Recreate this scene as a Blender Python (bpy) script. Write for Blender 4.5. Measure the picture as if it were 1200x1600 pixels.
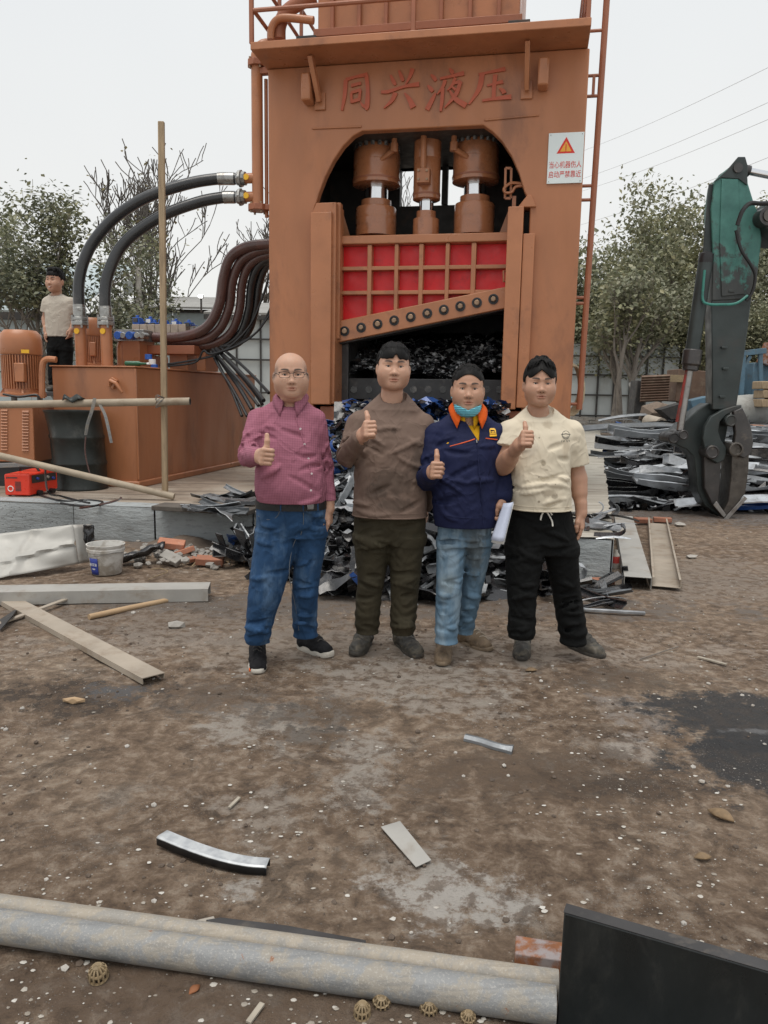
import bpy, math, random
import numpy as np
from mathutils import Vector, Matrix
for o in list(bpy.data.objects):
 bpy.data.objects.remove(o)
SC = bpy.context.scene
COL = SC.collection
RAD = math.radians
# ------------------------------------------------------------ camera
CF, CH = 1200.0, 1.48
cam_data = bpy.data.cameras.new('camera')
cam = bpy.data.objects.new('camera', cam_data)
COL.objects.link(cam)
cam_data.sensor_fit = 'VERTICAL'
cam_data.sensor_height = 36
cam_data.lens = 27
cam_data.clip_start = 0.05
cam_data.clip_end = 900
CROT = Matrix.Rotation(RAD(90 - 8.7), 3, 'X') @ Matrix.Rotation(RAD(1.0), 3, 'Z')
cam.matrix_world = Matrix.Translation((0, 0, CH)) @ CROT.to_4x4()
SC.camera = cam
# ------------------------------------------------------------ sky, sun, exposure
SUN_EL, SUN_AZ = 75, 205          # degrees; the sun stands high behind the camera, veiled by cloud
world = bpy.data.worlds.new('World')
SC.world = world
world.use_nodes = True
nt = world.node_tree
nt.nodes.clear()
wo = nt.nodes.new('ShaderNodeOutputWorld')
bg = nt.nodes.new('ShaderNodeBackground')
sky = nt.nodes.new('ShaderNodeTexSky')
sky.sky_type = 'NISHITA'
sky.sun_disc = False
sky.sun_elevation = RAD(SUN_EL)
sky.sun_rotation = RAD(SUN_AZ)
sky.dust_density = 4
sky.air_density = 1
sky.ozone_density = 1
veil = nt.nodes.new('ShaderNodeMix')
veil.data_type = 'RGBA'
veil.inputs[0].default_value = 0.90
tc = nt.nodes.new('ShaderNodeTexCoord')
cn = nt.nodes.new('ShaderNodeTexNoise')
cn.inputs['Scale'].default_value = 1.6
cn.inputs['Detail'].default_value = 3
cr = nt.nodes.new('ShaderNodeValToRGB')
cr.color_ramp.elements[0].position = 0.3
cr.color_ramp.elements[0].color = (7.35, 7.42, 7.45, 1)
cr.color_ramp.elements[1].position = 0.7
cr.color_ramp.elements[1].color = (8.05, 8.08, 7.95, 1)
nt.links.new(tc.outputs['Generated'], cn.inputs['Vector'])
nt.links.new(cn.outputs['Fac'], cr.inputs[0])
nt.links.new(sky.outputs[0], veil.inputs[6])
sx = nt.nodes.new('ShaderNodeSeparateXYZ')
nt.links.new(tc.outputs['Generated'], sx.inputs[0])
er = nt.nodes.new('ShaderNodeValToRGB')          # haze: warmer and a touch brighter towards the horizon
er.color_ramp.elements[0].position = 0.0
er.color_ramp.elements[0].color = (1.06, 1.04, 1.0, 1)
er.color_ramp.elements[1].position = 0.5
er.color_ramp.elements[1].color = (.96, .98, 1.0, 1)
hm = nt.nodes.new('ShaderNodeMix')
hm.data_type = 'RGBA'
hm.blend_type = 'MULTIPLY'
hm.inputs[0].default_value = 1
nt.links.new(sx.outputs[2], er.inputs[0])
nt.links.new(cr.outputs[0], hm.inputs[6])
nt.links.new(er.outputs[0], hm.inputs[7])
nt.links.new(hm.outputs[2], veil.inputs[7])
nt.links.new(veil.outputs[2], bg.inputs[0])
bg.inputs[1].default_value = 0.081
nt.links.new(bg.outputs[0], wo.inputs[0])
sl = bpy.data.lights.new('sun', 'SUN')
sl.energy = 1.5
sl.angle = RAD(40)
sl.color = (1.0, 0.95, 0.88)
sun = bpy.data.objects.new('sun', sl)
COL.objects.link(sun)
sd = Vector((math.sin(RAD(SUN_AZ)) * math.cos(RAD(SUN_EL)), math.cos(RAD(SUN_AZ)) * math.cos(RAD(SUN_EL)), math.sin(RAD(SUN_EL))))
sun.rotation_euler = sd.to_track_quat('Z', 'Y').to_euler()
sun.location = sd * 40
SC.view_settings.view_transform = 'Standard'
SC.view_settings.look = 'None'
SC.view_settings.gamma = 1
SC.view_settings.exposure = 0.54
SC.view_settings.use_curve_mapping = False
SC.render.engine = 'CYCLES'
SC.cycles.max_bounces = 6
SC.cycles.use_denoising = True
rnd = random.Random(7)
def U(a, b):
 return rnd.uniform(a, b)
# ------------------------------------------------------------ pixel of the photograph -> point of the place
def ray(u, v):
 return CROT @ Vector(((u - 600) / CF, (800 - v) / CF, -1))
def P(u, v, Y):
 d = ray(u, v)
 return Vector((0, 0, CH)) + d * (Y / d.y)
def G(u, v, z=0.0):
 d = ray(u, v)
 return Vector((0, 0, CH)) + d * ((z - CH) / d.z)
# ------------------------------------------------------------ materials
class NT:
 def __init__(s, name):
  s.m = bpy.data.materials.new(name)
  s.m.use_nodes = True
  s.t = s.m.node_tree
  s.t.nodes.clear()
  s.out = s.t.nodes.new('ShaderNodeOutputMaterial')
  s.b = s.t.nodes.new('ShaderNodeBsdfPrincipled')
  s.t.links.new(s.b.outputs[0], s.out.inputs[0])
 def new(s, k):
  return s.t.nodes.new(k)
 def put(s, v, sock):
  if isinstance(v, bpy.types.NodeSocket):
   s.t.links.new(v, sock)
  elif isinstance(v, (tuple, list)) and len(v) == 3 and sock.type == 'RGBA':
   sock.default_value = (*v, 1)
  else:
   sock.default_value = v
 def coord(s, kind='Object'):
  return s.new('ShaderNodeTexCoord').outputs[kind]
 def pos(s):
  return s.new('ShaderNodeNewGeometry').outputs['Position']
 def island(s):
  return s.new('ShaderNodeNewGeometry').outputs['Random Per Island']
 def orand(s):
  return s.new('ShaderNodeObjectInfo').outputs['Random']
 def attr(s, n):
  a = s.new('ShaderNodeAttribute')
  a.attribute_name = n
  return a.outputs['Fac']
 def mapping(s, vec, scale=(1, 1, 1), loc=(0, 0, 0), rot=(0, 0, 0)):
  n = s.new('ShaderNodeMapping')
  s.put(vec, n.inputs[0])
  n.inputs['Location'].default_value = loc
  n.inputs['Rotation'].default_value = rot
  n.inputs['Scale'].default_value = scale
  return n.outputs[0]
 def noise(s, vec, scale=5, detail=4, rough=.55, dist=0):
  n = s.new('ShaderNodeTexNoise')
  s.put(vec, n.inputs['Vector'])
  n.inputs['Scale'].default_value = scale
  n.inputs['Detail'].default_value = detail
  n.inputs['Roughness'].default_value = rough
  n.inputs['Distortion'].default_value = dist
  return n.outputs['Fac']
 def vor(s, vec, scale=5, feature='F1', out='Distance', rand=1):
  n = s.new('ShaderNodeTexVoronoi')
  n.feature = feature
  s.put(vec, n.inputs['Vector'])
  n.inputs['Scale'].default_value = scale
  n.inputs['Randomness'].default_value = rand
  return n.outputs[out]
 def wave(s, vec, scale, axis='X', dist=0, prof='SIN'):
  n = s.new('ShaderNodeTexWave')
  n.wave_profile = prof
  n.bands_direction = axis
  s.put(vec, n.inputs['Vector'])
  n.inputs['Scale'].default_value = scale
  n.inputs['Distortion'].default_value = dist
  return n.outputs['Fac']
 def ramp(s, fac, *stops):
  n = s.new('ShaderNodeValToRGB')
  s.put(fac, n.inputs[0])
  e = n.color_ramp.elements
  while len(e) < len(stops):
   e.new(0.5)
  for el, (p, c) in zip(e, stops):
   el.position = p
   el.color = (*c, 1) if isinstance(c, (tuple, list)) else (c, c, c, 1)
  return n.outputs[0]
 def step(s, fac, a, b, lo=0., hi=1.):
  n = s.new('ShaderNodeMapRange')
  n.interpolation_type = 'SMOOTHSTEP'
  s.put(fac, n.inputs[0])
  for i, v in enumerate((a, b, lo, hi)):
   n.inputs[i + 1].default_value = v
  return n.outputs[0]
 def mix(s, f, a, b, blend='MIX'):
  n = s.new('ShaderNodeMix')
  n.data_type = 'RGBA'
  n.blend_type = blend
  s.put(f, n.inputs[0])
  s.put(a, n.inputs[6])
  s.put(b, n.inputs[7])
  return n.outputs[2]
 def math(s, op, a, b=0., c=0.):
  n = s.new('ShaderNodeMath')
  n.operation = op
  s.put(a, n.inputs[0])
  s.put(b, n.inputs[1])
  s.put(c, n.inputs[2])
  return n.outputs[0]
 def sep(s, vec):
  n = s.new('ShaderNodeSeparateXYZ')
  s.put(vec, n.inputs[0])
  return n.outputs
 def bump(s, h, strength=.3, dist=.01, nrm=None):
  n = s.new('ShaderNodeBump')
  s.put(h, n.inputs['Height'])
  n.inputs['Strength'].default_value = strength
  n.inputs['Distance'].default_value = dist
  if nrm is not None:
   s.put(nrm, n.inputs['Normal'])
  return n.outputs[0]
 def set(s, color=None, rough=None, metal=None, normal=None, **kw):
  if color is not None: s.put(color, s.b.inputs['Base Color'])
  if rough is not None: s.put(rough, s.b.inputs['Roughness'])
  if metal is not None: s.put(metal, s.b.inputs['Metallic'])
  if normal is not None: s.put(normal, s.b.inputs['Normal'])
  for k, v in kw.items():
   s.put(v, s.b.inputs[k.replace('_', ' ')])
  return s.m
def mk(name, c, rough=.6, metal=0., var=.25, scale=6, dirt=None, dscale=3, dlo=.52, dhi=.7, damt=.8, bump=.15, bscale=80, bdist=.004,
       stretch=(1, 1, 1), coat=0., rvar=.12, shift=0.):
 """general surface: base colour that wanders, dirt or wear in patches, fine relief"""
 n = NT(name)
 co = n.coord()
 sv = n.mapping(co, stretch)
 a = n.noise(sv, scale, 5, .6)
 dark = tuple(x * (1 - var) for x in c)
 lite = tuple(min(1, x * (1 + var)) for x in c)
 col = n.ramp(a, (.28, dark), (.5, c), (.74, lite))
 if dirt is not None:
  d = n.noise(n.mapping(co, stretch, (3.1, 1.7, 9)), dscale, 7, .68, .3)
  col = n.mix(n.math('MULTIPLY', n.step(d, dlo, dhi), damt), col, dirt)
 if shift:
  r = n.orand()
  col = n.mix(1., col, n.ramp(r, (0., 1 - shift), (1., 1 + shift)), 'MULTIPLY')
 f = n.noise(sv, bscale, 3, .6)
 rr = n.ramp(n.noise(sv, scale * 2.3, 4), (.3, max(0, rough - rvar)), (.7, min(1, rough + rvar)))
 m = n.set(col, rr, metal, n.bump(f, bump, bdist))
 if coat:
  n.b.inputs['Coat Weight'].default_value = coat
  n.b.inputs['Coat Roughness'].default_value = .15
 return m
# ------------------------------------------------------------ mesh builder
ROOTS = {}
class B:
 def __init__(s):
  s.V, s.F = [], []
 def add(s, V, Fc):
  o = len(s.V)
  s.V += [tuple(v) for v in V]
  s.F += [tuple(i + o for i in f) for f in Fc]
  return s
 def box(s, c, d, R=None):
  c = Vector(c)
  h = Vector(d) / 2
  vs = []
  for x in (-1, 1):
   for y in (-1, 1):
    for z in (-1, 1):
     q = Vector((x * h.x, y * h.y, z * h.z))
     vs.append(c + (R @ q if R else q))
  return s.add(vs, [(0, 1, 3, 2), (4, 6, 7, 5), (0, 4, 5, 1), (2, 3, 7, 6), (0, 2, 6, 4), (1, 5, 7, 3)])
 def bb(s, x0, x1, y0, y1, z0, z1):
  return s.box(((x0 + x1) / 2, (y0 + y1) / 2, (z0 + z1) / 2), (abs(x1 - x0), abs(y1 - y0), abs(z1 - z0)))
 def beam(s, a, b, w, h, up=(0, 0, 1)):
  a, b = Vector(a), Vector(b)
  y = (b - a).normalized()
  x = y.cross(Vector(up))
  if x.length < 1e-4: x = y.cross(Vector((1, 0, 0)))
  x.normalize()
  z = x.cross(y)
  return s.box((a + b) / 2, (w, (b - a).length, h), Matrix((x, y, z)).transposed())
 def tube(s, pts, r, n=8, cap=True, flat=None):
  pts = [Vector(p) for p in pts]
  m = len(pts)
  rs = r if isinstance(r, (list, tuple)) else [r] * m
  vs, fs = [], []
  t0 = (pts[1] - pts[0]).normalized()
  nx = t0.orthogonal().normalized()
  for i, p in enumerate(pts):
   t = (pts[min(i + 1, m - 1)] - pts[max(i - 1, 0)])
   t = t.normalized() if t.length > 1e-9 else t0
   nx = (nx - t * nx.dot(t))
   nx = nx.normalized() if nx.length > 1e-6 else t.orthogonal().normalized()
   ny = t.cross(nx)
   for k in range(n):
    a = 2 * math.pi * k / n
    vs.append(p + (nx * math.cos(a) + ny * math.sin(a) * (flat or 1)) * rs[i])
  for i in range(m - 1):
   for k in range(n):
    fs.append((i * n + k, i * n + (k + 1) % n, (i + 1) * n + (k + 1) % n, (i + 1) * n + k))
  if cap:
   fs.append(tuple(range(n - 1, -1, -1)))
   fs.append(tuple((m - 1) * n + k for k in range(n)))
  return s.add(vs, fs)
 def cyl(s, a, b, r, r2=None, n=20):
  return s.tube([a, b], [r, r if r2 is None else r2], n)
 def lathe(s, prof, o=(0, 0, 0), ax=(0, 0, 1), n=24, cap=True):
  o = Vector(o)
  z = Vector(ax).normalized()
  x = z.orthogonal().normalized()
  y = z.cross(x)
  vs, fs = [], []
  for r, h in prof:
   for k in range(n):
    a = 2 * math.pi * k / n
    vs.append(o + z * h + (x * math.cos(a) + y * math.sin(a)) * r)
  m = len(prof)
  for i in range(m - 1):
   for k in range(n):
    fs.append((i * n + k, i * n + (k + 1) % n, (i + 1) * n + (k + 1) % n, (i + 1) * n + k))
  if cap:
   fs.append(tuple(range(n - 1, -1, -1)))
   fs.append(tuple((m - 1) * n + k for k in range(n)))
  return s.add(vs, fs)
 def prism(s, poly, a, b, f=None):
  """polygon in (x, z) pulled from depth y=a to y=b; f maps (x, y, z) on"""
  area = sum(poly[i][0] * poly[(i + 1) % len(poly)][1] - poly[(i + 1) % len(poly)][0] * poly[i][1] for i in range(len(poly)))
  if area < 0: poly = poly[::-1]
  f = f or (lambda x, y, z: (x, y, z))
  n = len(poly)
  vs = [f(x, a, z) for x, z in poly] + [f(x, b, z) for x, z in poly]
  fs = [tuple(range(n)), tuple(range(2 * n - 1, n - 1, -1))]
  fs += [(i, i + n, (i + 1) % n + n, (i + 1) % n) for i in range(n)]
  return s.add(vs, fs)
 def grid(s, fn, nu, nv, thick=None):
  vs = [fn(i / nu, j / nv) for j in range(nv + 1) for i in range(nu + 1)]
  fs = [(j * (nu + 1) + i, j * (nu + 1) + i + 1, (j + 1) * (nu + 1) + i + 1, (j + 1) * (nu + 1) + i) for j in range(nv) for i in range(nu)]
  return s.add(vs, fs)
 def rock(s, c, r, sq=(1, 1, 1), seed=0, R=None):
  rr = random.Random(seed)
  t = (1 + 5 ** .5) / 2
  vs = [(-1, t, 0), (1, t, 0), (-1, -t, 0), (1, -t, 0), (0, -1, t), (0, 1, t), (0, -1, -t), (0, 1, -t), (t, 0, -1), (t, 0, 1), (-t, 0, -1), (-t, 0, 1)]
  fs = [(0, 11, 5), (0, 5, 1), (0, 1, 7), (0, 7, 10), (0, 10, 11), (1, 5, 9), (5, 11, 4), (11, 10, 2), (10, 7, 6), (7, 1, 8), (3, 9, 4), (3, 4, 2), (3, 2, 6), (3, 6, 8), (3, 8, 9), (4, 9, 5), (2, 4, 11), (6, 2, 10), (8, 6, 7), (9, 8, 1)]
  vs = [Vector(v).normalized() * r * rr.uniform(.7, 1.15) for v in vs]
  vs = [Vector((v.x * sq[0], v.y * sq[1], v.z * sq[2])) for v in vs]
  if R: vs = [R @ v for v in vs]
  return s.add([Vector(c) + v for v in vs], fs)
 def build(s, name, mat, root=None, local=False, org=None, bevel=0, sharp=35, solid=0, seg=2):
  me = bpy.data.meshes.new(name)
  V = [Vector(v) for v in s.V]
  if root is not None and not local:
   inv = ROOTS[root.name].inverted()
   V = [inv @ v for v in V]
  elif org is not None:
   org = Vector(org)
   V = [v - org for v in V]
  me.from_pydata([tuple(v) for v in V], [], s.F)
  me.update()
  if sharp is not None:
   me.polygons.foreach_set('use_smooth', [True] * len(me.polygons))
   me.set_sharp_from_angle(angle=RAD(sharp))
  me.materials.append(mat)
  o = bpy.data.objects.new(name, me)
  COL.objects.link(o)
  if root is not None: o.parent = root
  elif org is not None: o.location = org
  if solid:
   md = o.modifiers.new('solid', 'SOLIDIFY')
   md.thickness = solid
   md.offset = 0
  if bevel:
   md = o.modifiers.new('bevel', 'BEVEL')
   md.width = bevel
   md.segments = seg
   md.limit_method = 'ANGLE'
   md.angle_limit = RAD(40)
  return o
def tag(o, label=None, cat=None, group=None, kind=None):
 if label: o['label'] = label
 if cat: o['category'] = cat
 if group: o['group'] = group
 if kind: o['kind'] = kind
 return o
def thing(name, label, cat, loc=(0, 0, 0), rotz=0., group=None):
 o = bpy.data.objects.new(name, None)
 COL.objects.link(o)
 o.empty_display_size = .1
 o.location = loc
 o.rotation_euler = (0, 0, rotz)
 ROOTS[o.name] = Matrix.Translation(Vector(loc)) @ Matrix.Rotation(rotz, 4, 'Z')
 return tag(o, label, cat, group)
def child_root(o, root):
 """lets a mesh part carry sub-parts"""
 ROOTS[o.name] = ROOTS[root.name]
 return o
def copy_thing(root, loc, rotz, label=None, group=None, scale=None):
 r = root.copy()
 COL.objects.link(r)
 r.location = loc
 r.rotation_euler = (0, 0, rotz) if not isinstance(rotz, (tuple, list)) else rotz
 if scale: r.scale = scale if isinstance(scale, (tuple, list)) else (scale,) * 3
 if label: r['label'] = label
 if group: r['group'] = group
 for ch in list(root.children):
  c = ch.copy()
  COL.objects.link(c)
  c.parent = r
  for g in list(ch.children):
   d = g.copy()
   COL.objects.link(d)
   d.parent = c
 return r
def bez(p0, p1, p2, p3, n=20):
 p0, p1, p2, p3 = map(Vector, (p0, p1, p2, p3))
 return [(p0 * (1 - t) ** 3 + p1 * 3 * t * (1 - t) ** 2 + p2 * 3 * t * t * (1 - t) + p3 * t ** 3) for t in (i / n for i in range(n + 1))]
def spline(pts, n=8):
 pts = [Vector(p) for p in pts]
 out = []
 for i in range(len(pts) - 1):
  a, b, c, d = pts[max(i - 1, 0)], pts[i], pts[i + 1], pts[min(i + 2, len(pts) - 1)]
  for k in range(n):
   t = k / n
   out.append(.5 * ((2 * b) + (c - a) * t + (2 * a - 5 * b + 4 * c - d) * t * t + (3 * b - a - 3 * c + d) * t ** 3))
 return out + [pts[-1]]
# ------------------------------------------------------------ the materials of the place
M = {}
M['orange'] = mk('orange_paint', (.385, .155, .070), .42, 0, .16, 1.6, (.15, .068, .042), 1.9, .51, .70, .50, .14, 25, .004, (1, 1, .35), rvar=.16)
M['orange_flat'] = mk('orange_paint_plain', (.395, .160, .073), .36, 0, .14, 2.4, (.19, .08, .045), 3.0, .52, .7, .5, .08, 40, .003)
M['brown_paint'] = mk('brown_primer_paint', (.30, .105, .052), .5, 0, .14, 3, (.16, .07, .045), 2, .55, .75, .5, .1, 40, .003)
M['letter'] = mk('red_brown_letter_paint', (.42, .085, .035), .45, 0, .1, 5, None, bump=.08)
M['orange_gloss'] = mk('oiled_orange_paint', (.39, .155, .070), .30, 0, .14, 3, (.16, .07, .04), 4, .52, .7, .5, .06, 40, .002, coat=.6)
M['glint'] = mk('glint_bright_metal', (.72, .73, .74), .35, .35, .2, 20)  # torn metal, coloured extra pale to paint glints in the dark mouth
M['red'] = mk('red_paint', (.74, .008, .012), .40, 0, .15, 4, (.20, .012, .012), 5, .55, .75, .5, .08, 50)
M['redbox'] = mk('red_welder_shell', (.72, .045, .02), .35, 0, .08, 8, (.25, .05, .03), 9, .6, .75, .4, .05, 90)
M['chrome'] = mk('chrome_rod', (.75, .76, .78), .12, 1., .05, 4, None, bump=0, rvar=.04)
M['steel'] = mk('bare_steel', (.32, .31, .30), .42, .85, .2, 6, (.09, .06, .045), 5, .5, .7, .7, .1, 60)
M['steel_dark'] = mk('dark_worn_steel', (.075, .072, .072), .42, .6, .25, 5, (.16, .14, .12), 8, .55, .68, .6, .15, 60)
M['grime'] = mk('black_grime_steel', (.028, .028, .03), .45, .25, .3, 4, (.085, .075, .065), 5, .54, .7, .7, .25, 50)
M['excav'] = mk('worn_excavator_steel', (.034, .044, .044), .5, .2, .35, 2.5, (.055, .05, .046), 3, .5, .72, .7, .2, 50)
M['wear'] = mk('wear_steel', (.11, .10, .09), .4, .7, .3, 7, (.035, .03, .028), 6, .5, .7, .7, .2, 70)
M['bolt'] = mk('bolt_steel', (.30, .20, .13), .4, .6, .2, 20, None, bump=.05)
M['black_rubber'] = mk('black_hose_rubber', (.022, .023, .025), .35, 0, .25, 4, (.09, .085, .08), 6, .55, .75, .4, .08, 90, coat=.25)
M['brown_hose'] = mk('brown_painted_hose', (.085, .040, .034), .32, 0, .2, 5, (.16, .06, .045), 3, .5, .7, .6, .06, 60, coat=.3)
M['cable'] = mk('black_cable', (.012, .012, .013), .42, 0, .2, 8, None, bump=.05)
M['fitting'] = mk('zinc_fitting', (.33, .33, .32), .33, .8, .2, 18, (.12, .10, .08), 15, .5, .7, .6, .1, 90)
M['yellow'] = mk('yellow_mark', (.75, .42, .02), .5, 0, .08, 9, None, bump=.04)
M['bluevalve'] = mk('blue_valve_coil', (.02, .10, .42), .35, 0, .2, 20, None, bump=.05)
M['valvebody'] = mk('valve_block', (.40, .33, .27), .45, .2, .15, 20, None, bump=.08)
M['wood'] = mk('weathered_pole_wood', (.34, .25, .155), .75, 0, .25, 5, (.17, .12, .075), 5, .5, .7, .7, .3, 30, .004, (8, 8, .6))
M['pipewood'] = mk('dusty_tan_pipe', (.35, .29, .215), .7, 0, .2, 4, (.20, .14, .09), 5, .5, .7, .7, .15, 60)
M['drum'] = mk('dark_green_black_drum', (.014, .018, .016), .45, .1, .35, 3, (.075, .075, .068), 4, .54, .74, .6, .15, 30)
def make_pipe(name, base, alt):
 n = NT(name)
 co = n.coord()
 a = n.noise(co, 13, 8, .7, .4)
 col = n.mix(n.step(a, .45, .58), base, alt)
 st = n.noise(n.mapping(co, (2.5, 22, 22)), 2.2, 6, .65)
 col = n.mix(n.step(st, .50, .62, 0, .45), col, tuple(x * .62 for x in base))
 sp = n.noise(n.mapping(co, loc=(4, 2, 0)), 24, 5, .65)
 col = n.mix(n.step(sp, .66, .70, 0, .85), col, (.24, .10, .045))
 fl = n.noise(co, 160, 4, .7)
 col = n.mix(n.step(fl, .52, .66, 0, .35), col, (.50, .48, .44))
 return n.set(col, n.ramp(a, (.3, .5), (.7, .8)), .1, n.bump(n.math('ADD', fl, a), .4, .003))
M['galv'] = make_pipe('galvanised_pipe', (.225, .23, .232), (.285, .262, .225))
M['pipe_tan'] = make_pipe('dusty_tan_pipe', (.33, .29, .235), (.275, .26, .235))
M['sheet'] = mk('dull_sheet_metal', (.42, .41, .38), .55, .08, .12, 3, (.30, .26, .21), 3, .55, .75, .6, .08, 20)
M['channel'] = mk('dusty_steel_channel', (.37, .36, .335), .6, .2, .14, 3, (.24, .19, .14), 3.5, .48, .7, .75, .15, 50)
M['channel_tan'] = mk('dusty_tan_channel', (.36, .31, .25), .62, .15, .18, 3, (.22, .16, .11), 4, .48, .7, .7, .15, 50)
M['blackplate'] = mk('black_steel_plate', (.013, .0155, .016), .36, .2, .35, 4, (.055, .055, .05), 9, .50, .72, .45, .15, 60, .002, (1, 1, .5), rvar=.15)
M['plastic_white'] = mk('dirty_white_plastic', (.62, .61, .58), .5, 0, .08, 6, (.30, .26, .21), 6, .42, .62, .85, .08, 50)
M['label_blue'] = mk('blue_label', (.035, .06, .32), .5, 0, .1, 10, (.2, .2, .25), 25, .6, .75, .5, .03)
M['label_white'] = mk('white_print', (.75, .76, .75), .5, 0, .05, 10, None, bump=0)
M['brick'] = mk('fired_brick', (.36, .155, .095), .85, 0, .18, 14, (.35, .30, .26), 9, .52, .7, .7, .4, 60, .004, shift=.2)
M['concrete_bit'] = mk('broken_concrete', (.36, .34, .31), .9, 0, .18, 10, (.22, .18, .14), 9, .5, .7, .7, .5, 50, .006, shift=.2)
M['earth_bit'] = mk('clod', (.13, .098, .075), .95, 0, .25, 20, None, bump=.4, shift=.3)
_n = NT('pale_chip')
_n.set(_n.ramp(_n.island(), (0., (.22, .19, .155)), (.4, (.36, .33, .285)), (1., (.52, .50, .46))), .85)
M['chip'] = _n.m
M['sign'] = mk('white_sign_plate', (.68, .74, .74), .4, 0, .04, 3, None, bump=.02)
M['sign_red'] = mk('red_print', (.62, .03, .015), .5, 0, .05, 9, None, bump=0)
M['sign_yellow'] = mk('amber_print', (.72, .35, .04), .5, 0, .05, 9, None, bump=0)
M['bark'] = mk('bark', (.19, .165, .14), .9, 0, .3, 8, (.10, .085, .07), 9, .5, .65, .8, .6, 30, .01, (1, 1, .35))
M['bark_dark'] = mk('dark_bark', (.095, .082, .07), .9, 0, .3, 8, None, bump=.5, bscale=30, bdist=.01)
M['splinter'] = mk('weathered_splinter', (.33, .295, .24), .85, 0, .25, 25)
M['husk'] = mk('brown_husk', (.20, .135, .075), .8, 0, .35, 30)
M['rope'] = mk('pale_rope', (.45, .38, .26), .85, 0, .2, 60, None, bump=.3)
M['rust'] = mk('rusty_steel', (.24, .095, .04), .75, .2, .35, 12, (.30, .29, .30), 6, .48, .6, .8, .3, 60)
M['teal_line'] = mk('teal_line_paint', (.035, .20, .165), .45, 0, .15, 12, (.03, .04, .04), 9, .55, .7, .6)
M['blue_junk'] = mk('faded_blue_paint', (.075, .145, .20), .6, 0, .2, 4, (.10, .11, .11), 5, .5, .7, .7)
M['brown_junk'] = mk('rust_brown_sheet', (.13, .08, .055), .75, .1, .25, 3, (.22, .17, .12), 4, .52, .7, .6, .2, 30)
M['dark_junk'] = mk('dark_scrap_sheet', (.035, .033, .032), .6, .2, .35, 4, (.10, .085, .07), 5, .5, .7, .7, .2, 30)
M['pale_junk'] = mk('pale_grey_shell', (.30, .30, .28), .65, 0, .2, 3, (.16, .14, .12), 4, .5, .7, .7, .15, 30)
M['cardboard'] = mk('tan_board', (.42, .29, .17), .8, 0, .12, 6, None, bump=.1)
M['pvc_red'] = mk('red_wrapper', (.5, .06, .05), .5, 0, .1, 10, None)
M['straw'] = mk('dry_tan_plastic', (.27, .20, .115), .7, 0, .35, 30, (.2, .15, .09), 20, .5, .7, .6, .1)
M['asphalt_roof'] = mk('grey_roof_sheet', (.30, .295, .28), .75, .05, .1, 2, (.20, .19, .17), 1.5, .5, .7, .6, .1, 20)
M['frame_dark'] = mk('dark_steel_and_shade', (.05, .047, .045), .6, .2, .25, 5, (.11, .075, .055), 4, .5, .7, .6)  # dark steel of the sheds; inside the press arch its tone paints shade
M['sheet_blue'] = mk('pale_blue_cladding', (.43, .50, .52), .55, .05, .08, 1.2, (.30, .33, .33), 1.2, .48, .72, .6, .06, 8, .01, (1, 1, .4))
M['sheet_grey'] = mk('pale_grey_cladding', (.46, .49, .485), .55, .05, .08, 1.2, (.32, .33, .31), 1.5, .5, .72, .6, .06, 8, .01, (1, 1, .4), shift=.08)
M['paper'] = mk('blue_white_paper', (.60, .66, .82), .5, 0, .05, 5, None, bump=.02)
M['wire'] = mk('haze_grey_wire', (.45, .46, .48), .6, .1, .05, 1, None, bump=0)  # pale grey stands in for haze fading the distant lines
def scrap_mat(name, c, rough, metal, coat=0.):
 return mk(name, c, rough, metal, .35, 9, (.16, .145, .13), 6, .52, .72, .55, .2, 40, .004, rvar=.15, coat=coat, shift=.35)
M['scrap_black'] = scrap_mat('black_scrap', (.014, .014, .016), .28, .1, .5)
M['scrap_grey'] = scrap_mat('grey_scrap', (.17, .18, .19), .38, .55)
M['scrap_pale'] = scrap_mat('pale_scrap', (.42, .44, .46), .4, .5)
M['scrap_blue'] = scrap_mat('blue_scrap', (.022, .075, .26), .35, .15, .3)
M['scrap_tan'] = scrap_mat('tan_scrap', (.33, .22, .13), .6, 0)
def make_concrete():
 n = NT('grey_cast_concrete')
 co = n.pos()
 a = n.noise(co, 1.3, 6, .6)
 b = n.noise(n.mapping(co, (1, 1, 4)), 7, 6, .65)
 col = n.ramp(a, (.3, (.26, .28, .285)), (.55, (.36, .385, .39)), (.75, (.42, .43, .42)))
 col = n.mix(n.math('MULTIPLY', n.step(b, .52, .7), .6), col, (.20, .20, .19))
 pits = n.vor(co, 34, 'F1')
 pm = n.math('MULTIPLY', n.step(pits, .26, .12), n.step(n.noise(co, 1.9, 3), .50, .60))
 col = n.mix(n.math('MULTIPLY', pm, .5), col, (.15, .15, .15))
 h = n.math('SUBTRACT', n.math('ADD', n.noise(co, 40, 5, .7), n.math('MULTIPLY', b, 2.)), n.math('MULTIPLY', pm, 2.))
 return n.set(col, .9, 0, n.bump(h, .7, .012))
M['concrete'] = make_concrete()
def make_slabtop():
 n = NT('dusty_slab_top')
 co = n.pos()
 a = n.noise(co, .9, 6, .62, .4)
 col = n.ramp(a, (.3, (.12, .088, .064)), (.45, (.27, .215, .165)), (.62, (.36, .315, .26)), (.8, (.42, .385, .33)))
 b = n.noise(n.mapping(co, (.5, 3, 1)), 2.4, 6, .6)
 col = n.mix(n.math('MULTIPLY', n.step(b, .50, .66), .7), col, (.115, .085, .065))
 h = n.noise(co, 22, 6, .7)
 return n.set(col, .88, 0, n.bump(h, .5, .015))
M['slabtop'] = make_slabtop()
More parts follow.
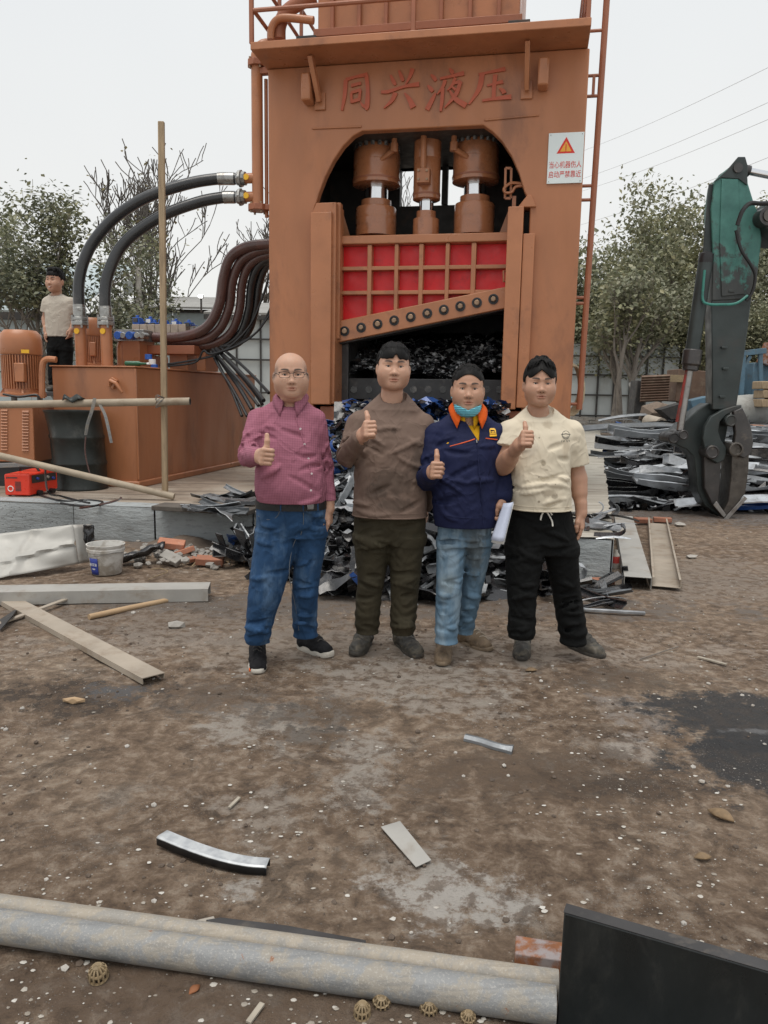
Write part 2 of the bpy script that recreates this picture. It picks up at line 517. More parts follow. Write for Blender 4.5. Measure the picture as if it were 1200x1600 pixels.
def make_bleached():
 n = NT('board_marked_concrete')
 co = n.pos()
 a = n.noise(n.mapping(co, (.7, 4, 1), rot=(0, 0, .2)), 2.2, 6, .6)
 col = n.ramp(a, (.3, (.24, .215, .175)), (.5, (.36, .335, .285)), (.7, (.45, .425, .37)))
 d = n.noise(co, 2.3, 5, .6)
 col = n.mix(n.math('MULTIPLY', n.step(d, .55, .7), .6), col, (.19, .16, .125))
 return n.set(col, .9, 0, n.bump(n.math('ADD', n.noise(co, 30, 5, .7), a), .5, .015))
M['bleached'] = make_bleached()
def make_ground():
 n = NT('oily_scrapyard_earth')
 co = n.pos()
 s = n.sep(co)
 flat = n.mapping(co, (1, 1, 0))
 a = n.noise(flat, .9, 7, .62, .35)
 col = n.ramp(a, (.34, (.092, .057, .034)), (.45, (.178, .118, .075)), (.54, (.255, .180, .122)), (.66, (.37, .285, .205)))
 fine = n.noise(flat, 13, 8, .72, .25)
 col = n.mix(.55, col, n.ramp(fine, (.37, (.043, .027, .017)), (.46, (.15, .099, .063)), (.53, (.262, .188, .130)), (.63, (.47, .385, .30))))
 mid = n.noise(flat, 4.5, 8, .78, .8)
 col = n.mix(n.step(mid, .53, .60, 0, .55), col, n.ramp(fine, (.40, (.05, .034, .023)), (.6, (.115, .08, .055))))
 col = n.mix(n.step(n.noise(n.mapping(flat, loc=(7, 3, 0)), 3.1, 9, .8, .5), .55, .62, 0, .5), col, n.ramp(fine, (.40, (.20, .16, .125)), (.6, (.40, .35, .295))))
 streak = n.noise(n.mapping(flat, (1, 2.6, 1), rot=(0, 0, .25)), 2.3, 8, .7, .5)
 col = n.mix(n.math('MULTIPLY', n.step(streak, .56, .74), .6), col, (.065, .042, .028))
 edge = n.noise(flat, 3.2, 8, .74)
 edge2 = n.noise(flat, 9, 8, .76)
 en = n.math('ADD', n.math('MULTIPLY', edge, 1.1), n.math('MULTIPLY', edge2, .9))
 def patch(u, v, rx, ry, rot, c, amt, soft=.5, grain=.25, ragged=4.2):
  nonlocal col
  g = G(u, v)
  p = n.mapping(flat, (1, 1, 1), (-g.x, -g.y, 0))
  p = n.mapping(p, (1 / rx, 1 / ry, 0), rot=(0, 0, rot))
  ln = n.new('ShaderNodeVectorMath')
  ln.operation = 'LENGTH'
  n.put(p, ln.inputs[0])
  d = n.math('ADD', ln.outputs['Value'], n.math('MULTIPLY', n.math('SUBTRACT', en, 1.), ragged))
  k = n.math('MULTIPLY', n.math('MULTIPLY', n.step(d, 1.3, 1.15 - soft), amt), n.step(fine, .43, .53, grain, 1.))
  col = n.mix(k, col, c)
  return k
 grey, dust, dark, oil = (.40, .36, .315), (.50, .465, .425), (.048, .034, .025), (.024, .024, .026)
 patch(600, 1010, 1.9, .35, 0, (.37, .31, .255), .8)
 patch(1060, 900, 1.1, .9, 0, (.27, .225, .185), .75)
 patch(1080, 800, 2.4, 1.0, 0, (.16, .15, .145), .8)
 patch(300, 960, 1.3, .5, 0, (.24, .20, .165), .7)
 patch(640, 1060, .55, .25, .2, grey, .7)
 patch(410, 1130, .28, .26, .5, grey, .85)
 patch(405, 1270, .14, .16, 0, grey, .5)
 patch(570, 1185, .13, .30, .5, grey, .75)
 patch(720, 1100, .30, .14, -.3, grey, .6)
 patch(1000, 1120, .17, .22, .3, (.30, .26, .23), .8)
 patch(985, 1170, .10, .12, .3, dust, .45)
 patch(690, 1395, .19, .13, -.3, dust, .95)
 patch(650, 1350, .10, .09, .6, grey, .6)
 patch(380, 1390, .05, .05, .3, dust, .7)
 patch(120, 1085, .42, .20, .2, dark, .9)
 patch(180, 1080, .16, .10, 0, (.13, .13, .135), .8)
 patch(330, 1090, .34, .18, .1, (.085, .07, .06), .6)
 patch(495, 1115, .26, .15, 0, dark, .6)
 patch(480, 1150, .16, .10, 0, dark, .6)
 patch(860, 1210, .5, .22, .2, (.088, .058, .038), .7)
 patch(960, 1060, .35, .16, -.3, dark, .6)
 patch(1010, 1225, .22, .10, -.2, dark, .55)
 k1 = patch(1195, 1130, .46, .36, -.1, oil, .96, .3, .85, 2.6)
 k2 = patch(1230, 1190, .42, .25, 0, oil, .95, .3, .85, 2.6)
 patch(1190, 1143, .16, .028, .1, (.24, .24, .245), .55)
 patch(560, 945, 2.4, .30, 0, (.14, .12, .105), .75)
 patch(420, 1560, 1.0, .14, 0, (.10, .066, .046), .55)
 grit = n.vor(flat, 95, 'F1')
 gm = n.math('MULTIPLY', n.step(grit, .24, .14), n.step(n.noise(flat, 2.6, 4), .45, .62))
 col = n.mix(n.math('MULTIPLY', gm, .75), col, (.40, .365, .32))
 grit2 = n.vor(n.mapping(flat, loc=(3, 9, 0)), 38, 'F1')
 gm2 = n.math('MULTIPLY', n.step(grit2, .16, .10), n.step(n.noise(flat, 1.7, 4), .50, .62))
 col = n.mix(n.math('MULTIPLY', gm2, .7), col, (.46, .43, .39))
 h = n.math('ADD', n.math('MULTIPLY', fine, 1.6), n.math('ADD', n.math('MULTIPLY', n.noise(flat, 60, 6, .75), .8), n.math('MULTIPLY', gm, .5)))
 rough = n.math('SUBTRACT', .93, n.math('MULTIPLY', n.math('MAXIMUM', k1, k2), .38))
 return n.set(col, rough, 0, n.bump(h, .95, .028))
M['ground'] = make_ground()
def make_leaf(name, c1, c2, c3):
 n = NT(name)
 col = n.ramp(n.island(), (0., c1), (.5, c2), (1., c3))
 big = n.noise(n.pos(), .7, 3)
 col = n.mix(n.step(big, .4, .65), col, n.mix(1., col, (1.25, 1.2, 1.0), 'MULTIPLY'))
 m = n.set(col, .55, 0)
 tr = n.new('ShaderNodeBsdfTranslucent')
 n.put(col, tr.inputs[0])
 mx = n.new('ShaderNodeMixShader')
 mx.inputs[0].default_value = .22
 n.t.links.new(n.b.outputs[0], mx.inputs[1])
 n.t.links.new(tr.outputs[0], mx.inputs[2])
 n.t.links.new(mx.outputs[0], n.out.inputs[0])
 return m
M['leaf_dark'] = make_leaf('dark_leaf', (.075, .086, .055), (.135, .146, .095), (.25, .25, .17))  # greens of the living leaves paled in place of distant haze
M['leaf_mid'] = make_leaf('mid_leaf', (.095, .108, .066), (.17, .182, .118), (.28, .28, .195))
M['leaf_olive'] = make_leaf('olive_leaf', (.125, .138, .085), (.205, .215, .14), (.32, .31, .22))
M['leaf_dry'] = make_leaf('dry_leaf', (.10, .075, .035), (.16, .13, .06), (.20, .19, .08))
def make_teal():
 n = NT('worn_teal_paint')
 co = n.coord()
 a = n.noise(co, 3.0, 8, .7, .6)
 b = n.noise(n.mapping(co, (1, 1, .4)), 5, 7, .7)
 col = n.ramp(n.noise(co, 6, 4), (.3, (.035, .125, .108)), (.7, (.065, .20, .17)))
 z = n.sep(co)[2]
 zz = n.math('MULTIPLY', n.math('SUBTRACT', 2.9, z), .22)
 w = n.math('ADD', n.math('ADD', n.math('MULTIPLY', a, .8), n.math('MULTIPLY', b, .6)), zz)
 k = n.step(w, .60, .70)
 col = n.mix(k, col, n.ramp(b, (.3, (.018, .022, .024)), (.7, (.055, .058, .056))))
 return n.set(col, n.math('ADD', .4, n.math('MULTIPLY', b, .3)), 0, n.bump(n.math('ADD', n.math('MULTIPLY', k, .3), n.noise(co, 60, 4)), .3, .004))
M['teal'] = make_teal()
# ------------------------------------------------------------ ground, slab
def ground_z(x, y):
 n = math.sin(x * 1.7 + y * .9) * math.sin(y * 1.3 - x * .6) * .006 + math.sin(x * 4.1 - y * 3.3) * math.sin(y * 5.2 + 1 + x) * .004
 return n if y < 12 else n * .5
def make_ground_mesh():
 b = B()
 ys = [-6, -3, -1.5, -.5]
 y = 0.
 while y < 300:
  ys.append(y)
  y += .045 + max(0, y - 1.2) * .022
 NX = 110
 for j, yy in enumerate(ys):
  w = 3.5 + max(0, yy) * 1.5
  for i in range(NX + 1):
   s = (i / NX * 2 - 1)
   x = w * (s * .55 + .45 * s ** 3)
   z = ground_z(x, yy)
   if -.6 < yy < 9:
    q = Vector((x, yy, 0))
    from mathutils import noise as mn
    z += .010 * mn.noise(q * 3.1) + .006 * mn.noise(q * 9.3) + (.004 * mn.noise(q * 23) if yy < 4 else 0)
   b.V.append((x, yy, z))
 for j in range(len(ys) - 1):
  for i in range(NX):
   a = j * (NX + 1) + i
   b.F.append((a, a + 1, a + NX + 2, a + NX + 1))
 return tag(b.build('ground', M['ground'], sharp=None), kind='structure')
g = make_ground_mesh()
g.data.polygons.foreach_set('use_smooth', [True] * len(g.data.polygons))
SZ = .34
sL, sM, sR = G(0, 783, SZ), G(395, 801, SZ), G(957, 845, SZ)
sBR = G(939, 690, SZ)
d0 = (sL - sM).normalized()
sLL = sL + d0 * 9
poly = [(sLL.x, sLL.y), (sM.x, sM.y), (sR.x, sR.y), (sBR.x, sBR.y), (sBR.x + 5, 60), (-40, 60), (-40, sLL.y)]
def inset(p, q, k):                                       # a point k metres behind the edge p-q
 d = (q - p).normalized()
 return Vector((-d.y, d.x, 0)) * k
top = B()
top.V = [(x, y, SZ) for x, y in poly]
top.F = [tuple(range(len(poly)))]
top.V += [(x, y, -.1) for x, y in poly]
n_ = len(poly)
top.F += [(i, i + n_, (i + 1) % n_ + n_, (i + 1) % n_) for i in (2, 3, 4, 5, 6)]
slab = tag(top.build('concrete_slab', M['slabtop'], sharp=None), kind='structure')
ROOTS[slab.name] = Matrix.Identity(4)
# the cast blocks of the slab's front face, each a hair proud of its neighbour
def front_block(p, q, k, h0, h1, mat):
 d = (q - p).normalized()
 nrm = Vector((d.y, -d.x, 0))
 L = (q - p).length
 b = B()
 nu, nv = max(4, int(L / .07)), 6
 from mathutils import noise as mn
 def fn(u, v):
  e = min(u, 1 - u, v, 1 - v)
  q2 = p + d * (L * u)
  w = Vector((q2.x, q2.y, h0 + (h1 - h0) * v))
  o = k + (.010 * mn.noise(w * 7) + .006 * mn.noise(w * 21) if e > 0 else -.02)
  return w + nrm * o
 b.grid(fn, nu, nv)
 def tp(u, v):
  q2 = p + d * (L * u)
  w = Vector((q2.x, q2.y, h1 + .004)) + nrm * (k - .02 - v * .28)
  return w + Vector((0, 0, .006 * mn.noise(w * 5)))
 b.grid(lambda u, v: tp(u, v), nu, 2)
 o = b.build('block', mat, slab, sharp=60)
 return o
js = [G(-330, 770, SZ), G(-110, 777, SZ), G(0 - 20, 782, SZ), G(115, 788, SZ), G(241, 794, SZ), G(395, 801, SZ)]
e0 = sLL
lin = [sM + d0 * ((j - sM).dot(d0)) for j in js]
for i in range(len(lin) - 1):
 a, c = lin[i], lin[i + 1]
 dd = (c - a).normalized() * .006
 front_block(a + dd, c - dd, .012 + (i % 2) * .01, -.06, SZ, M['concrete'])
dm = (sR - sM)
cuts = [0, .35, .68, .86, 1.0]
for i in range(4):
 a, c = sM + dm * cuts[i], sM + dm * cuts[i + 1]
 front_block(a + dm.normalized() * .006, c - dm.normalized() * .006, .012 + (i % 2) * .012, -.06, SZ, M['concrete'])
# pale board-marked strip along the slab's right edge
ed = (sBR - sR).normalized()
si = Vector((-ed.y, ed.x, 0))
b = B()
from mathutils import noise as mn
def strip(u, v):
 q = sR + ed * (22 * v ** 1.6) + si * (-.01 + u * (.62 + .25 * v)) + Vector((0, 0, .012))
 if 0 < u < 1: q.z += .012 * mn.noise(q * 4)
 if u == 0: q += si * (.03 * mn.noise(q * 6))
 return q
b.grid(strip, 8, 90)
tag(b.build('ramp_strip', M['bleached'], slab, sharp=60))
b = B()
def sidew(u, v):
 q = sR + ed * (22 * v ** 1.6)
 w = Vector((q.x, q.y, -.06 + (SZ + .06) * u)) - si * (.012 + .02 * mn.noise(q * 6))
 return w
b.grid(sidew, 3, 90)
b.build('side_face', M['concrete'], slab, sharp=60)
# ------------------------------------------------------------ sheds and fences
def clad_wall(root, p, q, z0, z1, pw, mat, fmat, rails, posts=True, seed=1, fr=.03):
 """cladding panels one by one, with the dark frame in front of them"""
 rr = random.Random(seed)
 p, q = Vector((p[0], p[1], 0)), Vector((q[0], q[1], 0))
 d = (q - p).normalized()
 nrm = Vector((d.y, -d.x, 0))
 L = (q - p).length
 n = max(1, round(L / pw))
 for i in range(n):
  a = p + d * (L * i / n + .008)
  c = p + d * (L * (i + 1) / n - .008)
  o = nrm * rr.uniform(0, .012)
  b = B()
  zz = [z0] + [z0 + (z1 - z0) * r for r in rails] + [z1]
  k = 0
  b.V = [a + o + Vector((0, 0, z0)), c + o + Vector((0, 0, z0)), c + o + Vector((0, 0, z1)), a + o + Vector((0, 0, z1)),
               a - nrm * .02 + Vector((0, 0, z0)), c - nrm * .02 + Vector((0, 0, z0)), c - nrm * .02 + Vector((0, 0, z1)), a - nrm * .02 + Vector((0, 0, z1))]
  b.F = [(0, 1, 2, 3), (5, 4, 7, 6), (0, 4, 5, 1), (3, 2, 6, 7), (1, 5, 6, 2), (4, 0, 3, 7)]
  b.build('panel', mat, root, sharp=None)
  if posts:
   e = p + d * (L * i / n) + nrm * .05
   B().beam(e + Vector((0, 0, z0)), e + Vector((0, 0, z1 + .03)), fr, fr).build('post', fmat, root, sharp=None)
 for r in rails:
  z = z0 + (z1 - z0) * r
  B().beam(p + nrm * .085 + Vector((0, 0, z)), q + nrm * .085 + Vector((0, 0, z)), fr, fr).build('rail', fmat, root, sharp=None)
def pz(u, v, Y): return P(u, v, Y).z
# middle shed with the low grey roof
YS = 25.0
r = thing('metal_shed', 'long pale blue clad shed with a low grey roof behind the hydraulic tank', 'shed', (P(300, 600, YS).x, YS, SZ))
x0, x1 = P(205, 560, YS).x, P(338, 560, YS).x
zt = pz(300, 484, YS)
clad_wall(r, (x0, YS), (x1, YS), SZ, zt, 1.15, M['sheet_blue'], M['frame_dark'], (), False, 3)
B().bb(x0 - .3, x1 + .25, YS - .12, YS - .04, zt - .1, zt).build('eave', M['frame_dark'], r, bevel=.01)
b = B()
b.grid(lambda u, v: (x0 - .4 + (x1 - x0 + .7) * u, YS - .35 + 5.5 * v, zt + .02 + .95 * v), 1, 1)
b.build('roof', M['asphalt_roof'], r, sharp=None, solid=.06)
# taller framed wing between tank and press
YW = 24.0
r = thing('framed_wall', 'pale panelled wall with a dark steel frame left of the press', 'wall', (P(380, 600, YW).x, YW, SZ))
xa, xb = P(333, 560, YW).x, P(520, 560, YW).x
zt = pz(380, 494, YW)
clad_wall(r, (xa, YW), (xb, YW), SZ, zt, .74, M['sheet_grey'], M['frame_dark'], (.12, .33, .62, .80), True, 5, .05)
b = B()
b.grid(lambda u, v: (xa - .2 + (xb - xa + .3) * u, YW - .3 + 5 * v, zt + .05 + .85 * v), 1, 1)
b.build('roof', M['asphalt_roof'], r, sharp=None, solid=.06)
B().bb(xa - .2, xb, YW - .3, YW - .2, zt - .12, zt + .01).build('eave', M['frame_dark'], r)
# left shed behind the trees
YL = 22.0
r = thing('metal_shed', 'blue grey shed half hidden by the dense tree at the left edge', 'shed', (P(50, 600, YL).x, YL, SZ))
x0, x1 = P(-260, 560, YL).x, P(200, 560, YL).x
zt = pz(60, 492, YL)
clad_wall(r, (x0, YL), (x1, YL), SZ, zt, 1.3, M['sheet_blue'], M['frame_dark'], (.5,), False, 8)
B().bb(x0 - .2, x1, YL - .3, YL - .18, zt - .16, zt + .04).build('eave', M['frame_dark'], r, bevel=.01)
b = B()
b.grid(lambda u, v: (x0 - .4 + (P(120, 500, YL).x - x0 + .4) * u, YL - .3 + 5.5 * v, zt + .06 + 2.1 * v), 1, 1)
b.build('roof', M['sheet_blue'], r, sharp=None, solid=.06)
# right fence
YF = 28.0
r = thing('sheet_fence', 'pale sheet fence with a dark grid frame on the right behind the tree trunks', 'fence', (P(990, 600, YF).x, YF, SZ))
xa, xb = P(860, 560, YF).x, P(1062, 560, YF).x
zb, zt = pz(950, 652, YF), pz(950, 536, YF)
clad_wall(r, (xa, YF), (xb, YF), zb, zt, .60, M['sheet_grey'], M['frame_dark'], (.02, .30, .57, .82, .99), True, 11, .055)
b = B()
rows, bw = 5, .42
for j in range(rows):
 n = int((xb - xa) / bw)
 for i in range(n):
  xx = xa + bw * (i + (.5 if j % 2 else 0))
  hh = (zb - SZ + .1) / rows
  b.bb(xx + .01, xx + bw - .01, YF - .2 - U(0, .02), YF + .1, SZ - .1 + hh * j + .008, SZ - .1 + hh * (j + 1) - .008)
tag(b.build('brickwork', M['concrete_bit'], r, sharp=None), kind='stuff')
r = thing('sheet_fence', 'farther stretch of pale fence showing either side of the excavator arm', 'fence', (P(1150, 600, 31).x, 31, SZ))
xa, xb = P(1050, 560, 31).x, P(1420, 560, 31).x
zb, zt = pz(1120, 660, 31), pz(1120, 538, 31)
clad_wall(r, (xa, 31), (xb, 31), 0, zt, 1.3, M['sheet_grey'], M['frame_dark'], (.45, .75, .99), True, 13, .08)
# ------------------------------------------------------------ trees
def make_tree(name, label, cat, base, H, spread, leaf, nleaf, lsize, seed, levels=3, bark='bark', trunk_r=.11, lean=(0, 0), bare_top=0., droop=.5, group=None, fork=.35, clump=.55, forks=5, low=.15, twigr=.006):
 rr = random.Random(seed)
 r = thing(name, label, cat, base, 0, group)
 base = Vector(base)
 tb, tw = B(), B()
 tips = []
 def branch(p, d, L, rad, lev):
  n = 5 if lev < 2 else 3
  pts, rs = [p.copy()], [rad]
  for i in range(n):
   d = (d + Vector((rr.gauss(0, .16), rr.gauss(0, .16), rr.gauss(.06, .10)))).normalized()
   p = p + d * (L / n)
   pts.append(p.copy())
   rs.append(max(twigr, rad * (1 - .62 * (i + 1) / n)))
   if lev >= levels - 1 or (lev == levels - 2 and i > 1): tips.append((p.copy(), d.copy(), lev))
  (tb if lev < 2 else tw).tube(pts, rs, 7 if lev < 1 else (5 if lev < 2 else 3), cap=lev < 1)
  if lev < levels:
   k = forks if lev == 0 else rr.choice((3, 4))
   for j in range(k):
    t = rr.uniform(fork if lev == 0 else .3, 1)
    i = min(n - 1, int(t * n))
    q = pts[i].lerp(pts[i + 1], t * n - i)
    a = rr.uniform(0, 6.283)
    sd_ = Vector((math.cos(a) * spread, math.sin(a) * spread, rr.uniform(.15, .9)))
    branch(q, (d * .45 + sd_ * .8).normalized(), L * rr.uniform(.45, .68), rs[i] * .62, lev + 1)
 branch(base - Vector((0, 0, .1)), Vector((lean[0], lean[1], 1)).normalized(), H * .55, trunk_r, 0)
 trunk = tb.build('trunk', M[bark], r, sharp=60)
 if tw.V: tag(tw.build('twigs', M[bark], r, sharp=60))
 # leaves, one small folded face pair each, hung in clumps at the twigs
 if nleaf and tips:
  V, Fc = [], []
  for i in range(nleaf):
   p, d, lev = rr.choice(tips)
   o = Vector((rr.gauss(0, clump), rr.gauss(0, clump), rr.gauss(0, clump * .75)))
   if o.length > clump * 2: o *= .5
   p = p + o
   if p.z < base.z + H * low: continue
   a = rr.uniform(0, 6.283)
   f = Vector((math.cos(a), math.sin(a), rr.uniform(-1.1, .25) * droop * 2)).normalized()
   s_ = f.cross(Vector((rr.gauss(0, .5), rr.gauss(0, .5), 1))).normalized()
   up = s_.cross(f)
   l = lsize * rr.uniform(.6, 1.3)
   w = l * .30
   o0 = len(V)
   V += [p, p + f * l * .5 + s_ * w + up * w * .3, p + f * l, p + f * l * .5 - s_ * w + up * w * .3]
   Fc += [(o0, o0 + 1, o0 + 2), (o0, o0 + 2, o0 + 3)]
  c = B()
  c.V, c.F = [tuple(v) for v in V], Fc
  c.build('crown', M[leaf], r, sharp=None)
 return r
def at(u, Y, z=SZ):
 p = P(u, 600, Y)
 return (p.x, Y, z)
GL = 'trees behind the sheds'
make_tree('tree', 'dense dark evergreen tree behind the man on the tank', 'tree', at(100, 20), 6.0, .75, 'leaf_dark', 8500, .14, 11, lean=(-.02, 0), clump=.33, fork=.22, forks=12, low=.52)
make_tree('tree', 'evergreen tree cut by the left edge of the picture', 'tree', at(-25, 25), 7.6, .8, 'leaf_mid', 6500, .15, 23, clump=.34, fork=.25, forks=11, low=.58)
make_tree('tree', 'olive green tree with a thin top above the two arched hoses', 'tree', at(172, 21), 6.6, .40, 'leaf_dark', 2900, .14, 37, clump=.26, fork=.25, forks=9, low=.3)
make_tree('tree', 'low dark bushy tree under the arched hoses beside the pale pole', 'tree', at(190, 19.5), 3.7, .55, 'leaf_dark', 4600, .13, 41, clump=.32, fork=.15, forks=7, low=.05)
make_tree('tree', 'half bare tree with sparse hanging leaves behind the tall wooden pole', 'tree', at(258, 23), 6.0, .45, 'leaf_mid', 1700, .14, 53, clump=.26, fork=.3, forks=6, low=.25, bark='bark_dark')
make_tree('bare_tree', 'bare grey tree forking above the lit lamp on the shed roof', 'tree', at(316, 30), 10.2, .50, 'leaf_dry', 260, .16, 5, levels=4, clump=.25, fork=.45, forks=12, trunk_r=.16, bark='bark_dark', twigr=.018)
make_tree('bare_tree', 'bare twiggy tree beside the press between the hoses', 'tree', at(398, 32), 9.8, .5, 'leaf_dry', 60, .16, 9, levels=4, clump=.25, fork=.4, forks=12, trunk_r=.13, bark='bark_dark', twigr=.017)
make_tree('bare_tree', 'bare tree seen through the gap between the press cylinders', 'tree', at(640, 33), 10.2, .5, 'leaf_dry', 0, .2, 15, levels=4, fork=.4, forks=6, trunk_r=.12, bark='bark_dark', twigr=.012)
make_tree('tree', 'large leaved tree just right of the press ladder', 'tree', at(932, 30), 8.6, .55, 'leaf_mid', 5600, .21, 61, clump=.36, fork=.25, forks=8, low=.3, droop=.8)
make_tree('tree', 'tall loose tree with drooping leaf bunches midway to the excavator arm', 'tree', at(1010, 31), 9.3, .6, 'leaf_olive', 6600, .21, 67, clump=.38, fork=.25, forks=9, low=.25, droop=.8)
make_tree('tree', 'broad olive tree right behind the teal excavator arm', 'tree', at(1095, 33), 9.6, .65, 'leaf_olive', 7600, .21, 71, clump=.42, fork=.2, forks=9, low=.2, droop=.8)
make_tree('tree', 'tree at the right edge of the picture behind the boom', 'tree', at(1200, 34), 9.8, .6, 'leaf_mid', 8000, .22, 73, clump=.44, fork=.2, forks=9, low=.15, droop=.8)
make_tree('tree', 'tall hazy tree filling the gap right of the press ladder, behind the others', 'tree', at(968, 36), 9.6, .6, 'leaf_olive', 7000, .21, 107, clump=.42, fork=.2, forks=10, low=.2, droop=.8)
make_tree('tree', 'hazy olive tree left of the excavator head, behind the others', 'tree', at(1052, 36), 10.2, .6, 'leaf_olive', 7500, .21, 109, clump=.42, fork=.2, forks=10, low=.2, droop=.8)
for u_, Y_, H_, lf, lab in ((925, 29, 5.2, 'leaf_mid', 'tangled dark bush filling the gap beside the press ladder'), (985, 29, 5.6, 'leaf_olive', 'tangled olive bush hanging over the pale fence on the right'), (1045, 29.5, 5.9, 'leaf_olive', 'tangled pale bush left of the excavator stick'), (1105, 30, 5.9, 'leaf_olive', 'tangled pale bush right behind the excavator stick'), (1180, 30, 6.0, 'leaf_mid', 'green bush right of the excavator stick above the junk')):
 make_tree('bush', lab, 'bush', at(u_, Y_), H_, 1.05, lf, 19000, .135, int(u_), clump=.60, fork=.12, forks=14, low=.36, levels=3)
make_tree('slim_tree', 'slim bare trunk leaning left in front of the pale fence, nearest the ladder', 'tree', at(966, 25), 5.4, .5, 'leaf_olive', 900, .2, 97, clump=.35, fork=.45, forks=6, trunk_r=.12, lean=(-.16, 0), low=.5)
make_tree('slim_tree', 'slim upright pale trunk in front of the fence, middle of the three', 'tree', at(974, 24.5), 5.6, .5, 'leaf_olive', 900, .2, 101, clump=.35, fork=.45, forks=6, trunk_r=.12, lean=(-.03, 0), low=.5)
make_tree('slim_tree', 'thickest slim trunk leaning right in front of the fence', 'tree', at(984, 25), 5.8, .55, 'leaf_olive', 1100, .2, 103, clump=.35, fork=.45, forks=6, trunk_r=.15, lean=(.06, 0), low=.5)
# ------------------------------------------------------------ wires, pole, lamp
wl = [(905, 238, 1260, 76, 'highest'), (905, 281, 1260, 133, 'second highest'), (905, 300, 1260, 161, 'third highest'), (905, 352, 1260, 222, 'lowest')]
for u0, v0, u1, v1, w in wl:
 a, c = P(u0, v0, 150), P(u1, v1, 80)
 pts = [a.lerp(c, t / 12) - Vector((0, 0, .5 * math.sin(math.pi * t / 12))) for t in range(13)]
 o = B().tube(pts, .024, 5).build('power_line', M['wire'], org=a)
 tag(o, w + ' of the thin power lines crossing the sky at the right', 'power line', 'power lines at the right')
p = at(220, 22)
r = thing('utility_pole', 'slim grey concrete pole between the dark bush and the wooden pole', 'pole', p)
B().cyl(Vector(p), (p[0] + .02, 22, pz(220, 418, 22)), .10, .075, 10).build('shaft', M['concrete_bit'], r)
b = B().bb(p[0] - .36, p[0] - .12, 21.85, 21.95, pz(212, 462, 22), pz(212, 440, 22))
b.build('box', M['sheet_grey'], r, bevel=.01)
lp = P(313, 463, 24.3)
r = thing('work_lamp', 'small lit white lamp on the shed roof edge', 'lamp', (lp.x, lp.y, lp.z - .4))
B().beam((lp.x, lp.y + .1, lp.z - .5), (lp.x, lp.y + .1, lp.z), .05, .05).build('bracket', M['frame_dark'], r)
B().box((lp.x, lp.y + .06, lp.z), (.15, .08, .11)).build('housing', M['frame_dark'], r, bevel=.01)
n = NT('lamp_glow')
n.set((1, 1, 1), .4)
n.b.inputs['Emission Color'].default_value = (1, .98, .93, 1)
n.b.inputs['Emission Strength'].default_value = 14
B().box((lp.x, lp.y, lp.z), (.12, .03, .08)).build('lens', n.m, r, bevel=.01)
# ------------------------------------------------------------ the gantry shear press
PA = RAD(-11.0)
_a = P(660, 600, 9.0)
PO = Vector((_a.x, _a.y, SZ))
PM = Matrix.Translation(PO) @ Matrix.Rotation(PA, 4, 'Z')
PI_ = PM.inverted()
def fc(u, v, off=0.):
 """pixel -> (x, z) on the press's own plane at depth off behind its face"""
 o = PI_ @ Vector((0, 0, CH))
 d = PI_.to_3x3() @ ray(u, v)
 q = o + d * ((off - o.y) / d.y)
 return q.x, q.z
def fx(u, v, off=0.): return fc(u, v, off)[0]
def fz(u, v, off=0.): return fc(u, v, off)[1]
press = thing('shear_press', 'huge orange hydraulic gantry shear with arched frame, red ribbed ram and slanted blade', 'press', PO, PA)
def pp(b, name, mat, bevel=0, root=None, **k):
 return b.build(name, mat, root or press, local=True, bevel=bevel, **k)
xL, xR = fx(420, 400), fx(907, 350)
zP = fz(420, 108)                                        # underside of the platform
hL, hR = fx(491, 420), fx(824, 420)                      # opening
zA = fz(660, 200)                                        # flat top of the arch
aL, aR = fx(566, 202), fx(755, 194)
zS = fz(495, 326)
D = 1.7
arcL = [(aL, zA)]
for (u, v) in ((552, 212), (536, 228), (521, 250), (508, 276), (498, 302)):
 arcL.append(fc(u, v))
arcL.append((hL, zS))
arcR = [(aR, zA)]
for (u, v) in ((769, 205), (784, 220), (799, 243), (811, 270), (819, 298)):
 arcR.append(fc(u, v))
arcR.append((hR, zS))
poly = [(xL, 0), (xL, zP), (xR, zP), (xR, 0), (hR, 0)] + arcR[::-1] + arcL + [(hL, 0)]
pp(B().prism(poly, 0, .12), 'front_frame', M['orange'], .012)
# the two flanks, top beam and rear frame with its window
pp(B().bb(xL + .004, hL - .25, .12, D, 0, zP - .01), 'side_frame', M['orange'])
for x_ in (hL - .249, hR + .239):
 pp(B().bb(x_, x_ + .01, .125, D - .16, .01, zA + .018), 'inner_shade_plate', M['frame_dark'])  # dark plates added to paint the shade inside the arch
pp(B().bb(hR + .25, xR - .004, .12, D, 0, zP - .01), 'side_frame', M['orange'])
pp(B().bb(hL - .25, hR + .25, .12, D, zA + .02, zP - .01), 'top_beam', M['frame_dark'])  # dark colour stands in for the shaded underside of the arch
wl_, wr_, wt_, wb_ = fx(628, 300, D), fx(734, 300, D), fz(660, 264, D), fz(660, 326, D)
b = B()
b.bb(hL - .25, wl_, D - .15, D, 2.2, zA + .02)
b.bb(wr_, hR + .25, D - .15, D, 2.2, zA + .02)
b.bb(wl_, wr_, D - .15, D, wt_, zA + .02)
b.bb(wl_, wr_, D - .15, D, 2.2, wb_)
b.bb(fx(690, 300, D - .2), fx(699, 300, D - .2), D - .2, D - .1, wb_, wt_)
pp(b, 'rear_frame', M['frame_dark'])  # dark colour stands in for the shaded void behind the cylinders
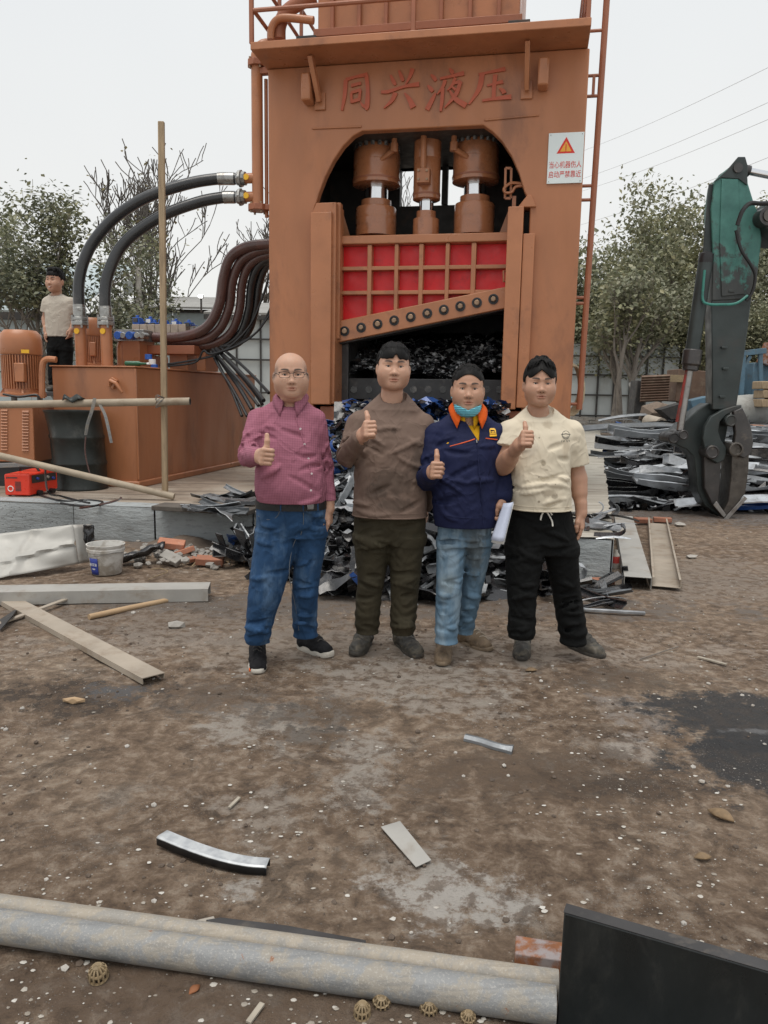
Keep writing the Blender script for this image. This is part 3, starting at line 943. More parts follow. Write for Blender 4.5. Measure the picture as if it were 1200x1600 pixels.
# rounded hood over the arch: shallow step lines either side
for (u0, v0, u1, v1) in ((488, 201, 565, 198), (757, 188, 842, 180)):
 p0, p1 = fc(u0, v0), fc(u1, v1)
 pp(B().beam((p0[0], -.006, p0[1]), (p1[0], -.006, p1[1]), .022, .022), 'weld_seam', M['orange'], .006)
# guide columns proud of the frame
def column(u0, u1, v0, v1, proud, steps):
 za, zb = fz((u0 + u1) / 2, v0, -proud), fz((u0 + u1) / 2, v1, -proud)
 return fx(u0, 450, -proud), fx(u1, 450, -proud), za, zb
x0, x1, z1, z0 = column(485, 517, 331, 632, .10, 0)
pp(B().bb(x0, x1, -.10, .3, z0, z1), 'guide_column', M['orange_flat'], .01)
xg = fx(527, 450, .05)
pp(B().bb(x1 - .01, xg, -.04, .34, z0 + .01, fz(522, 316, -.04)), 'guide_column', M['orange_flat'], .008)
pp(B().prism([(x0, z1 + .003), (x1, z1 + .003), (x1 + .02, fz(500, 318)), (x0 + .05, fz(500, 318))], -.04, .2), 'column_cap', M['orange_flat'], .008)
x0b, x1b, z1b, z0b = column(789, 832, 322, 640, .10, 0)
pp(B().bb(x0b, x1b - .13, -.10, .3, z0b, z1b), 'guide_column', M['orange_flat'], .01)
pp(B().bb(x1b - .125, x1b, -.075, .3, z0b + .02, z1b - .28), 'guide_column', M['orange_flat'], .008)
pp(B().prism([(x0b + .1, z1b + .003), (x1b, z1b + .003), (x1b - .06, fz(815, 306)), (x0b + .2, fz(815, 306))], -.04, .2), 'column_cap', M['orange_flat'], .008)
# vertical guide angle left of ram, feet
pp(B().bb(fx(526, 400, .1), fx(533, 400, .1), .05, .16, fz(530, 530, .1), fz(530, 318, .1)), 'guide_rail', M['orange_flat'], .006)
pp(B().bb(fx(500, 640), hL + .35, .0, .5, 0, z0 - .02), 'foot', M['brown_paint'], .01)
pp(B().bb(hR - .35, fx(838, 640), .0, .5, 0, z0b - .02), 'foot', M['brown_paint'], .01)
# the mouth: liners, charging box walled black to keep it dark, lower blade seat
yB = .32
pp(B().bb(fx(528, 560, yB), fx(545, 560, yB), yB - .02, 1.6, 0, fz(536, 520, yB)), 'liner', M['steel_dark'], .006)
pp(B().bb(fx(787, 560, yB), fx(800, 560, yB), yB - .02, 1.6, 0, fz(790, 440, yB)), 'liner', M['steel_dark'], .006)
xm0, xm1 = hL, hR
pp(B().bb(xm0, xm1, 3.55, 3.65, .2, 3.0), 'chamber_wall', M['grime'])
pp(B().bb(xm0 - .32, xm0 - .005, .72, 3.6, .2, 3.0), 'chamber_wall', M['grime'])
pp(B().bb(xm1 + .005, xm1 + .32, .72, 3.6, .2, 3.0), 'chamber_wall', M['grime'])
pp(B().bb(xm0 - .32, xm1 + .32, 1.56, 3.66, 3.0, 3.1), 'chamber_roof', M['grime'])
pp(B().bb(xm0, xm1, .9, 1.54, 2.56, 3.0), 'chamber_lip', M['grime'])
bs0, bs1 = fx(545, 600, .36), fx(787, 600, .36)
zb1, zb0 = fz(660, 592, .36), fz(660, 626, .36)
seat = child_root(pp(B().bb(bs0, bs1, .34, .7, zb0, zb1), 'blade_seat', M['grime'], .008), press)
for u in (553, 576.5, 600, 623, 646, 669, 692, 715, 738, 761, 780):
 q = fc(u, 608.5, .34)
 B().cyl((q[0], .333, q[1]), (q[0], .36, q[1]), .043, n=14).build('bolt_hole', M['scrap_black'], seat, local=True)
pp(B().bb(bs0, bs1, .45, 3.5, .0, zb0 - .02), 'feed_table', M['grime'])
# ------------- ram
yr = .16
zt0, zt1 = fz(660, 380, yr), fz(660, 366, yr)
rl, rr_ = fx(529, 420, yr), fx(795, 420, yr)
ram_top = B().prism([(rl - .02, zt0), (rr_ + .02, zt0), (rr_ + .02, zt1), (rl - .02, zt1)], yr - .02, yr + 1.0)
pp(ram_top, 'ram_top_plate', M['orange_flat'], .012)
bl0, bl1 = fc(529, 502, yr - .02), fc(793, 448, yr - .02)
bm0, bm1 = fc(526, 536, yr - .02), fc(791, 482, yr - .02)
# red back plate of the ram, boxed by ribs
pp(B().prism([(rl, bl0[1] - .05), (rr_, bl1[1] - .05), (rr_, zt0 - .002), (rl, zt0 - .002)], yr + .13, yr + .34), 'ram_panel', M['red'])
pp(B().prism([(rl - .03, bm0[1] + .1), (rr_ + .03, bm1[1] + .1), (rr_ + .03, zt0 - .003), (rl - .03, zt0 - .003)], yr + .345, yr + 1.0), 'ram_body', M['brown_paint'])
def zslope(x): return bl0[1] + (bl1[1] - bl0[1]) * (x - bl0[0]) / (bl1[0] - bl0[0])
for u, w in ((531, .03), (577, .05), (619, .045), (657.5, .05), (698.5, .045), (739.5, .055), (794, .03)):
 x = fx(u, 420, yr)
 pp(B().bb(x - w / 2, x + w / 2, yr, yr + .128, zslope(x) - .03, zt0 - .004), 'rib', M['orange_flat'], .006)
for vL, vR in ((419, 416), (457, 454)):
 za = fz(577, vL, yr)
 pp(B().bb(rl + .016, rr_ - .016, yr + .006, yr + .126, za - .022, za + .022), 'rib', M['orange_flat'], .005)
pp(B().bb(rl + .005, fx(690, 457, yr), yr + .09, yr + .124, zslope(rl), zslope(rl) + .03), 'rib', M['orange_flat'])
beam = child_root(pp(B().prism([bm0, bm1, bl1, bl0], yr - .05, yr + .30), 'blade_beam', M['orange_flat'], .01), press)
pp(B().prism([(bm0[0] + .02, bm0[1] - .012), (bm1[0] - .01, bm1[1] - .012), (bm1[0] - .01, bm1[1] + .03), (bm0[0] + .02, bm0[1] + .03)], yr + .02, yr + .28), 'upper_blade', M['steel_dark'], .004)
for i in range(10):
 u = 538.5 + (771 - 538.5) * i / 9
 v = 517.5 + (467.5 - 517.5) * i / 9
 q = fc(u, v, yr - .05)
 b = B().lathe([(.058, 0), (.058, .006), (.045, .008), (.040, -.004)], (q[0], yr - .052, q[1]), (0, -1, 0), 20)
 o = b.build('washer', M['grime'], beam, local=True)
 B().lathe([(.032, -.01), (.032, .024), (.024, .030)], (q[0], yr - .05, q[1]), (0, -1, 0), 6 if i % 2 else 12).build('bolt', M['bolt'], beam, local=True, bevel=.002)
# right handle on the ram, hose loop
q0, q1 = fc(787, 424, yr - .04), fc(787, 440, yr - .04)
pp(B().tube([(q0[0] + .05, yr, q0[1]), (q0[0], yr - .06, q0[1]), (q1[0], yr - .06, q1[1]), (q1[0] + .05, yr, q1[1])], .012, 6), 'handle', M['orange_flat'])
# gussets on the ram top
for (u0, u1, vt) in ((534, 546, 345), (786, 795, 345)):
 zt = fz(u0, vt, .7)
 pp(B().prism([(fx(533, 366, .7), zt1 + .003), (fx(553, 366, .7), zt1 + .003), (fx(535, 366, .7), zt + .15)] if u0 < 600 else [(fx(797, 366, .7), zt1 + .003), (fx(777, 366, .7), zt1 + .003), (fx(796, 366, .7), zt + .15)], .6, .64), 'gusset', M['orange_flat'], .004)
# ------------- cylinders
def cyl_set(uc, vtop, rb, rr1, rbase, v_flange, v_body, v_end, v_rod, v_base, yc, name, bolts):
 zt, zf, zbd, ze, zr, zb = (fz(uc, v, yc) for v in (vtop, v_flange, v_body, v_end, v_rod, v_base))
 xc = fx(uc, (v_body + v_flange) / 2, yc)
 zt = max(zt, zA + .06)
 sc = (fx(uc + 50, 260, yc) - fx(uc, 260, yc)) / 50
 R_, r1, rB = rb * sc, rr1 * sc, rbase * sc
 h = child_root(pp(B().lathe([(R_ * .83, zt), (R_ * .83, zf + .02), (R_ * .88, zf), (R_ * .98, zf - .06), (R_, zf - .10), (R_, zbd + .003), (R_ * .992, zbd), (R_, zbd - .003), (R_, ze + .10), (R_ * 1.02, ze + .085), (R_ * 1.02, ze + .01), (R_ * .9, ze), (r1 * 1.1, ze)], (xc, yc, 0), n=40), name, M['orange_gloss']), press)
 ring = B().lathe([(R_ * .87, zf + .02), (R_ * .9, zf + .02), (R_ * .9, zf + .075), (R_ * .82, zf + .08)], (xc, yc, 0), n=40)
 ring.build('flange', M['brown_paint'], h, local=True)
 for k in range(bolts):
  a = 2 * math.pi * k / bolts
  p = (xc + math.cos(a) * R_ * .93, yc + math.sin(a) * R_ * .93, zf)
  B().cyl((p[0], p[1], p[2] - .035), (p[0], p[1], p[2] + .05), .026, n=6).build('bolt', M['fitting'], h, local=True)
 B().lathe([(R_ * 1.005, ze + .07), (R_ * 1.035, ze + .07), (R_ * 1.035, ze + .05), (R_ * 1.005, ze + .05)], (xc, yc, 0), n=40, cap=False).build('end_ring', M['brown_paint'], h, local=True)
 pp(B().cyl((xc, yc, zr - .3), (xc, yc, ze + .02), r1, n=40), 'rod', M['chrome'])
 pp(B().lathe([(rB * .74, zr + .10), (rB * .74, zr + .02), (rB * .97, zr + .015), (rB, zr), (rB, zb + .15), (rB * .995, zb + .145), (rB, zb + .14), (rB, zb - .05)], (xc, yc, 0), n=40), 'rod_base', M['orange_gloss'])
 return xc, R_, zf, ze
yc = .66
c1 = cyl_set(589, 205, 36, 18, 31.5, 232, 256, 292, 328, 364, yc, 'cylinder', 20)
c2 = cyl_set(744.5, 203, 36, 18, 32, 224, 250, 287, 322, 362, yc, 'cylinder', 20)
c3 = cyl_set(668.5, 200, 21, 11.5, 20.5, 206, 250, 314, 345, 364, yc - .1, 'cylinder', 12)
zq = fz(661, 262, .3)
xq = fx(661, 240, .3)
pp(B().tube([(xq, .33, zA + .05), (xq, .33, zq)], .034, 10), 'oil_pipe', M['orange_flat'])
pad = child_root(pp(B().bb(fx(651, 270, .28), fx(671, 270, .28), .28, .42, fz(660, 285, .28), fz(660, 262, .28)), 'oil_flange', M['orange_flat'], .006), press)
for du in (654, 667):
 for dv in (266.5, 280):
  q = fc(du, dv, .28)
  B().cyl((q[0], .262, q[1]), (q[0], .285, q[1]), .014, n=6).build('bolt', M['bolt'], pad, local=True)
for (u, vt, vb) in ((615.5, 203, 237), (709, 200, 235)):
 x, zb_ = fx(u, 220, .35), fz(u, vb, .35)
 pp(B().tube([(x, .38, zA + .03), (x, .38, zb_ + .06)], .032, 10).tube([(x, .38, zb_ + .10), (x, .38, zb_)], .045, 8).tube([(x, .38, zb_ + .03), (x + (.16 if u > 660 else -.16), .42, zb_ - .06)], .03, 8), 'oil_pipe', M['orange_flat'])
# small white-edged bracket and hose loop at the right of the arch
b = B()
q = fc(794, 265, .2)
for (u0, v0, u1, v1) in ((790, 263, 799, 263), (799, 263, 798, 310), (790, 263, 789, 310), (789, 310, 798, 310)):
 p0, p1 = fc(u0, v0, .2), fc(u1, v1, .2)
 b.beam((p0[0], .2, p0[1]), (p1[0], .2, p1[1]), .025, .025)
pp(b, 'bracket', M['orange_flat'])
pts = [fc(u, v, .14) for u, v in ((822, 288), (800, 286), (788, 294), (790, 301), (800, 300), (806, 292), (820, 290))]
pp(B().tube(spline([(x, .14, z) for x, z in pts], 5), .016, 6), 'hose_loop', M['orange_flat'])
pp(B().bb(fx(800, 320, .2), fx(806, 320, .2), .2, .26, fz(803, 345, .2), fz(803, 306, .2)), 'bracket', M['orange_flat'])
# ------------- platform
oF = 0.
for k in range(300):
 oF = -k * .01
 if fz(392, 79, oF) <= zP: break
xPL, xPR = fx(391, 79, oF), fx(924, 38, oF)
zPt = zP + .085
plat = pp(B().bb(xPL, xPR, oF, D + .5, zP + .006, zPt), 'platform', M['orange_flat'], .008)
for (u0, v0, u1, v1, w) in ((478, 70, 500, 160, .09), (821, 45, 823, 142, .10)):
 xt, xbt = fx(u0 + 4, v0, oF + .15), fx(u1, v1, -.02)
 zt_, zbt = zP + .004, fz(u1, v1, -.02)
 pp(B().beam((xt, oF + .22, zt_), (xbt, -.05, zbt), w, .05, (1, 0, 0)), 'brace', M['orange_flat'], .006)
 pp(B().bb(xbt - .06, xbt + .06, -.03, -.003, zbt - .08, zbt + .10), 'brace_pad', M['orange_flat'], .005)
for (u, v0, v1) in ((481, 118, 161), (850, 94, 138)):
 x = fx(u, v0, -.1)
 pp(B().bb(x - .055, x + .055, -.2, -.003, fz(u, v1, -.1), fz(u, v0, -.1)), 'lug', M['orange_flat'], .02)
# railing
yR = oF + .03
rail = B()
def rp(u, v): return fc(u, v, yR)
posts = [(393, .0), (646, 0), (919, 0)]
zr1 = fz(400, 40, yR)
for u, _ in posts:
 x = fx(u, 30, yR)
 pp(B().bb(x - .022, x + .022, yR - .022, yR + .022, zPt - .01, zPt + 1.1), 'railing_post', M['brown_paint'], .004)
zr = zPt + .32
pp(B().tube([(xPL + .03, yR, zr), (xPR - .03, yR, zr)], .024, 8), 'railing_bar', M['brown_paint'])
pp(B().tube([(xPL + .03, yR, zPt + .72), (xPR - .03, yR, zPt + .72)], .024, 8), 'railing_bar', M['brown_paint'])
pp(B().tube([(xPL + .03, yR, zPt + 1.1), (xPR - .03, yR, zPt + 1.1)], .024, 8), 'railing_bar', M['brown_paint'])
for k in range(1, 4):
 yy = yR + (D + .4 - yR) * k / 3
 for x in (xPL + .03, xPR - .03):
  pp(B().bb(x - .02, x + .02, yy - .02, yy + .02, zPt - .01, zPt + 1.1), 'railing_post', M['brown_paint'], .004)
for h in (.32, .72, 1.1):
 for x in (xPL + .03, xPR - .03):
  pp(B().tube([(x, yR, zPt + h), (x, D + .4, zPt + h)], .022, 8), 'railing_bar', M['brown_paint'])
# oil tank on top
yT = -.10
tx0, tx1 = fx(496, 30, yT), fx(812, 20, yT)
zt_b = fz(650, 42, yT)
tank_top = child_root(pp(B().bb(tx0, tx1, yT + .02, D + .1, zt_b, zt_b + 1.25), 'top_tank', M['orange_flat'], .01), press)
B().bb(tx0 - .03, tx1 + .03, yT - .06, D + .16, zt_b - .05, zt_b + .03).build('rim', M['brown_paint'], tank_top, local=True, bevel=.006)
for u in (520, 562, 604, 646, 690, 735, 780):
 x = fx(u, 10, yT)
 B().bb(x - .02, x + .02, yT - .035, yT + .018, zt_b + .032, zt_b + 1.25).build('rib', M['brown_paint'], tank_top, local=True, bevel=.004)
b = B()
for u in (505, 640, 800):
 x = fx(u, 45, yT)
 b.bb(x - .1, x + .1, yT + .1, D, zPt - .003, zt_b - .052)
pp(b, 'tank_bearer', M['frame_dark'])
for u, v in ((482, 56), (812, 28)):
 x = fx(u, v, oF + .25)
 pp(B().bb(x - .11, x + .11, oF + .15, oF + .45, zPt - .002, zPt + .09), 'channel_stub', M['frame_dark'], .005)
# pipework at the left
x = fx(402, 200, .1)
zpt, zpb = fz(402, 100, .1), fz(402, 325, .1)
vert = child_root(pp(B().cyl((x, .1, zpb), (x, .1, zpt), .066, n=20), 'riser_pipe', M['orange_flat']), press)
for z, r_ in ((zpt, .11), (zpb, .12)):
 B().cyl((x, .1, z - .035), (x, .1, z + .035), r_, n=8).build('flange', M['brown_paint'], vert, local=True, bevel=.006)
 for k in range(4):
  a = .78 + k * 1.5708
  B().cyl((x + .085 * math.cos(a), .1 + .085 * math.sin(a), z - .06), (x + .085 * math.cos(a), .1 + .085 * math.sin(a), z + .06), .014, n=6).build('bolt', M['bolt'], vert, local=True)
pp(B().bb(x, xL + .01, .06, .14, zpb - .03, zpb + .03), 'pipe_clamp', M['brown_paint'], .006)
pp(B().bb(x, xL + .01, .06, .14, zpt - .12, zpt - .05), 'pipe_clamp', M['brown_paint'], .006)
pp(B().tube(spline([(x, .1, zpt), (x, .1, zpt + .10), (x + .06, .16, zpt + .22), (x + .22, .3, zpt + .27)], 6), .064, 14), 'elbow', M['orange_flat'])
x2 = fx(416, 200, .15)
pp(B().cyl((x2, .15, zpb - .1), (x2, .15, zpt - .15), .022, n=10), 'drain_pipe', M['orange_flat'])
# bent pipes on the platform
def path(us, off): return [Vector((fx(u, v, off), off, fz(u, v, off))) for u, v in us]
pp(B().tube(spline(path([(436, 62), (437, 40), (447, 20), (466, 6), (492, -6)], .0), 6), .075, 14), 'bent_pipe', M['brown_paint'])
pp(B().tube(spline(path([(423, 62), (424, 45), (432, 32), (448, 28), (490, 32)], -.1), 6), .042, 12), 'bent_pipe', M['orange_flat'])
# hose unions on the riser
HU = []
for v in (278.5, 307.5):
 q = fc(392, v, .1)
 z = q[1]
 xa, xb = fx(368, v, .1), x - .05
 u_ = child_root(pp(B().cyl((fx(384, v, .1), .1, z), (x, .1, z), .058, n=16), 'union', M['orange_flat']), press)
 bb_ = B()
 bb_.cyl((fx(371, v, .1), .1, z), (fx(384, v, .1), .1, z), .078, n=10)
 bb_.cyl((fx(374, v, .1), .1, z), (fx(378, v, .1), .1, z), .10, n=8)
 bb_.build('coupling', M['fitting'], u_, local=True, bevel=.004)
 B().cyl((fx(387.5, v, .1), .03, z), (fx(387.5, v, .1), .05, z), .034, n=14).build('mark', M['yellow'], u_, local=True)
 HU.append(PM @ Vector((fx(369, v, .1), .1, z)))
# ladder rail at the right
yLd = .15
r0, r1 = fc(948, 0, yLd), fc(905, 640, yLd)
sl_ = (r0[0] - r1[0]) / (r0[1] - r1[1])
lad = child_root(pp(B().tube([(r1[0], yLd, r1[1]), (r0[0], yLd, r0[1]), (r0[0] + sl_ * .8, yLd, r0[1] + .8)], .034, 10), 'ladder_rail', M['brown_paint']), press)
def lx(z): return r1[0] + sl_ * (z - r1[1])
for v in (48, 118, 150, 290, 312, 465, 474, 632):
 z = fz(930, v, yLd)
 B().tube([(xR - .02, yLd, z), (lx(z), yLd, z)], .018, 8).build('rung', M['brown_paint'], lad, local=True)
za, zb = fz(930, 118, yLd), fz(930, 150, yLd)
B().bb(xR + .05, xR + .08, yLd - .02, yLd + .02, zb, za).build('rung', M['brown_paint'], lad, local=True)
# ------------- raised characters on the beam: brush strokes as tapered bars
def stroke(b, pts, ws, x0, z0, sx, sz):
 """one brush stroke: a flat ribbon of changing width, 14 mm thick"""
 n = len(pts)
 L_, R2 = [], []
 for i, (px, py) in enumerate(pts):
  a, c = pts[max(i - 1, 0)], pts[min(i + 1, n - 1)]
  dx, dy = c[0] - a[0], c[1] - a[1]
  l = math.hypot(dx, dy) or 1
  w = ws[i] / 2
  L_.append((px - dy / l * w, py + dx / l * w))
  R2.append((px + dy / l * w, py - dx / l * w))
 for i in range(n - 1):
  qd = [L_[i], L_[i + 1], R2[i + 1], R2[i]]
  b.prism([(x0 + q[0] * sx, z0 - q[1] * sz) for q in qd], stroke.y - .016 - .0002 * i, stroke.y)
stroke.y = -.0005
CHARS = [
 ((532, 111, 580, 172), [([(18, 22), (15, 60), (6, 100)], [13, 12, 7]), ([(18, 22), (50, 16), (88, 12)], [9, 7, 11]), ([(84, 12), (90, 50), (88, 92), (82, 100)], [12, 12, 15, 6]), ([(88, 96), (74, 90), (66, 80)], [10, 8, 2]),
   ([(36, 38), (68, 33)], [8, 8]), ([(36, 56), (38, 82)], [9, 8]), ([(36, 56), (68, 50)], [7, 9]), ([(66, 50), (63, 76)], [9, 8]), ([(37, 80), (66, 74)], [8, 9])]),
 ((596, 108, 655, 170), [([(24, 14), (32, 30), (38, 40)], [5, 10, 7]), ([(46, 4), (53, 20), (58, 32)], [5, 10, 7]), ([(82, 2), (76, 20), (64, 42)], [11, 9, 3]), ([(0, 56), (20, 56), (60, 46), (100, 42)], [7, 9, 7, 12]),
   ([(38, 60), (30, 78), (8, 98)], [12, 10, 3]), ([(62, 62), (76, 80), (86, 100)], [4, 12, 16])]),
 ((667, 108, 727, 172), [([(10, 12), (18, 20), (24, 28)], [4, 10, 8]), ([(2, 38), (10, 46), (16, 54)], [4, 10, 8]), ([(24, 58), (14, 76), (2, 98)], [5, 11, 12]), ([(58, 0), (64, 8), (68, 14)], [4, 10, 7]), ([(34, 24), (60, 20), (96, 14)], [6, 7, 11]),
   ([(48, 28), (42, 44), (28, 62)], [9, 8, 3]), ([(42, 48), (41, 76), (38, 104)], [9, 9, 6]), ([(74, 24), (66, 42), (54, 54)], [8, 7, 3]), ([(68, 38), (88, 34)], [6, 9]), ([(88, 34), (76, 66), (48, 96)], [9, 10, 3]), ([(66, 46), (76, 54)], [4, 7]), ([(60, 54), (76, 76), (104, 94)], [4, 11, 14])]),
 ((731, 104, 800, 162), [([(24, 20), (50, 16), (84, 10)], [6, 7, 11]), ([(32, 20), (26, 60), (4, 100)], [12, 11, 4]), ([(44, 52), (62, 48), (80, 44)], [6, 7, 10]), ([(62, 24), (60, 60), (60, 88)], [10, 9, 9]), ([(34, 92), (60, 89), (100, 86)], [6, 8, 13]), ([(72, 62), (80, 68), (84, 76)], [4, 9, 10])]),
]
for (u0, v0, u1, v1), strokes in CHARS:
 p0, p1 = fc(u0, (v0 + v1) / 2), fc(u1, (v0 + v1) / 2)
 ztop, zbot = fz((u0 + u1) / 2, v0), fz((u0 + u1) / 2, v1)
 che = bpy.data.objects.new('raised_character', None)
 COL.objects.link(che)
 che.parent = press
 for k, (pts, ws) in enumerate(strokes):
  b = B()
  stroke.y = -.0005 - .0012 * k
  if len(pts) > 2:
   sp = [Vector((p[0], p[1], w)) for p, w in zip(pts, ws)]
   sp = spline(sp, 4)
   pts, ws = [(q.x, q.y) for q in sp], [q.z for q in sp]
  stroke(b, pts, ws, p0[0], ztop, (p1[0] - p0[0]) / 100, (ztop - zbot) / 100)
  pp(b, 'brush_stroke', M['letter'], sharp=None, root=che)
# ------------- warning sign screwed to the frame
def text_mesh(s, size, mat, root, mtx, name='lettering', align='CENTER', ext=.0006):
 cu = bpy.data.curves.new('t', 'FONT')
 cu.body = s
 cu.size = size
 cu.align_x = align
 cu.align_y = 'CENTER'
 cu.extrude = ext
 cu.resolution_u = 2
 t = bpy.data.objects.new('t', cu)
 COL.objects.link(t)
 bpy.context.view_layer.update()
 me = bpy.data.meshes.new_from_object(t.evaluated_get(bpy.context.evaluated_depsgraph_get()))
 bpy.data.objects.remove(t)
 bpy.data.curves.remove(cu)
 me.name = name
 me.transform(mtx)
 me.materials.clear()
 me.materials.append(mat)
 o = bpy.data.objects.new(name, me)
 COL.objects.link(o)
 if root: o.parent = root
 return o
RX90 = Matrix.Rotation(math.pi / 2, 4, 'X')
qa, qb = fc(856, 248), fc(911, 248)
sz0, sz1 = fz(883, 287), fz(883, 208)
sxc, szc, sw, sh = (qa[0] + qb[0]) / 2, (sz0 + sz1) / 2, qb[0] - qa[0], sz1 - sz0
sign = thing('warning_sign', 'white warning sign with a red triangle and two lines of red characters on the press', 'sign', PM @ Vector((sxc, -.012, szc)), PA)
B().box((0, 0, 0), (sw, .012, sh)).build('plate', M['sign'], sign, local=True, bevel=.002)
def tri(c, r): return [(c[0] + r * math.sin(a), c[1] + r * math.cos(a)) for a in (0, 2.0944, 4.18879)]
B().prism(tri((0, sh * .20), sh * .215), -.0075, -.0062).build('triangle', M['sign_red'], sign, local=True, sharp=None)
B().prism(tri((0, sh * .195), sh * .135), -.0088, -.0076).build('triangle', M['sign_yellow'], sign, local=True, sharp=None)
B().bb(-.005, .005, -.0098, -.0089, sh * .15, sh * .27).bb(-.005, .005, -.0098, -.0089, sh * .125, sh * .14).build('mark', M['sign_red'], sign, local=True, sharp=None)
for s, z in (('当心机器伤人', -.14), ('启动严禁靠近', -.33)):
 o = text_mesh(s, .047, M['sign_red'], sign, Matrix.Translation((0, -.0075, sh * z)) @ RX90 @ Matrix.Diagonal((1.22, 1.6, 1, 1)))
for x in (-1, 1):
 for z in (-1, 1):
  B().cyl((x * (sw / 2 - .02), -.010, z * (sh / 2 - .02)), (x * (sw / 2 - .02), -.005, z * (sh / 2 - .02)), .005, n=8).build('screw', M['steel'], sign, local=True)
# pale rope coil hung at the right edge of the press
q = fc(887, 605, .3)
rp_ = PM @ Vector((q[0], .3, q[1]))
b = B()
for k in range(5):
 pts = [rp_ + Vector((.13 * math.cos(t) + .01 * k, -.02 * k + .01 * math.sin(3 * t), .28 * math.sin(t) - .01 * k)) for t in (i * 2 * math.pi / 18 for i in range(19))]
 b.tube(pts, .014, 5, cap=False)
tag(b.build('rope_coil', M['rope'], org=rp_), 'pale coil of rope hung on the right edge of the press', 'rope')
# ------------------------------------------------------------ hydraulic tank and what stands on it
T0 = G(216, 762, SZ)
TA = RAD(-11.9)
TM = Matrix.Translation(T0) @ Matrix.Rotation(TA, 4, 'Z')
TI = TM.inverted()
TH = P(214, 572, T0.y).z - SZ
TW = (T0 - P(66, 600, T0.y)).x / math.cos(TA) * .98
TL = 3.75
tank = thing('hydraulic_tank', 'long orange hydraulic oil tank standing on the slab left of the press', 'oil tank', T0, TA)
tk = dict(local=True)
B().bb(-TW, 0, 0, TL, .06, TH - .02).build('tank_body', M['orange'], tank, bevel=.012, **tk)
B().bb(-TW - .02, .02, -.02, TL + .02, TH - .018, TH).build('tank_lid', M['orange'], tank, bevel=.006, **tk)
B().bb(-TW - .035, .035, -.035, TL, 0, .075).build('base_flange', M['orange_flat'], tank, bevel=.012, **tk)
B().tube([(.012, -.005, .1), (.012, -.005, TH - .03)], .012, 6).build('weld_seam', M['orange_flat'], tank, **tk)
b = B().tube([(-.30, -.02, TH - .24), (-.27, -.07, TH - .17), (-.20, -.07, TH - .20), (-.13, -.06, TH - .31)], [.02, .024, .024, .018], 8)
b.box((-.27, -.02, TH - .20), (.08, .04, .12), Matrix.Rotation(.5, 3, 'Y'))
b.build('lifting_lug', M['orange_flat'], tank, bevel=.006, **tk)
def tl(u, v, y):
 """pixel -> local tank point at local depth y"""
 o = TI @ Vector((0, 0, CH))
 d = TI.to_3x3() @ ray(u, v)
 return o + d * ((y - o.y) / d.y)
# two orange risers with zinc flanges: the arched hoses start here
HS = []
for u in (125, 165.5):
 q0, q1 = tl(u, 575, .25), tl(u, 506, .25)
 rs = child_root(B().cyl((q1.x, .25, TH - .05), (q1.x, .25, q1.z), .068, n=20).build('riser', M['orange_flat'], tank, **tk), tank)
 f = B()
 f.cyl((q1.x, .25, q1.z - .02), (q1.x, .25, q1.z + .03), .10, n=8)
 f.cyl((q1.x, .25, q1.z + .035), (q1.x, .25, q1.z + .075), .095, n=8)
 f.cyl((q1.x, .25, q1.z + .07), (q1.x, .25, q1.z + .19), .074, n=16)
 f.build('coupling', M['fitting'], rs, bevel=.005, **tk)
 for k in range(4):
  a = .78 + 1.57 * k
  B().cyl((q1.x + .085 * math.cos(a), .25 + .085 * math.sin(a), q1.z - .05), (q1.x + .085 * math.cos(a), .25 + .085 * math.sin(a), q1.z + .10), .013, n=6).build('bolt', M['steel'], rs, **tk)
 B().cyl((q1.x, .17, q1.z - .09), (q1.x, .185, q1.z - .09), .034, n=14).build('mark', M['yellow'], rs, **tk)
 HS.append(TM @ Vector((q1.x, .25, q1.z + .17)))
def px_path(us, Ya, Yb):
 n = len(us)
 return [P(u, v, Ya + (Yb - Ya) * i / (n - 1)) for i, (u, v) in enumerate(us)]
arcs = [[(123, 462), (124, 437), (131, 408), (148, 375), (182, 338), (230, 308), (290, 288), (335, 280)],
  [(164, 468), (166, 440), (175, 412), (190, 385), (217, 360), (260, 334), (310, 316), (345, 309)]]
for i in (0, 1):
 mid = px_path(arcs[i], HS[i].y, HU[i].y)
 pts = spline([HS[i]] + mid + [HU[i]], 7)
 h = thing('arched_hose', ('upper, longer' if i == 0 else 'lower, shorter') + ' thick black hose arching from the tank to the press', 'hose', HS[i])
 h['group'] = 'arched black hoses'
 o = child_root(B().tube(pts, .066, 18).build('hose', M['black_rubber'], h), h)
 B().tube(pts[-7:-1], .071, 18).build('ferrule', M['fitting'], h)
 B().tube(pts[:4], .072, 18).build('ferrule', M['fitting'], h)
# elbow pipe and valve manifold on the lid
ym = 1.0
q = tl(193, 545, ym)
B().tube(spline([(q.x, ym, TH - .03), (q.x, ym, q.z), (q.x + .03, ym, q.z + .07), (q.x + .12, ym, q.z + .10), (q.x + .22, ym, q.z + .10)], 5), .085, 16).build('elbow', M['orange_flat'], tank, **tk)
B().cyl((q.x, ym, TH - .01), (q.x, ym, TH + .04), .12, n=16).build('elbow_flange', M['orange_flat'], tank, **tk)
a0, a1 = tl(204, 532, ym + .1), tl(231, 570, ym + .1)
B().bb(a0.x, a1.x, ym - .1, ym + .3, TH - .01, a0.z).build('pump_block', M['orange_flat'], tank, bevel=.008, **tk)
a0, a1 = tl(231, 540, ym + .2), tl(309, 554, ym + .2)
B().bb(a0.x, a1.x, ym + .1, ym + .5, a1.z, a0.z).build('manifold_tray', M['brown_paint'], tank, bevel=.006, **tk)
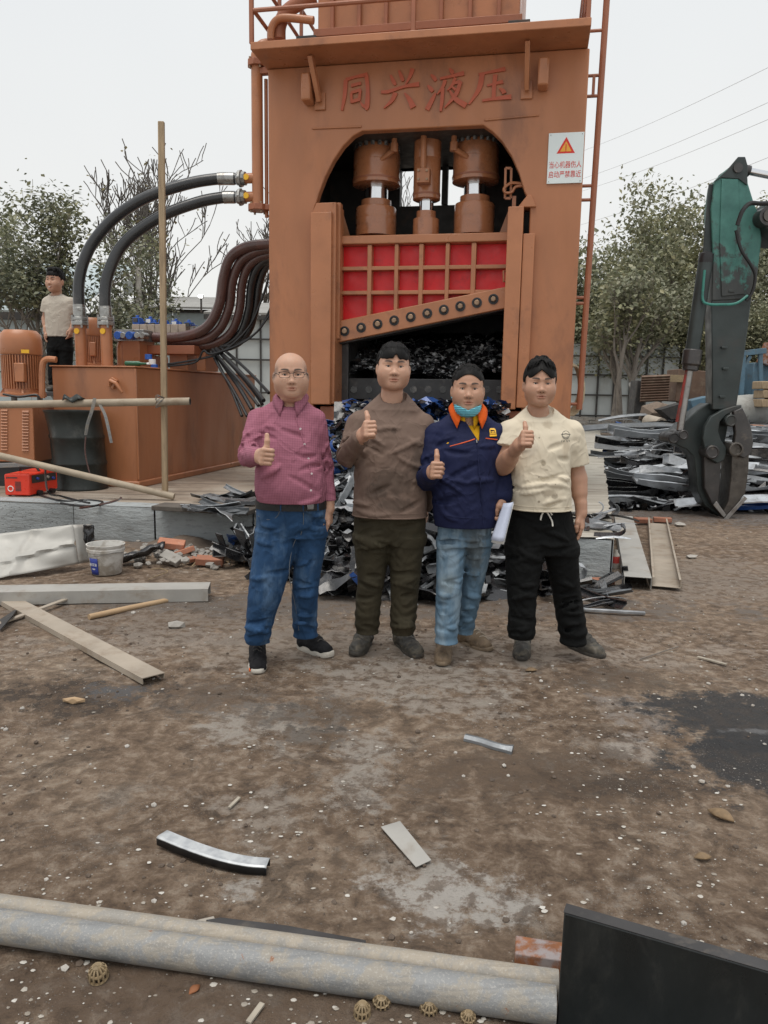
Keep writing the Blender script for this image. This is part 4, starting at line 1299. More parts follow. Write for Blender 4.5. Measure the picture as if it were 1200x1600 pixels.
for u0, u1, v in ((270, 298, 553), (312, 326, 551), (233, 246, 556)):
 c0, c1 = tl(u0, v, ym + .4), tl(u1, v, ym + .4)
 B().bb(c0.x, c1.x, ym + .3, ym + .7, TH - .01, c0.z).build('pedestal', M['orange_flat'], tank, bevel=.008, **tk)
mf = thing('valve_manifold', 'row of blue and pale hydraulic valves on top of the tank', 'valve bank', TM @ Vector((tl(250, 540, ym + .3).x, ym + .3, TH)), TA)
mi = ROOTS[mf.name].inverted() @ TM
def mfb(b, name, mat, bevel=.004):
 b.V = [tuple(mi @ Vector(v)) for v in b.V]
 return b.build(name, mat, mf, local=True, bevel=bevel)
a0, a1 = tl(185, 516, ym), tl(232, 534, ym)
mfb(B().bb(a0.x, a1.x, ym - .12, ym + .12, a1.z, a0.z), 'front_block', M['fitting'])
for u, m_ in ((191, 'bluevalve'), (199, 'fitting'), (209, 'bluevalve'), (221, 'fitting'), (229, 'fitting')):
 c = tl(u, 525, ym - .12)
 mfb(B().cyl((c.x, ym - .24, c.z), (c.x, ym - .11, c.z), .05 if m_ == 'bluevalve' else .038, n=12), 'valve_knob', M[m_])
a0, a1 = tl(214, 508, ym + .35), tl(298, 524, ym + .35)
for k in range(7):
 xx0 = a0.x + (a1.x - a0.x) * k / 7
 xx1 = a0.x + (a1.x - a0.x) * (k + .93) / 7
 mfb(B().bb(xx0, xx1, ym + .22, ym + .5, a1.z - .05, a0.z), 'valve_body', M['valvebody'])
for k in range(14):
 u = 215 + (302 - 215) * k / 13
 v = 500 + 5 * (k % 3) + k * .6
 c = tl(u, v, ym + .3 + .12 * (k % 2))
 blue = k % 3 != 2
 z_ = c.z
 mfb(B().bb(c.x - .045, c.x + .045, c.y - .05, c.y + .05, a0.z + .004 * (k % 2), z_ + .03).cyl((c.x, c.y, z_ + .03), (c.x, c.y, z_ + .06), .022, n=8), 'solenoid', M['bluevalve' if blue else 'steel_dark'])
 mfb(B().bb(c.x - .03, c.x + .03, c.y - .065, c.y - .052, z_ - .03, z_ + .02), 'valve_plug', M['label_white' if k % 2 else 'steel_dark'], 0)
for k, (u, v) in enumerate(((232, 558), (238, 566), (241, 574))):
 c = tl(u, v, ym - .25)
 mfb(B().cyl((c.x, c.y, c.z - .03), (c.x, c.y, c.z + .035), .045, n=12), 'gauge', M['bluevalve' if k != 1 else 'label_white'])
# brown hoses from the manifold up to the press
bh = [[(240, 527), (285, 526), (322, 512), (342, 478), (349, 435), (360, 403), (385, 386), (424, 381)],
      [(262, 533), (312, 532), (342, 515), (358, 480), (363, 440), (376, 409), (398, 394), (424, 389)],
      [(285, 540), (330, 538), (360, 520), (374, 485), (378, 446), (387, 418), (404, 403), (424, 397)],
      [(310, 543), (350, 540), (376, 520), (388, 485), (392, 448), (399, 424), (410, 410), (424, 404)],
      [(325, 546), (365, 540), (388, 518), (399, 485), (404, 450), (410, 428), (417, 416), (426, 411)]]
nm = ['nearest, outermost', 'second', 'third', 'fourth', 'innermost']
for i, us in enumerate(bh):
 pts = spline(px_path(us, 10.2 + .04 * i, 9.75 + .05 * i), 7)
 o = B().tube(pts, .064 - .004 * i, 16).build('curved_hose', M['brown_hose'] if i < 3 else M['black_rubber'], org=pts[0])
 tag(o, nm[i] + ' of the five dark brown hoses curving up from the valves to the press', 'hose', 'brown hoses between valves and press')
# black cable bundle falling in front of the tank's far end
cb = [[(332, 546), (352, 570), (378, 600), (404, 634)], [(338, 545), (362, 568), (390, 598), (412, 626)], [(345, 543), (372, 565), (400, 592), (420, 614)],
      [(330, 550), (345, 578), (366, 612), (386, 650)], [(334, 548), (356, 580), (374, 606), (394, 640)], [(340, 548), (366, 575), (392, 606), (410, 632)], [(332, 552), (350, 586), (362, 610), (378, 650)]]
for i, us in enumerate(cb):
 pts = spline(px_path(us, 10.0, 8.9 + .03 * i), 8)
 tag(B().tube(pts, .019 + .007 * (i % 3 == 1), 8).build('black_cable', M['cable'], org=pts[0]), ('first', 'second', 'third', 'fourth', 'fifth', 'sixth', 'seventh')[(4, 5, 6, 1, 2, 3, 0)[i]] + ' black cable from the left in the bundle slanting off the tank', 'cable', 'black cables slanting off the tank')
for i, us in enumerate(([(424, 420), (408, 470), (388, 512), (350, 548), (316, 560), (250, 571)], [(424, 488), (400, 520), (370, 540), (330, 553), (318, 548), (305, 566), (262, 572)], [(424, 478), (404, 516), (372, 537), (345, 541)])):
 pts = spline(px_path(us, 9.7, 9.9), 8)
 tag(B().tube(pts, .014, 6).build('thin_cable', M['cable'], org=pts[-1]), ('long', 'looping', 'short')[i] + ' thin black cable strung from the press edge to the tank top', 'cable', 'thin cables at the tank')
c = TM @ tl(212, 569, .1)
r_ = thing('green_bottle', 'small green bottle lying on the edge of the tank lid', 'bottle', (c.x, c.y, SZ + TH))
gm = mk('dark_green_glass', (.01, .09, .04), .2, 0, .1, 9)
B().lathe([(.012, -.13), (.014, -.07), (.03, -.04), (.03, .12), (.02, .13)], (c.x, c.y, SZ + TH + .032), (-1, .1, 0), 12).build('body', gm, r_)
B().cyl((c.x + .13, c.y, SZ + TH + .032), (c.x + .16, c.y - .004, SZ + TH + .032), .013, n=8).build('cap', M['label_white'], r_)
# ------------- electric motors
def motor(base, R_, H_, label):
 m_ = thing('electric_motor', label, 'motor', base, 0, 'orange electric motors')
 x, y, z = base
 B().lathe([(R_ * 1.12, 0), (R_ * 1.12, .04), (R_ * .9, .05), (R_ * .9, .10)], base, n=32).build('flange', M['orange_flat'], m_)
 B().lathe([(R_ * .86, .08), (R_ * .86, H_ * .66)], base, n=32).build('stator', M['orange_flat'], m_)
 B().lathe([(R_ * .99, H_ * .63), (R_ * 1.02, H_ * .65), (R_ * 1.02, H_ * .84), (R_ * .97, H_ * .93), (R_ * .78, H_ * .99), (R_ * .3, H_)], base, n=36).build('fan_cowl', M['orange_flat'], m_)
 for k in range(44):
  a = 2 * math.pi * k / 44
  if k == 0:
   fin = B().box((0, 0, 0), (R_ * .16, .011, H_ * .50)).build('fin', M['orange_flat'], m_, local=True, sharp=None)
   fm = fin.data
  else:
   fin = bpy.data.objects.new('fin', fm)
   COL.objects.link(fin)
   fin.parent = m_
  fin.location = (math.cos(a) * R_ * .91, math.sin(a) * R_ * .91, H_ * .37)
  fin.rotation_euler = (0, 0, a)
 B().box((x + R_ * .35, y - R_ * .95, z + H_ * .36), (R_ * .5, R_ * .35, H_ * .28)).build('terminal_box', M['orange_flat'], m_, bevel=.01)
 for k in range(4):
  a = .4 + 1.57 * k
  B().beam((x + math.cos(a) * R_ * .8, y + math.sin(a) * R_ * .8, z + .12), (x + math.cos(a) * R_ * 1.05, y + math.sin(a) * R_ * 1.05, z + .03), .02, .03).build('foot_web', M['orange_flat'], m_)
 return m_
YC = 9.25
mb = P(37, 620, YC)
mh = (620 - 521) / CF * YC * 1.02
motor((mb.x, YC, mb.z), 31 / CF * YC * .96, mh, 'big orange finned motor at the left edge beside the tank')
B().bb(mb.x + .12, mb.x + .21, YC - .262, YC - .252, mb.z + .50, mb.z + .54).build('type_plate', M['yellow'], bpy.data.objects['electric_motor'])
q = TM @ Vector((tl(146, 560, .75).x, .75, TH))
motor((q.x, q.y, q.z), .155, .62, 'smaller orange motor standing on the tank behind the two hose risers')
# ------------- louvred cabinet under the big motor
cx1 = P(68, 680, YC - .1).x
cz0, cz1 = P(40, 722, YC - .35).z, P(40, 634, YC - .35).z
cx0 = P(-190, 680, YC).x
cab = thing('pump_cabinet', 'orange louvred pump cabinet at the left edge under the big motor', 'cabinet', ((cx0 + cx1) / 2, YC, SZ))
B().bb(cx0, cx1, YC - .35, YC + .5, cz0, cz1).build('body', M['orange'], cab, bevel=.012)
B().bb(cx0 - .02, cx1 + .02, YC - .37, YC + .52, cz1 + .002, cz1 + .03).build('lid', M['orange_flat'], cab, bevel=.008)
B().bb(cx0 + .05, cx1 - .05, YC - .3, YC + .45, SZ, cz0 - .002).build('plinth', M['grime'], cab)
for u0, v0, v1 in ((2, 642, 703), (35, 644, 704)):
 n_l = 14
 for k in range(n_l):
  v = v0 + (v1 - v0) * k / (n_l - 1)
  p0 = P(u0, v, YC - .352)
  B().prism([(0, 0), (.016, 0), (0, .022)], p0.x, p0.x + .075, lambda x, y, z, p0=p0: (y, YC - .351 - x, p0.z + z)).build('louvre', M['orange_flat'], cab, sharp=None)
b = B().tube(spline([P(66, 622, YC - .2), P(66, 575, YC - .2), P(72, 562, YC - .2), P(88, 562, YC - .2)], 6), .036, 10)
b.build('side_pipe', M['orange_flat'], cab)
pts = spline([P(5, 616, YC - .3), P(30, 620, YC - .33), P(55, 617, YC - .3), P(62, 622, YC - .3)], 6)
tag(B().tube(pts, .014, 6).build('thin_cable', M['cable'], org=pts[0]), 'short dark cable lying on the cabinet at the foot of the big motor', 'cable')
# ------------- drum
dq = G(109, 768, SZ)
dc = Vector((dq.x, dq.y + .30, SZ))
dr = thing('oil_drum', 'dented black green oil drum in front of the tank corner', 'drum', dc)
Rd, Hd = .305, .90
prof = [(.0, .0), (Rd * .97, 0), (Rd * 1.03, .008), (Rd * 1.03, .025), (Rd, .035), (Rd, .27), (Rd * 1.035, .29), (Rd * 1.035, .31), (Rd, .33), (Rd, .57), (Rd * 1.035, .59), (Rd * 1.035, .61), (Rd, .63), (Rd, Hd - .035), (Rd * 1.03, Hd - .02), (Rd * 1.03, Hd), (Rd * .95, Hd - .003), (Rd * .94, Hd - .02), (0.0, Hd - .02)]
b = B().lathe(prof, dc, n=40, cap=False)
def dent(v):
 v = Vector(v) - dc
 a = math.atan2(v.y, v.x)
 k = math.exp(-((a + 2.75) / .5) ** 2) * math.exp(-((v.z - .45) / .30) ** 2) * .055 + math.exp(-((a + 1.2) / .4) ** 2) * math.exp(-((v.z - .7) / .12) ** 2) * .02
 s_ = 1 - k / Rd - .02 * math.sin(3 * a + 7 * v.z) * (0 < v.z < Hd - .05) * .4
 return dc + Vector((v.x * s_ - .06 * (v.z / Hd) ** 2, v.y * s_, v.z))
b.V = [tuple(dent(v)) for v in b.V]
b.build('shell', M['drum'], dr, sharp=50)
B().cyl(dc + Vector((-.15, -.1, Hd - .022)), dc + Vector((-.15, -.1, Hd - .005)), .03, n=10).build('bung', M['steel_dark'], dr)
# ------------- welder
wq0, wq1 = G(7, 776, SZ), G(62, 777, SZ)
Yw = wq0.y
wx0, wx1 = P(7, 760, Yw).x, P(46, 760, Yw).x
wh = P(20, 741, Yw).z - SZ
wd = thing('welding_machine', 'small red welding machine with a black handle on the slab edge', 'welder', ((wx0 + wx1) / 2, Yw, SZ))
b = B().bb(wx0, wx1, Yw, Yw + .40, SZ + .015, SZ + wh)
b.V = [tuple(Vector(v) + Vector((.13 * (Vector(v).y - Yw) / .40, 0, .03 * (Vector(v).y - Yw) / .4))) for v in b.V]
# front panel at the right end
b.build('shell', M['redbox'], wd, bevel=.012)
e0, e1 = Vector((wx1, Yw, 0)), Vector((wx1 + .13, Yw + .40, .03))
def wp(t, z): return Vector((wx1 + .002 + .13 * t, Yw + .40 * t, SZ + z))
nb = B()
nb.V = [wp(.08, wh * .60) + Vector((.004, 0, 0)), wp(.92, wh * .62) + Vector((.004, 0, 0)), wp(.92, wh * .96) + Vector((.004, 0, 0)), wp(.08, wh * .94) + Vector((.004, 0, 0))]
nb.F = [(0, 1, 2, 3)]
nb.build('control_panel', M['steel_dark'], wd, sharp=None, solid=.006)
for t, z in ((.25, .78), (.6, .80), (.8, .72)):
 c = wp(t, wh * z)
 B().cyl(c, c + Vector((.025, -.008, 0)), .014, n=10).build('knob', M['plastic_white' if t == .6 else 'label_blue'], wd)
for t in (.28, .72):
 c = wp(t, wh * .16)
 B().cyl(c, c + Vector((.045, -.015, 0)), .026, n=12).build('socket', M['cable'], wd)
B().tube([(wx0 + .07, Yw + .2, SZ + wh), (wx0 + .08, Yw + .2, SZ + wh + .055), (wx1 - .01, Yw + .2, SZ + wh + .06), (wx1 + .03, Yw + .2, SZ + wh + .005)], .014, 8).build('handle', M['cable'], wd)
for k in range(8):
 z = SZ + wh * (.26 + .055 * k)
 B().bb(wx0 + .115, wx0 + .175, Yw - .004, Yw - .0005, z, z + .007).build('vent_slot', M['steel_dark'], wd, sharp=None)
pts = [(wx0 + .065 + .028 * math.cos(a), Yw - .003, SZ + wh * .36 + .028 * math.sin(a)) for a in (i * .5236 for i in range(13))]
B().tube(pts, .005, 5, cap=False).build('emblem', M['label_white'], wd)
B().bb(wx0 + .025, wx0 + .035, Yw - .003, Yw - .0005, SZ + wh * .80, SZ + wh * .88).bb(wx0 + .04, wx0 + .14, Yw - .003, Yw - .0005, SZ + wh * .82, SZ + wh * .87).build('print', M['steel_dark'], wd, sharp=None)
for x, y in ((wx0 + .03, Yw + .05), (wx1 - .03, Yw + .05), (wx0 + .12, Yw + .36), (wx1 + .08, Yw + .36)):
 B().cyl((x, y, SZ), (x, y, SZ + .016), .018, n=8).build('rubber_foot', M['cable'], wd)
for i, us in enumerate(([(58, 772), (80, 779), (105, 783), (135, 781), (160, 784), (150, 790), (120, 790), (95, 786)], [(62, 740), (75, 756), (95, 772), (125, 783), (140, 786)], [(125, 794), (155, 788), (182, 770), (190, 756)])):
 pts = spline([G(u, v, SZ + .012) for u, v in us], 6)
 if i == 1: pts = spline([G(us[0][0], us[0][1] + 34, SZ) + Vector((.02, .12, .28)), G(75, 768, SZ + .16), G(95, 775, SZ + .03), G(125, 783, SZ + .012), G(140, 786, SZ + .012)], 6)
 if i == 2: pts = spline([G(125, 794, SZ + .012), G(155, 789, SZ + .012), G(182, 782, SZ + .09), G(189, 778, SZ + .16)], 6)
 tag(B().tube(pts, .011, 6).build('welding_cable', M['cable'] if i < 2 else M['brown_hose'], org=pts[0]), ('coiled black welding cable on the slab beside the red welder', 'grey cable dropping from the red welder to the slab', 'brown cord looped against the slanting pipe')[i], 'cable')
# ------------- poles
pb = G(258, 775, SZ)
pt = P(252, 190, pb.y - .05)
b = B()
dq_ = (pt - pb)
pts = [pb + dq_ * t + Vector((.006 * math.sin(9 * t), 0, 0)) for t in (i / 14 for i in range(15))]
o = b.beam(pb - Vector((0, 0, .0)), pt, .062, .05, (0, 1, 0)).build('wooden_pole', M['wood'], org=pb, bevel=.008)
tag(o, 'tall pale square wooden pole standing upright on the slab', 'pole')
ph0, ph1 = P(-90, 634, pb.y - .09), P(297, 627, pb.y - .09)
ph0.z = ph0.z
hp = thing('horizontal_pipe', 'dusty tan pipe lying level across the drum and the wooden pole', 'pipe', ph0)
b = B().tube([ph0, ph0.lerp(ph1, .5), ph1], .040, 16, cap=False)
b.build('tube', M['pipewood'], hp)
dp = (ph1 - ph0).normalized()
B().lathe([(.040, 0), (.033, 0), (.033, -.3)], ph1, dp, 16, cap=False).build('bore', M['grime'], hp)
b = B()
for k in range(4):
 q = P(252, 627, pb.y - .05) + Vector((.0, 0, .012 * k - .02))
 b.tube([q + Vector((.05 * math.cos(a), .085 * math.sin(a) - .02, .05 * math.cos(a + .6 * k))) for a in (i * .6283 for i in range(11))], .005, 4, cap=False)
tag(b.build('binding_wire', M['steel'], hp))
d0_, d1_ = G(-60, 700, SZ) + Vector((0, 0, 0)), G(272, 776, SZ + .04)
da = P(-60, 698, d1_.y + .05)
o = B().tube([da, d1_], .036, 14).build('slanting_pipe', M['pipewood'], org=d1_)
tag(o, 'tan pipe slanting down past the red welder to the foot of the wooden pole', 'pipe')
bq0, bq1 = P(-40, 729, 8.6), P(60, 725, 8.6)
tag(B().beam(bq0, bq1, .05, .05).build('grey_bar', M['galv'], org=bq1, bevel=.004), 'short grey bar behind the red welder at the left edge', 'bar')
def ribbon(pts, w, mat, name, label, cat, tw=0.):
 b = B()
 pts = spline(pts, 5)
 n = len(pts)
 for i, p in enumerate(pts):
  a = tw * i / n
  d = Vector((math.cos(a), math.sin(a), 0)) * w / 2
  b.V += [tuple(p - d), tuple(p + d)]
 b.F = [(2 * i, 2 * i + 1, 2 * i + 3, 2 * i + 2) for i in range(n - 1)]
 return tag(b.build(name, mat, org=pts[0], sharp=None, solid=.004), label, cat)
yy = pb.y - .15
ribbon([P(u, v, yy) for u, v in ((148, 622), (144, 640), (137, 662), (134, 680))], .035, M['galv'], 'strap', 'longer grey strap hanging from the level pipe, left one', 'strap', 1.2)
ribbon([P(u, v, yy) for u, v in ((156, 632), (164, 648), (169, 668), (174, 692))], .032, M['galv'], 'strap', 'shorter grey strap hanging from the level pipe, right one', 'strap', 1.0)
pts = spline([P(u, v, yy) for u, v in ((134, 682), (133, 705), (137, 728), (141, 742))], 5)
tag(B().tube(pts, .008, 6).build('brown_cord', M['brown_hose'], org=pts[0]), 'thin brown cord hanging below the longer strap over the drum', 'cord')
b = B()
rq = P(116, 626, pb.y - .1)
def ragf(u, v):
 return rq + Vector((.20 * (u - .5), .12 * (v - .5), .045 - .18 * (v - .5) ** 2 + .02 * math.sin(9 * u + 4 * v)))
b.grid(ragf, 10, 6)
tag(b.build('rag', M['drum'], org=rq, solid=.01), 'dark rag lying over the level pipe above the drum', 'rag')
# hidden trestle carrying the man behind the tank
PLZ = P(95, 418, 11.0).z - 1.70
wp_ = P(95, 600, 11.0)
tr = thing('work_platform', 'steel work platform behind the tank that the smoking man stands on', 'platform', (wp_.x, 11.1, SZ))
B().bb(wp_.x - .6, wp_.x + .5, 10.7, 11.6, PLZ - .06, PLZ).build('deck', M['steel_dark'], tr, bevel=.005)
for dx in (-.55, .45):
 for y in (10.75, 11.55):
  B().bb(wp_.x + dx - .03, wp_.x + dx + .03, y - .03, y + .03, SZ, PLZ - .06).build('leg', M['steel_dark'], tr)
# ------------------------------------------------------------ excavator arm with its shear claw
YE = 9.75
M['redguard'] = mk('scuffed_red', (.26, .03, .022), .6, 0, .3, 9, (.08, .06, .05), 7, .5, .66, .8)
def ep(us, f=1): return [(lambda p: (p.x, p.z))(P(u, v, YE)) for u, v in us]
claw_tip = P(1121, 806, YE)
arm = thing('excavator_arm', 'worn teal excavator arm hanging down with a black scrap claw', 'excavator', (claw_tip.x, YE, 0))
sh = .05
def skew(x, y, z):                      # the stick is turned a little: its near edge shows on the left
 return (x + (y - YE) * .18, y, z)
upper = [(1151, 254), (1156, 252), (1161, 260), (1163, 292), (1171, 318), (1181, 345), (1184, 378), (1178, 430), (1168, 470), (1107, 473), (1109, 400), (1106, 330), (1112, 287), (1128, 272)]
lower = [(1169, 468), (1160, 540), (1145, 640), (1108, 640), (1108, 560), (1107, 470)]
stick = child_root(B().prism(ep(upper), YE - .16, YE + .22, skew).build('stick', M['teal'], arm, bevel=.015), arm)
B().prism(ep(lower), YE - .152, YE + .21, skew).build('stick_tube', M['excav'], arm, bevel=.015)
# weld-on side plate with raised edge, top boss, boom pin
B().prism(ep([(1122, 286), (1147, 286), (1149, 330), (1142, 400), (1150, 440), (1160, 462), (1122, 466), (1119, 380)]), YE - .175, YE - .158, skew).build('side_plate', M['teal'], stick, bevel=.006)
B().prism(ep([(1108, 292), (1130, 272), (1147, 252), (1158, 252), (1162, 266), (1161, 296), (1148, 286), (1122, 284)]), YE - .178, YE - .161, skew).build('head_plate', M['excav'], stick, bevel=.006)
c = P(1152, 263, YE - .17)
B().cyl(c - Vector((0, .03, 0)), c + Vector((0, .42, 0)), .055, n=18).build('pin', M['steel_dark'], arm)
for u in (1116, 1162):
 pass
B().beam(P(1104, 402, YE - .1) , P(1114, 288, YE - .1), .10, .03, (0, 1, 0)).build('edge_strip', M['excav'], stick, bevel=.005)
# boom coming in from the right
bm = [(1168, 345), (1180, 326), (1210, 324), (1330, 318), (1330, 400), (1200, 378), (1180, 366)]
boom = B().prism(ep(bm), YE - .30, YE + .34).build('boom', M['excav'], arm, bevel=.02)
c = P(1180, 347, YE)
B().cyl(c + Vector((0, -.34, 0)), c + Vector((0, .38, 0)), .11, n=20).build('pin', M['steel_dark'], arm)
B().cyl(c + Vector((0, -.36, 0)), c + Vector((0, -.335, 0)), .07, n=20).build('pin_cap', M['wear'], arm)
# arm cylinder rod at the top
a0, a1 = P(1158, 265, YE), P(1330, 300, YE)
B().cyl(a0, a1, .042, n=18).build('rod', M['chrome'], arm)
B().cyl(a0 - (a1 - a0).normalized() * .05, a0 + (a1 - a0).normalized() * .10, .065, n=14).build('rod_eye', M['steel_dark'], arm)
# claw cylinder along the left of the stick
k0, k1 = P(1103, 405, YE - .12), P(1078, 574, YE - .12)
kd = (k1 - k0).normalized()
B().cyl(k0, k1, .085, n=20).build('cylinder', M['excav'], arm)
g0 = P(1083, 546, YE - .12)
B().lathe([(.10, 0), (.112, .01), (.112, .18), (.095, .20), (.095, .25), (.07, .26)], g0, kd, 20).build('gland', M['steel_dark'], arm, bevel=.004)
k2 = P(1062, 672, YE - .12)
B().cyl(k1, k2, .045, n=18).build('rod', M['steel'], arm)
B().cyl(k1 + Vector((-.035, -.01, 0)), k2 + Vector((-.045, -.01, .1)), .020, n=10).build('red_guard', M['redguard'], arm)
B().lathe([(.03, -.09), (.085, -.06), (.09, .0), (.085, .05)], k0, kd, 18).build('cylinder_cap', M['grime'], arm)
pts = spline([P(1101, 422, YE - .24), P(1099, 445, YE - .24), P(1098, 468, YE - .24), P(1106, 475, YE - .26), P(1125, 476, YE - .27), P(1150, 474, YE - .27), P(1168, 462, YE - .25)], 6)
B().tube(pts, .016, 8).build('hydraulic_line', M['teal_line'], arm)
pts = spline([P(1150, 360, YE - .26), P(1158, 390, YE - .27), P(1172, 412, YE - .28), P(1180, 430, YE - .28), P(1176, 455, YE - .26), P(1166, 470, YE - .24)], 6)
B().tube(pts, .02, 8).build('hydraulic_hose', M['cable'], arm)
pts = spline([P(1152, 352, YE - .32), P(1160, 330, YE - .34), P(1172, 318, YE - .34), P(1190, 318, YE - .34), P(1230, 316, YE - .34)], 6)
B().tube(pts, .026, 8).build('hydraulic_hose', M['cable'], arm)
for (u, v) in ((1131, 543), (1133, 576), (1128, 620), (1142, 455)):
 q = P(u, v, YE - .16)
 B().box(q, (.07, .05, .03)).build('cleat', M['excav'], arm, bevel=.005)
# claw: jaw body, hook plates and pins
body = [(1106, 630), (1090, 640), (1072, 657), (1050, 676), (1049, 688), (1058, 696), (1072, 702), (1083, 713), (1087, 740), (1089, 767), (1100, 789), (1121, 806), (1124, 806), (1119, 786), (1119, 740), (1130, 700), (1140, 650), (1144, 634)]
B().prism(ep(body), YE - .02, YE + .26).build('jaw_body', M['excav'], arm, bevel=.012)
jawL = [(1094, 690), (1100, 715), (1112, 722), (1121, 716), (1119, 750), (1117, 778), (1121, 803), (1106, 784), (1095, 760)]
B().prism(ep(jawL), YE - .12, YE - .024).build('jaw', M['steel_dark'], arm, bevel=.01)
jawR = [(1135, 700), (1162, 694), (1161, 730), (1156, 768), (1140, 790), (1123, 807), (1120, 800), (1130, 780), (1134, 740)]
B().prism(ep(jawR), YE - .16, YE + .16).build('jaw', M['wear'], arm, bevel=.012)
hook = [(1148, 632), (1136, 634), (1118, 640), (1101, 650), (1092, 664), (1088, 684), (1092, 702), (1100, 716), (1111, 722), (1121, 717), (1125, 706), (1124, 697), (1116, 686), (1112, 672), (1115, 658), (1124, 648), (1136, 642), (1147, 645)]
B().prism(ep(hook), YE - .20, YE - .125).build('hook_plate', M['excav'], arm, bevel=.012)
link = [(1133, 642), (1146, 636), (1153, 650), (1160, 668), (1163, 690), (1160, 706), (1149, 714), (1137, 708), (1133, 694), (1136, 676), (1134, 660)]
B().prism(ep(link), YE - .25, YE - .165).build('link_plate', M['steel_dark'], arm, bevel=.012)
for u, v, r_, m_ in ((1111, 706, .085, 'steel_dark'), (1140, 657, .075, 'excav'), (1066, 679, .06, 'steel_dark'), (1051, 684, .07, 'grime')):
 q = P(u, v, YE - .2)
 B().lathe([(r_, .3), (r_, -.045), (r_ * .8, -.055), (r_ * .72, -.045), (r_ * .1, -.045)], q, (0, 1, 0), 22).build('pin', M[m_], arm, bevel=.003)
q = P(1149, 702, YE - .25)
B().lathe([(.088, .3), (.088, -.03), (.066, -.035), (.062, -.005), (.01, -.005)], q, (0, 1, 0), 26).build('pin_ring', M['wear'], arm, bevel=.003)
for sx in (-1, 1):
 pl = [(1105, 786), (1121, 805), (1125, 801), (1110, 780)] if sx < 0 else [(1121, 807), (1153, 772), (1157, 776), (1128, 808)]
 B().prism(ep(pl), YE - .19, YE - .165).build('cutting_edge', M['steel'], arm, bevel=.004)
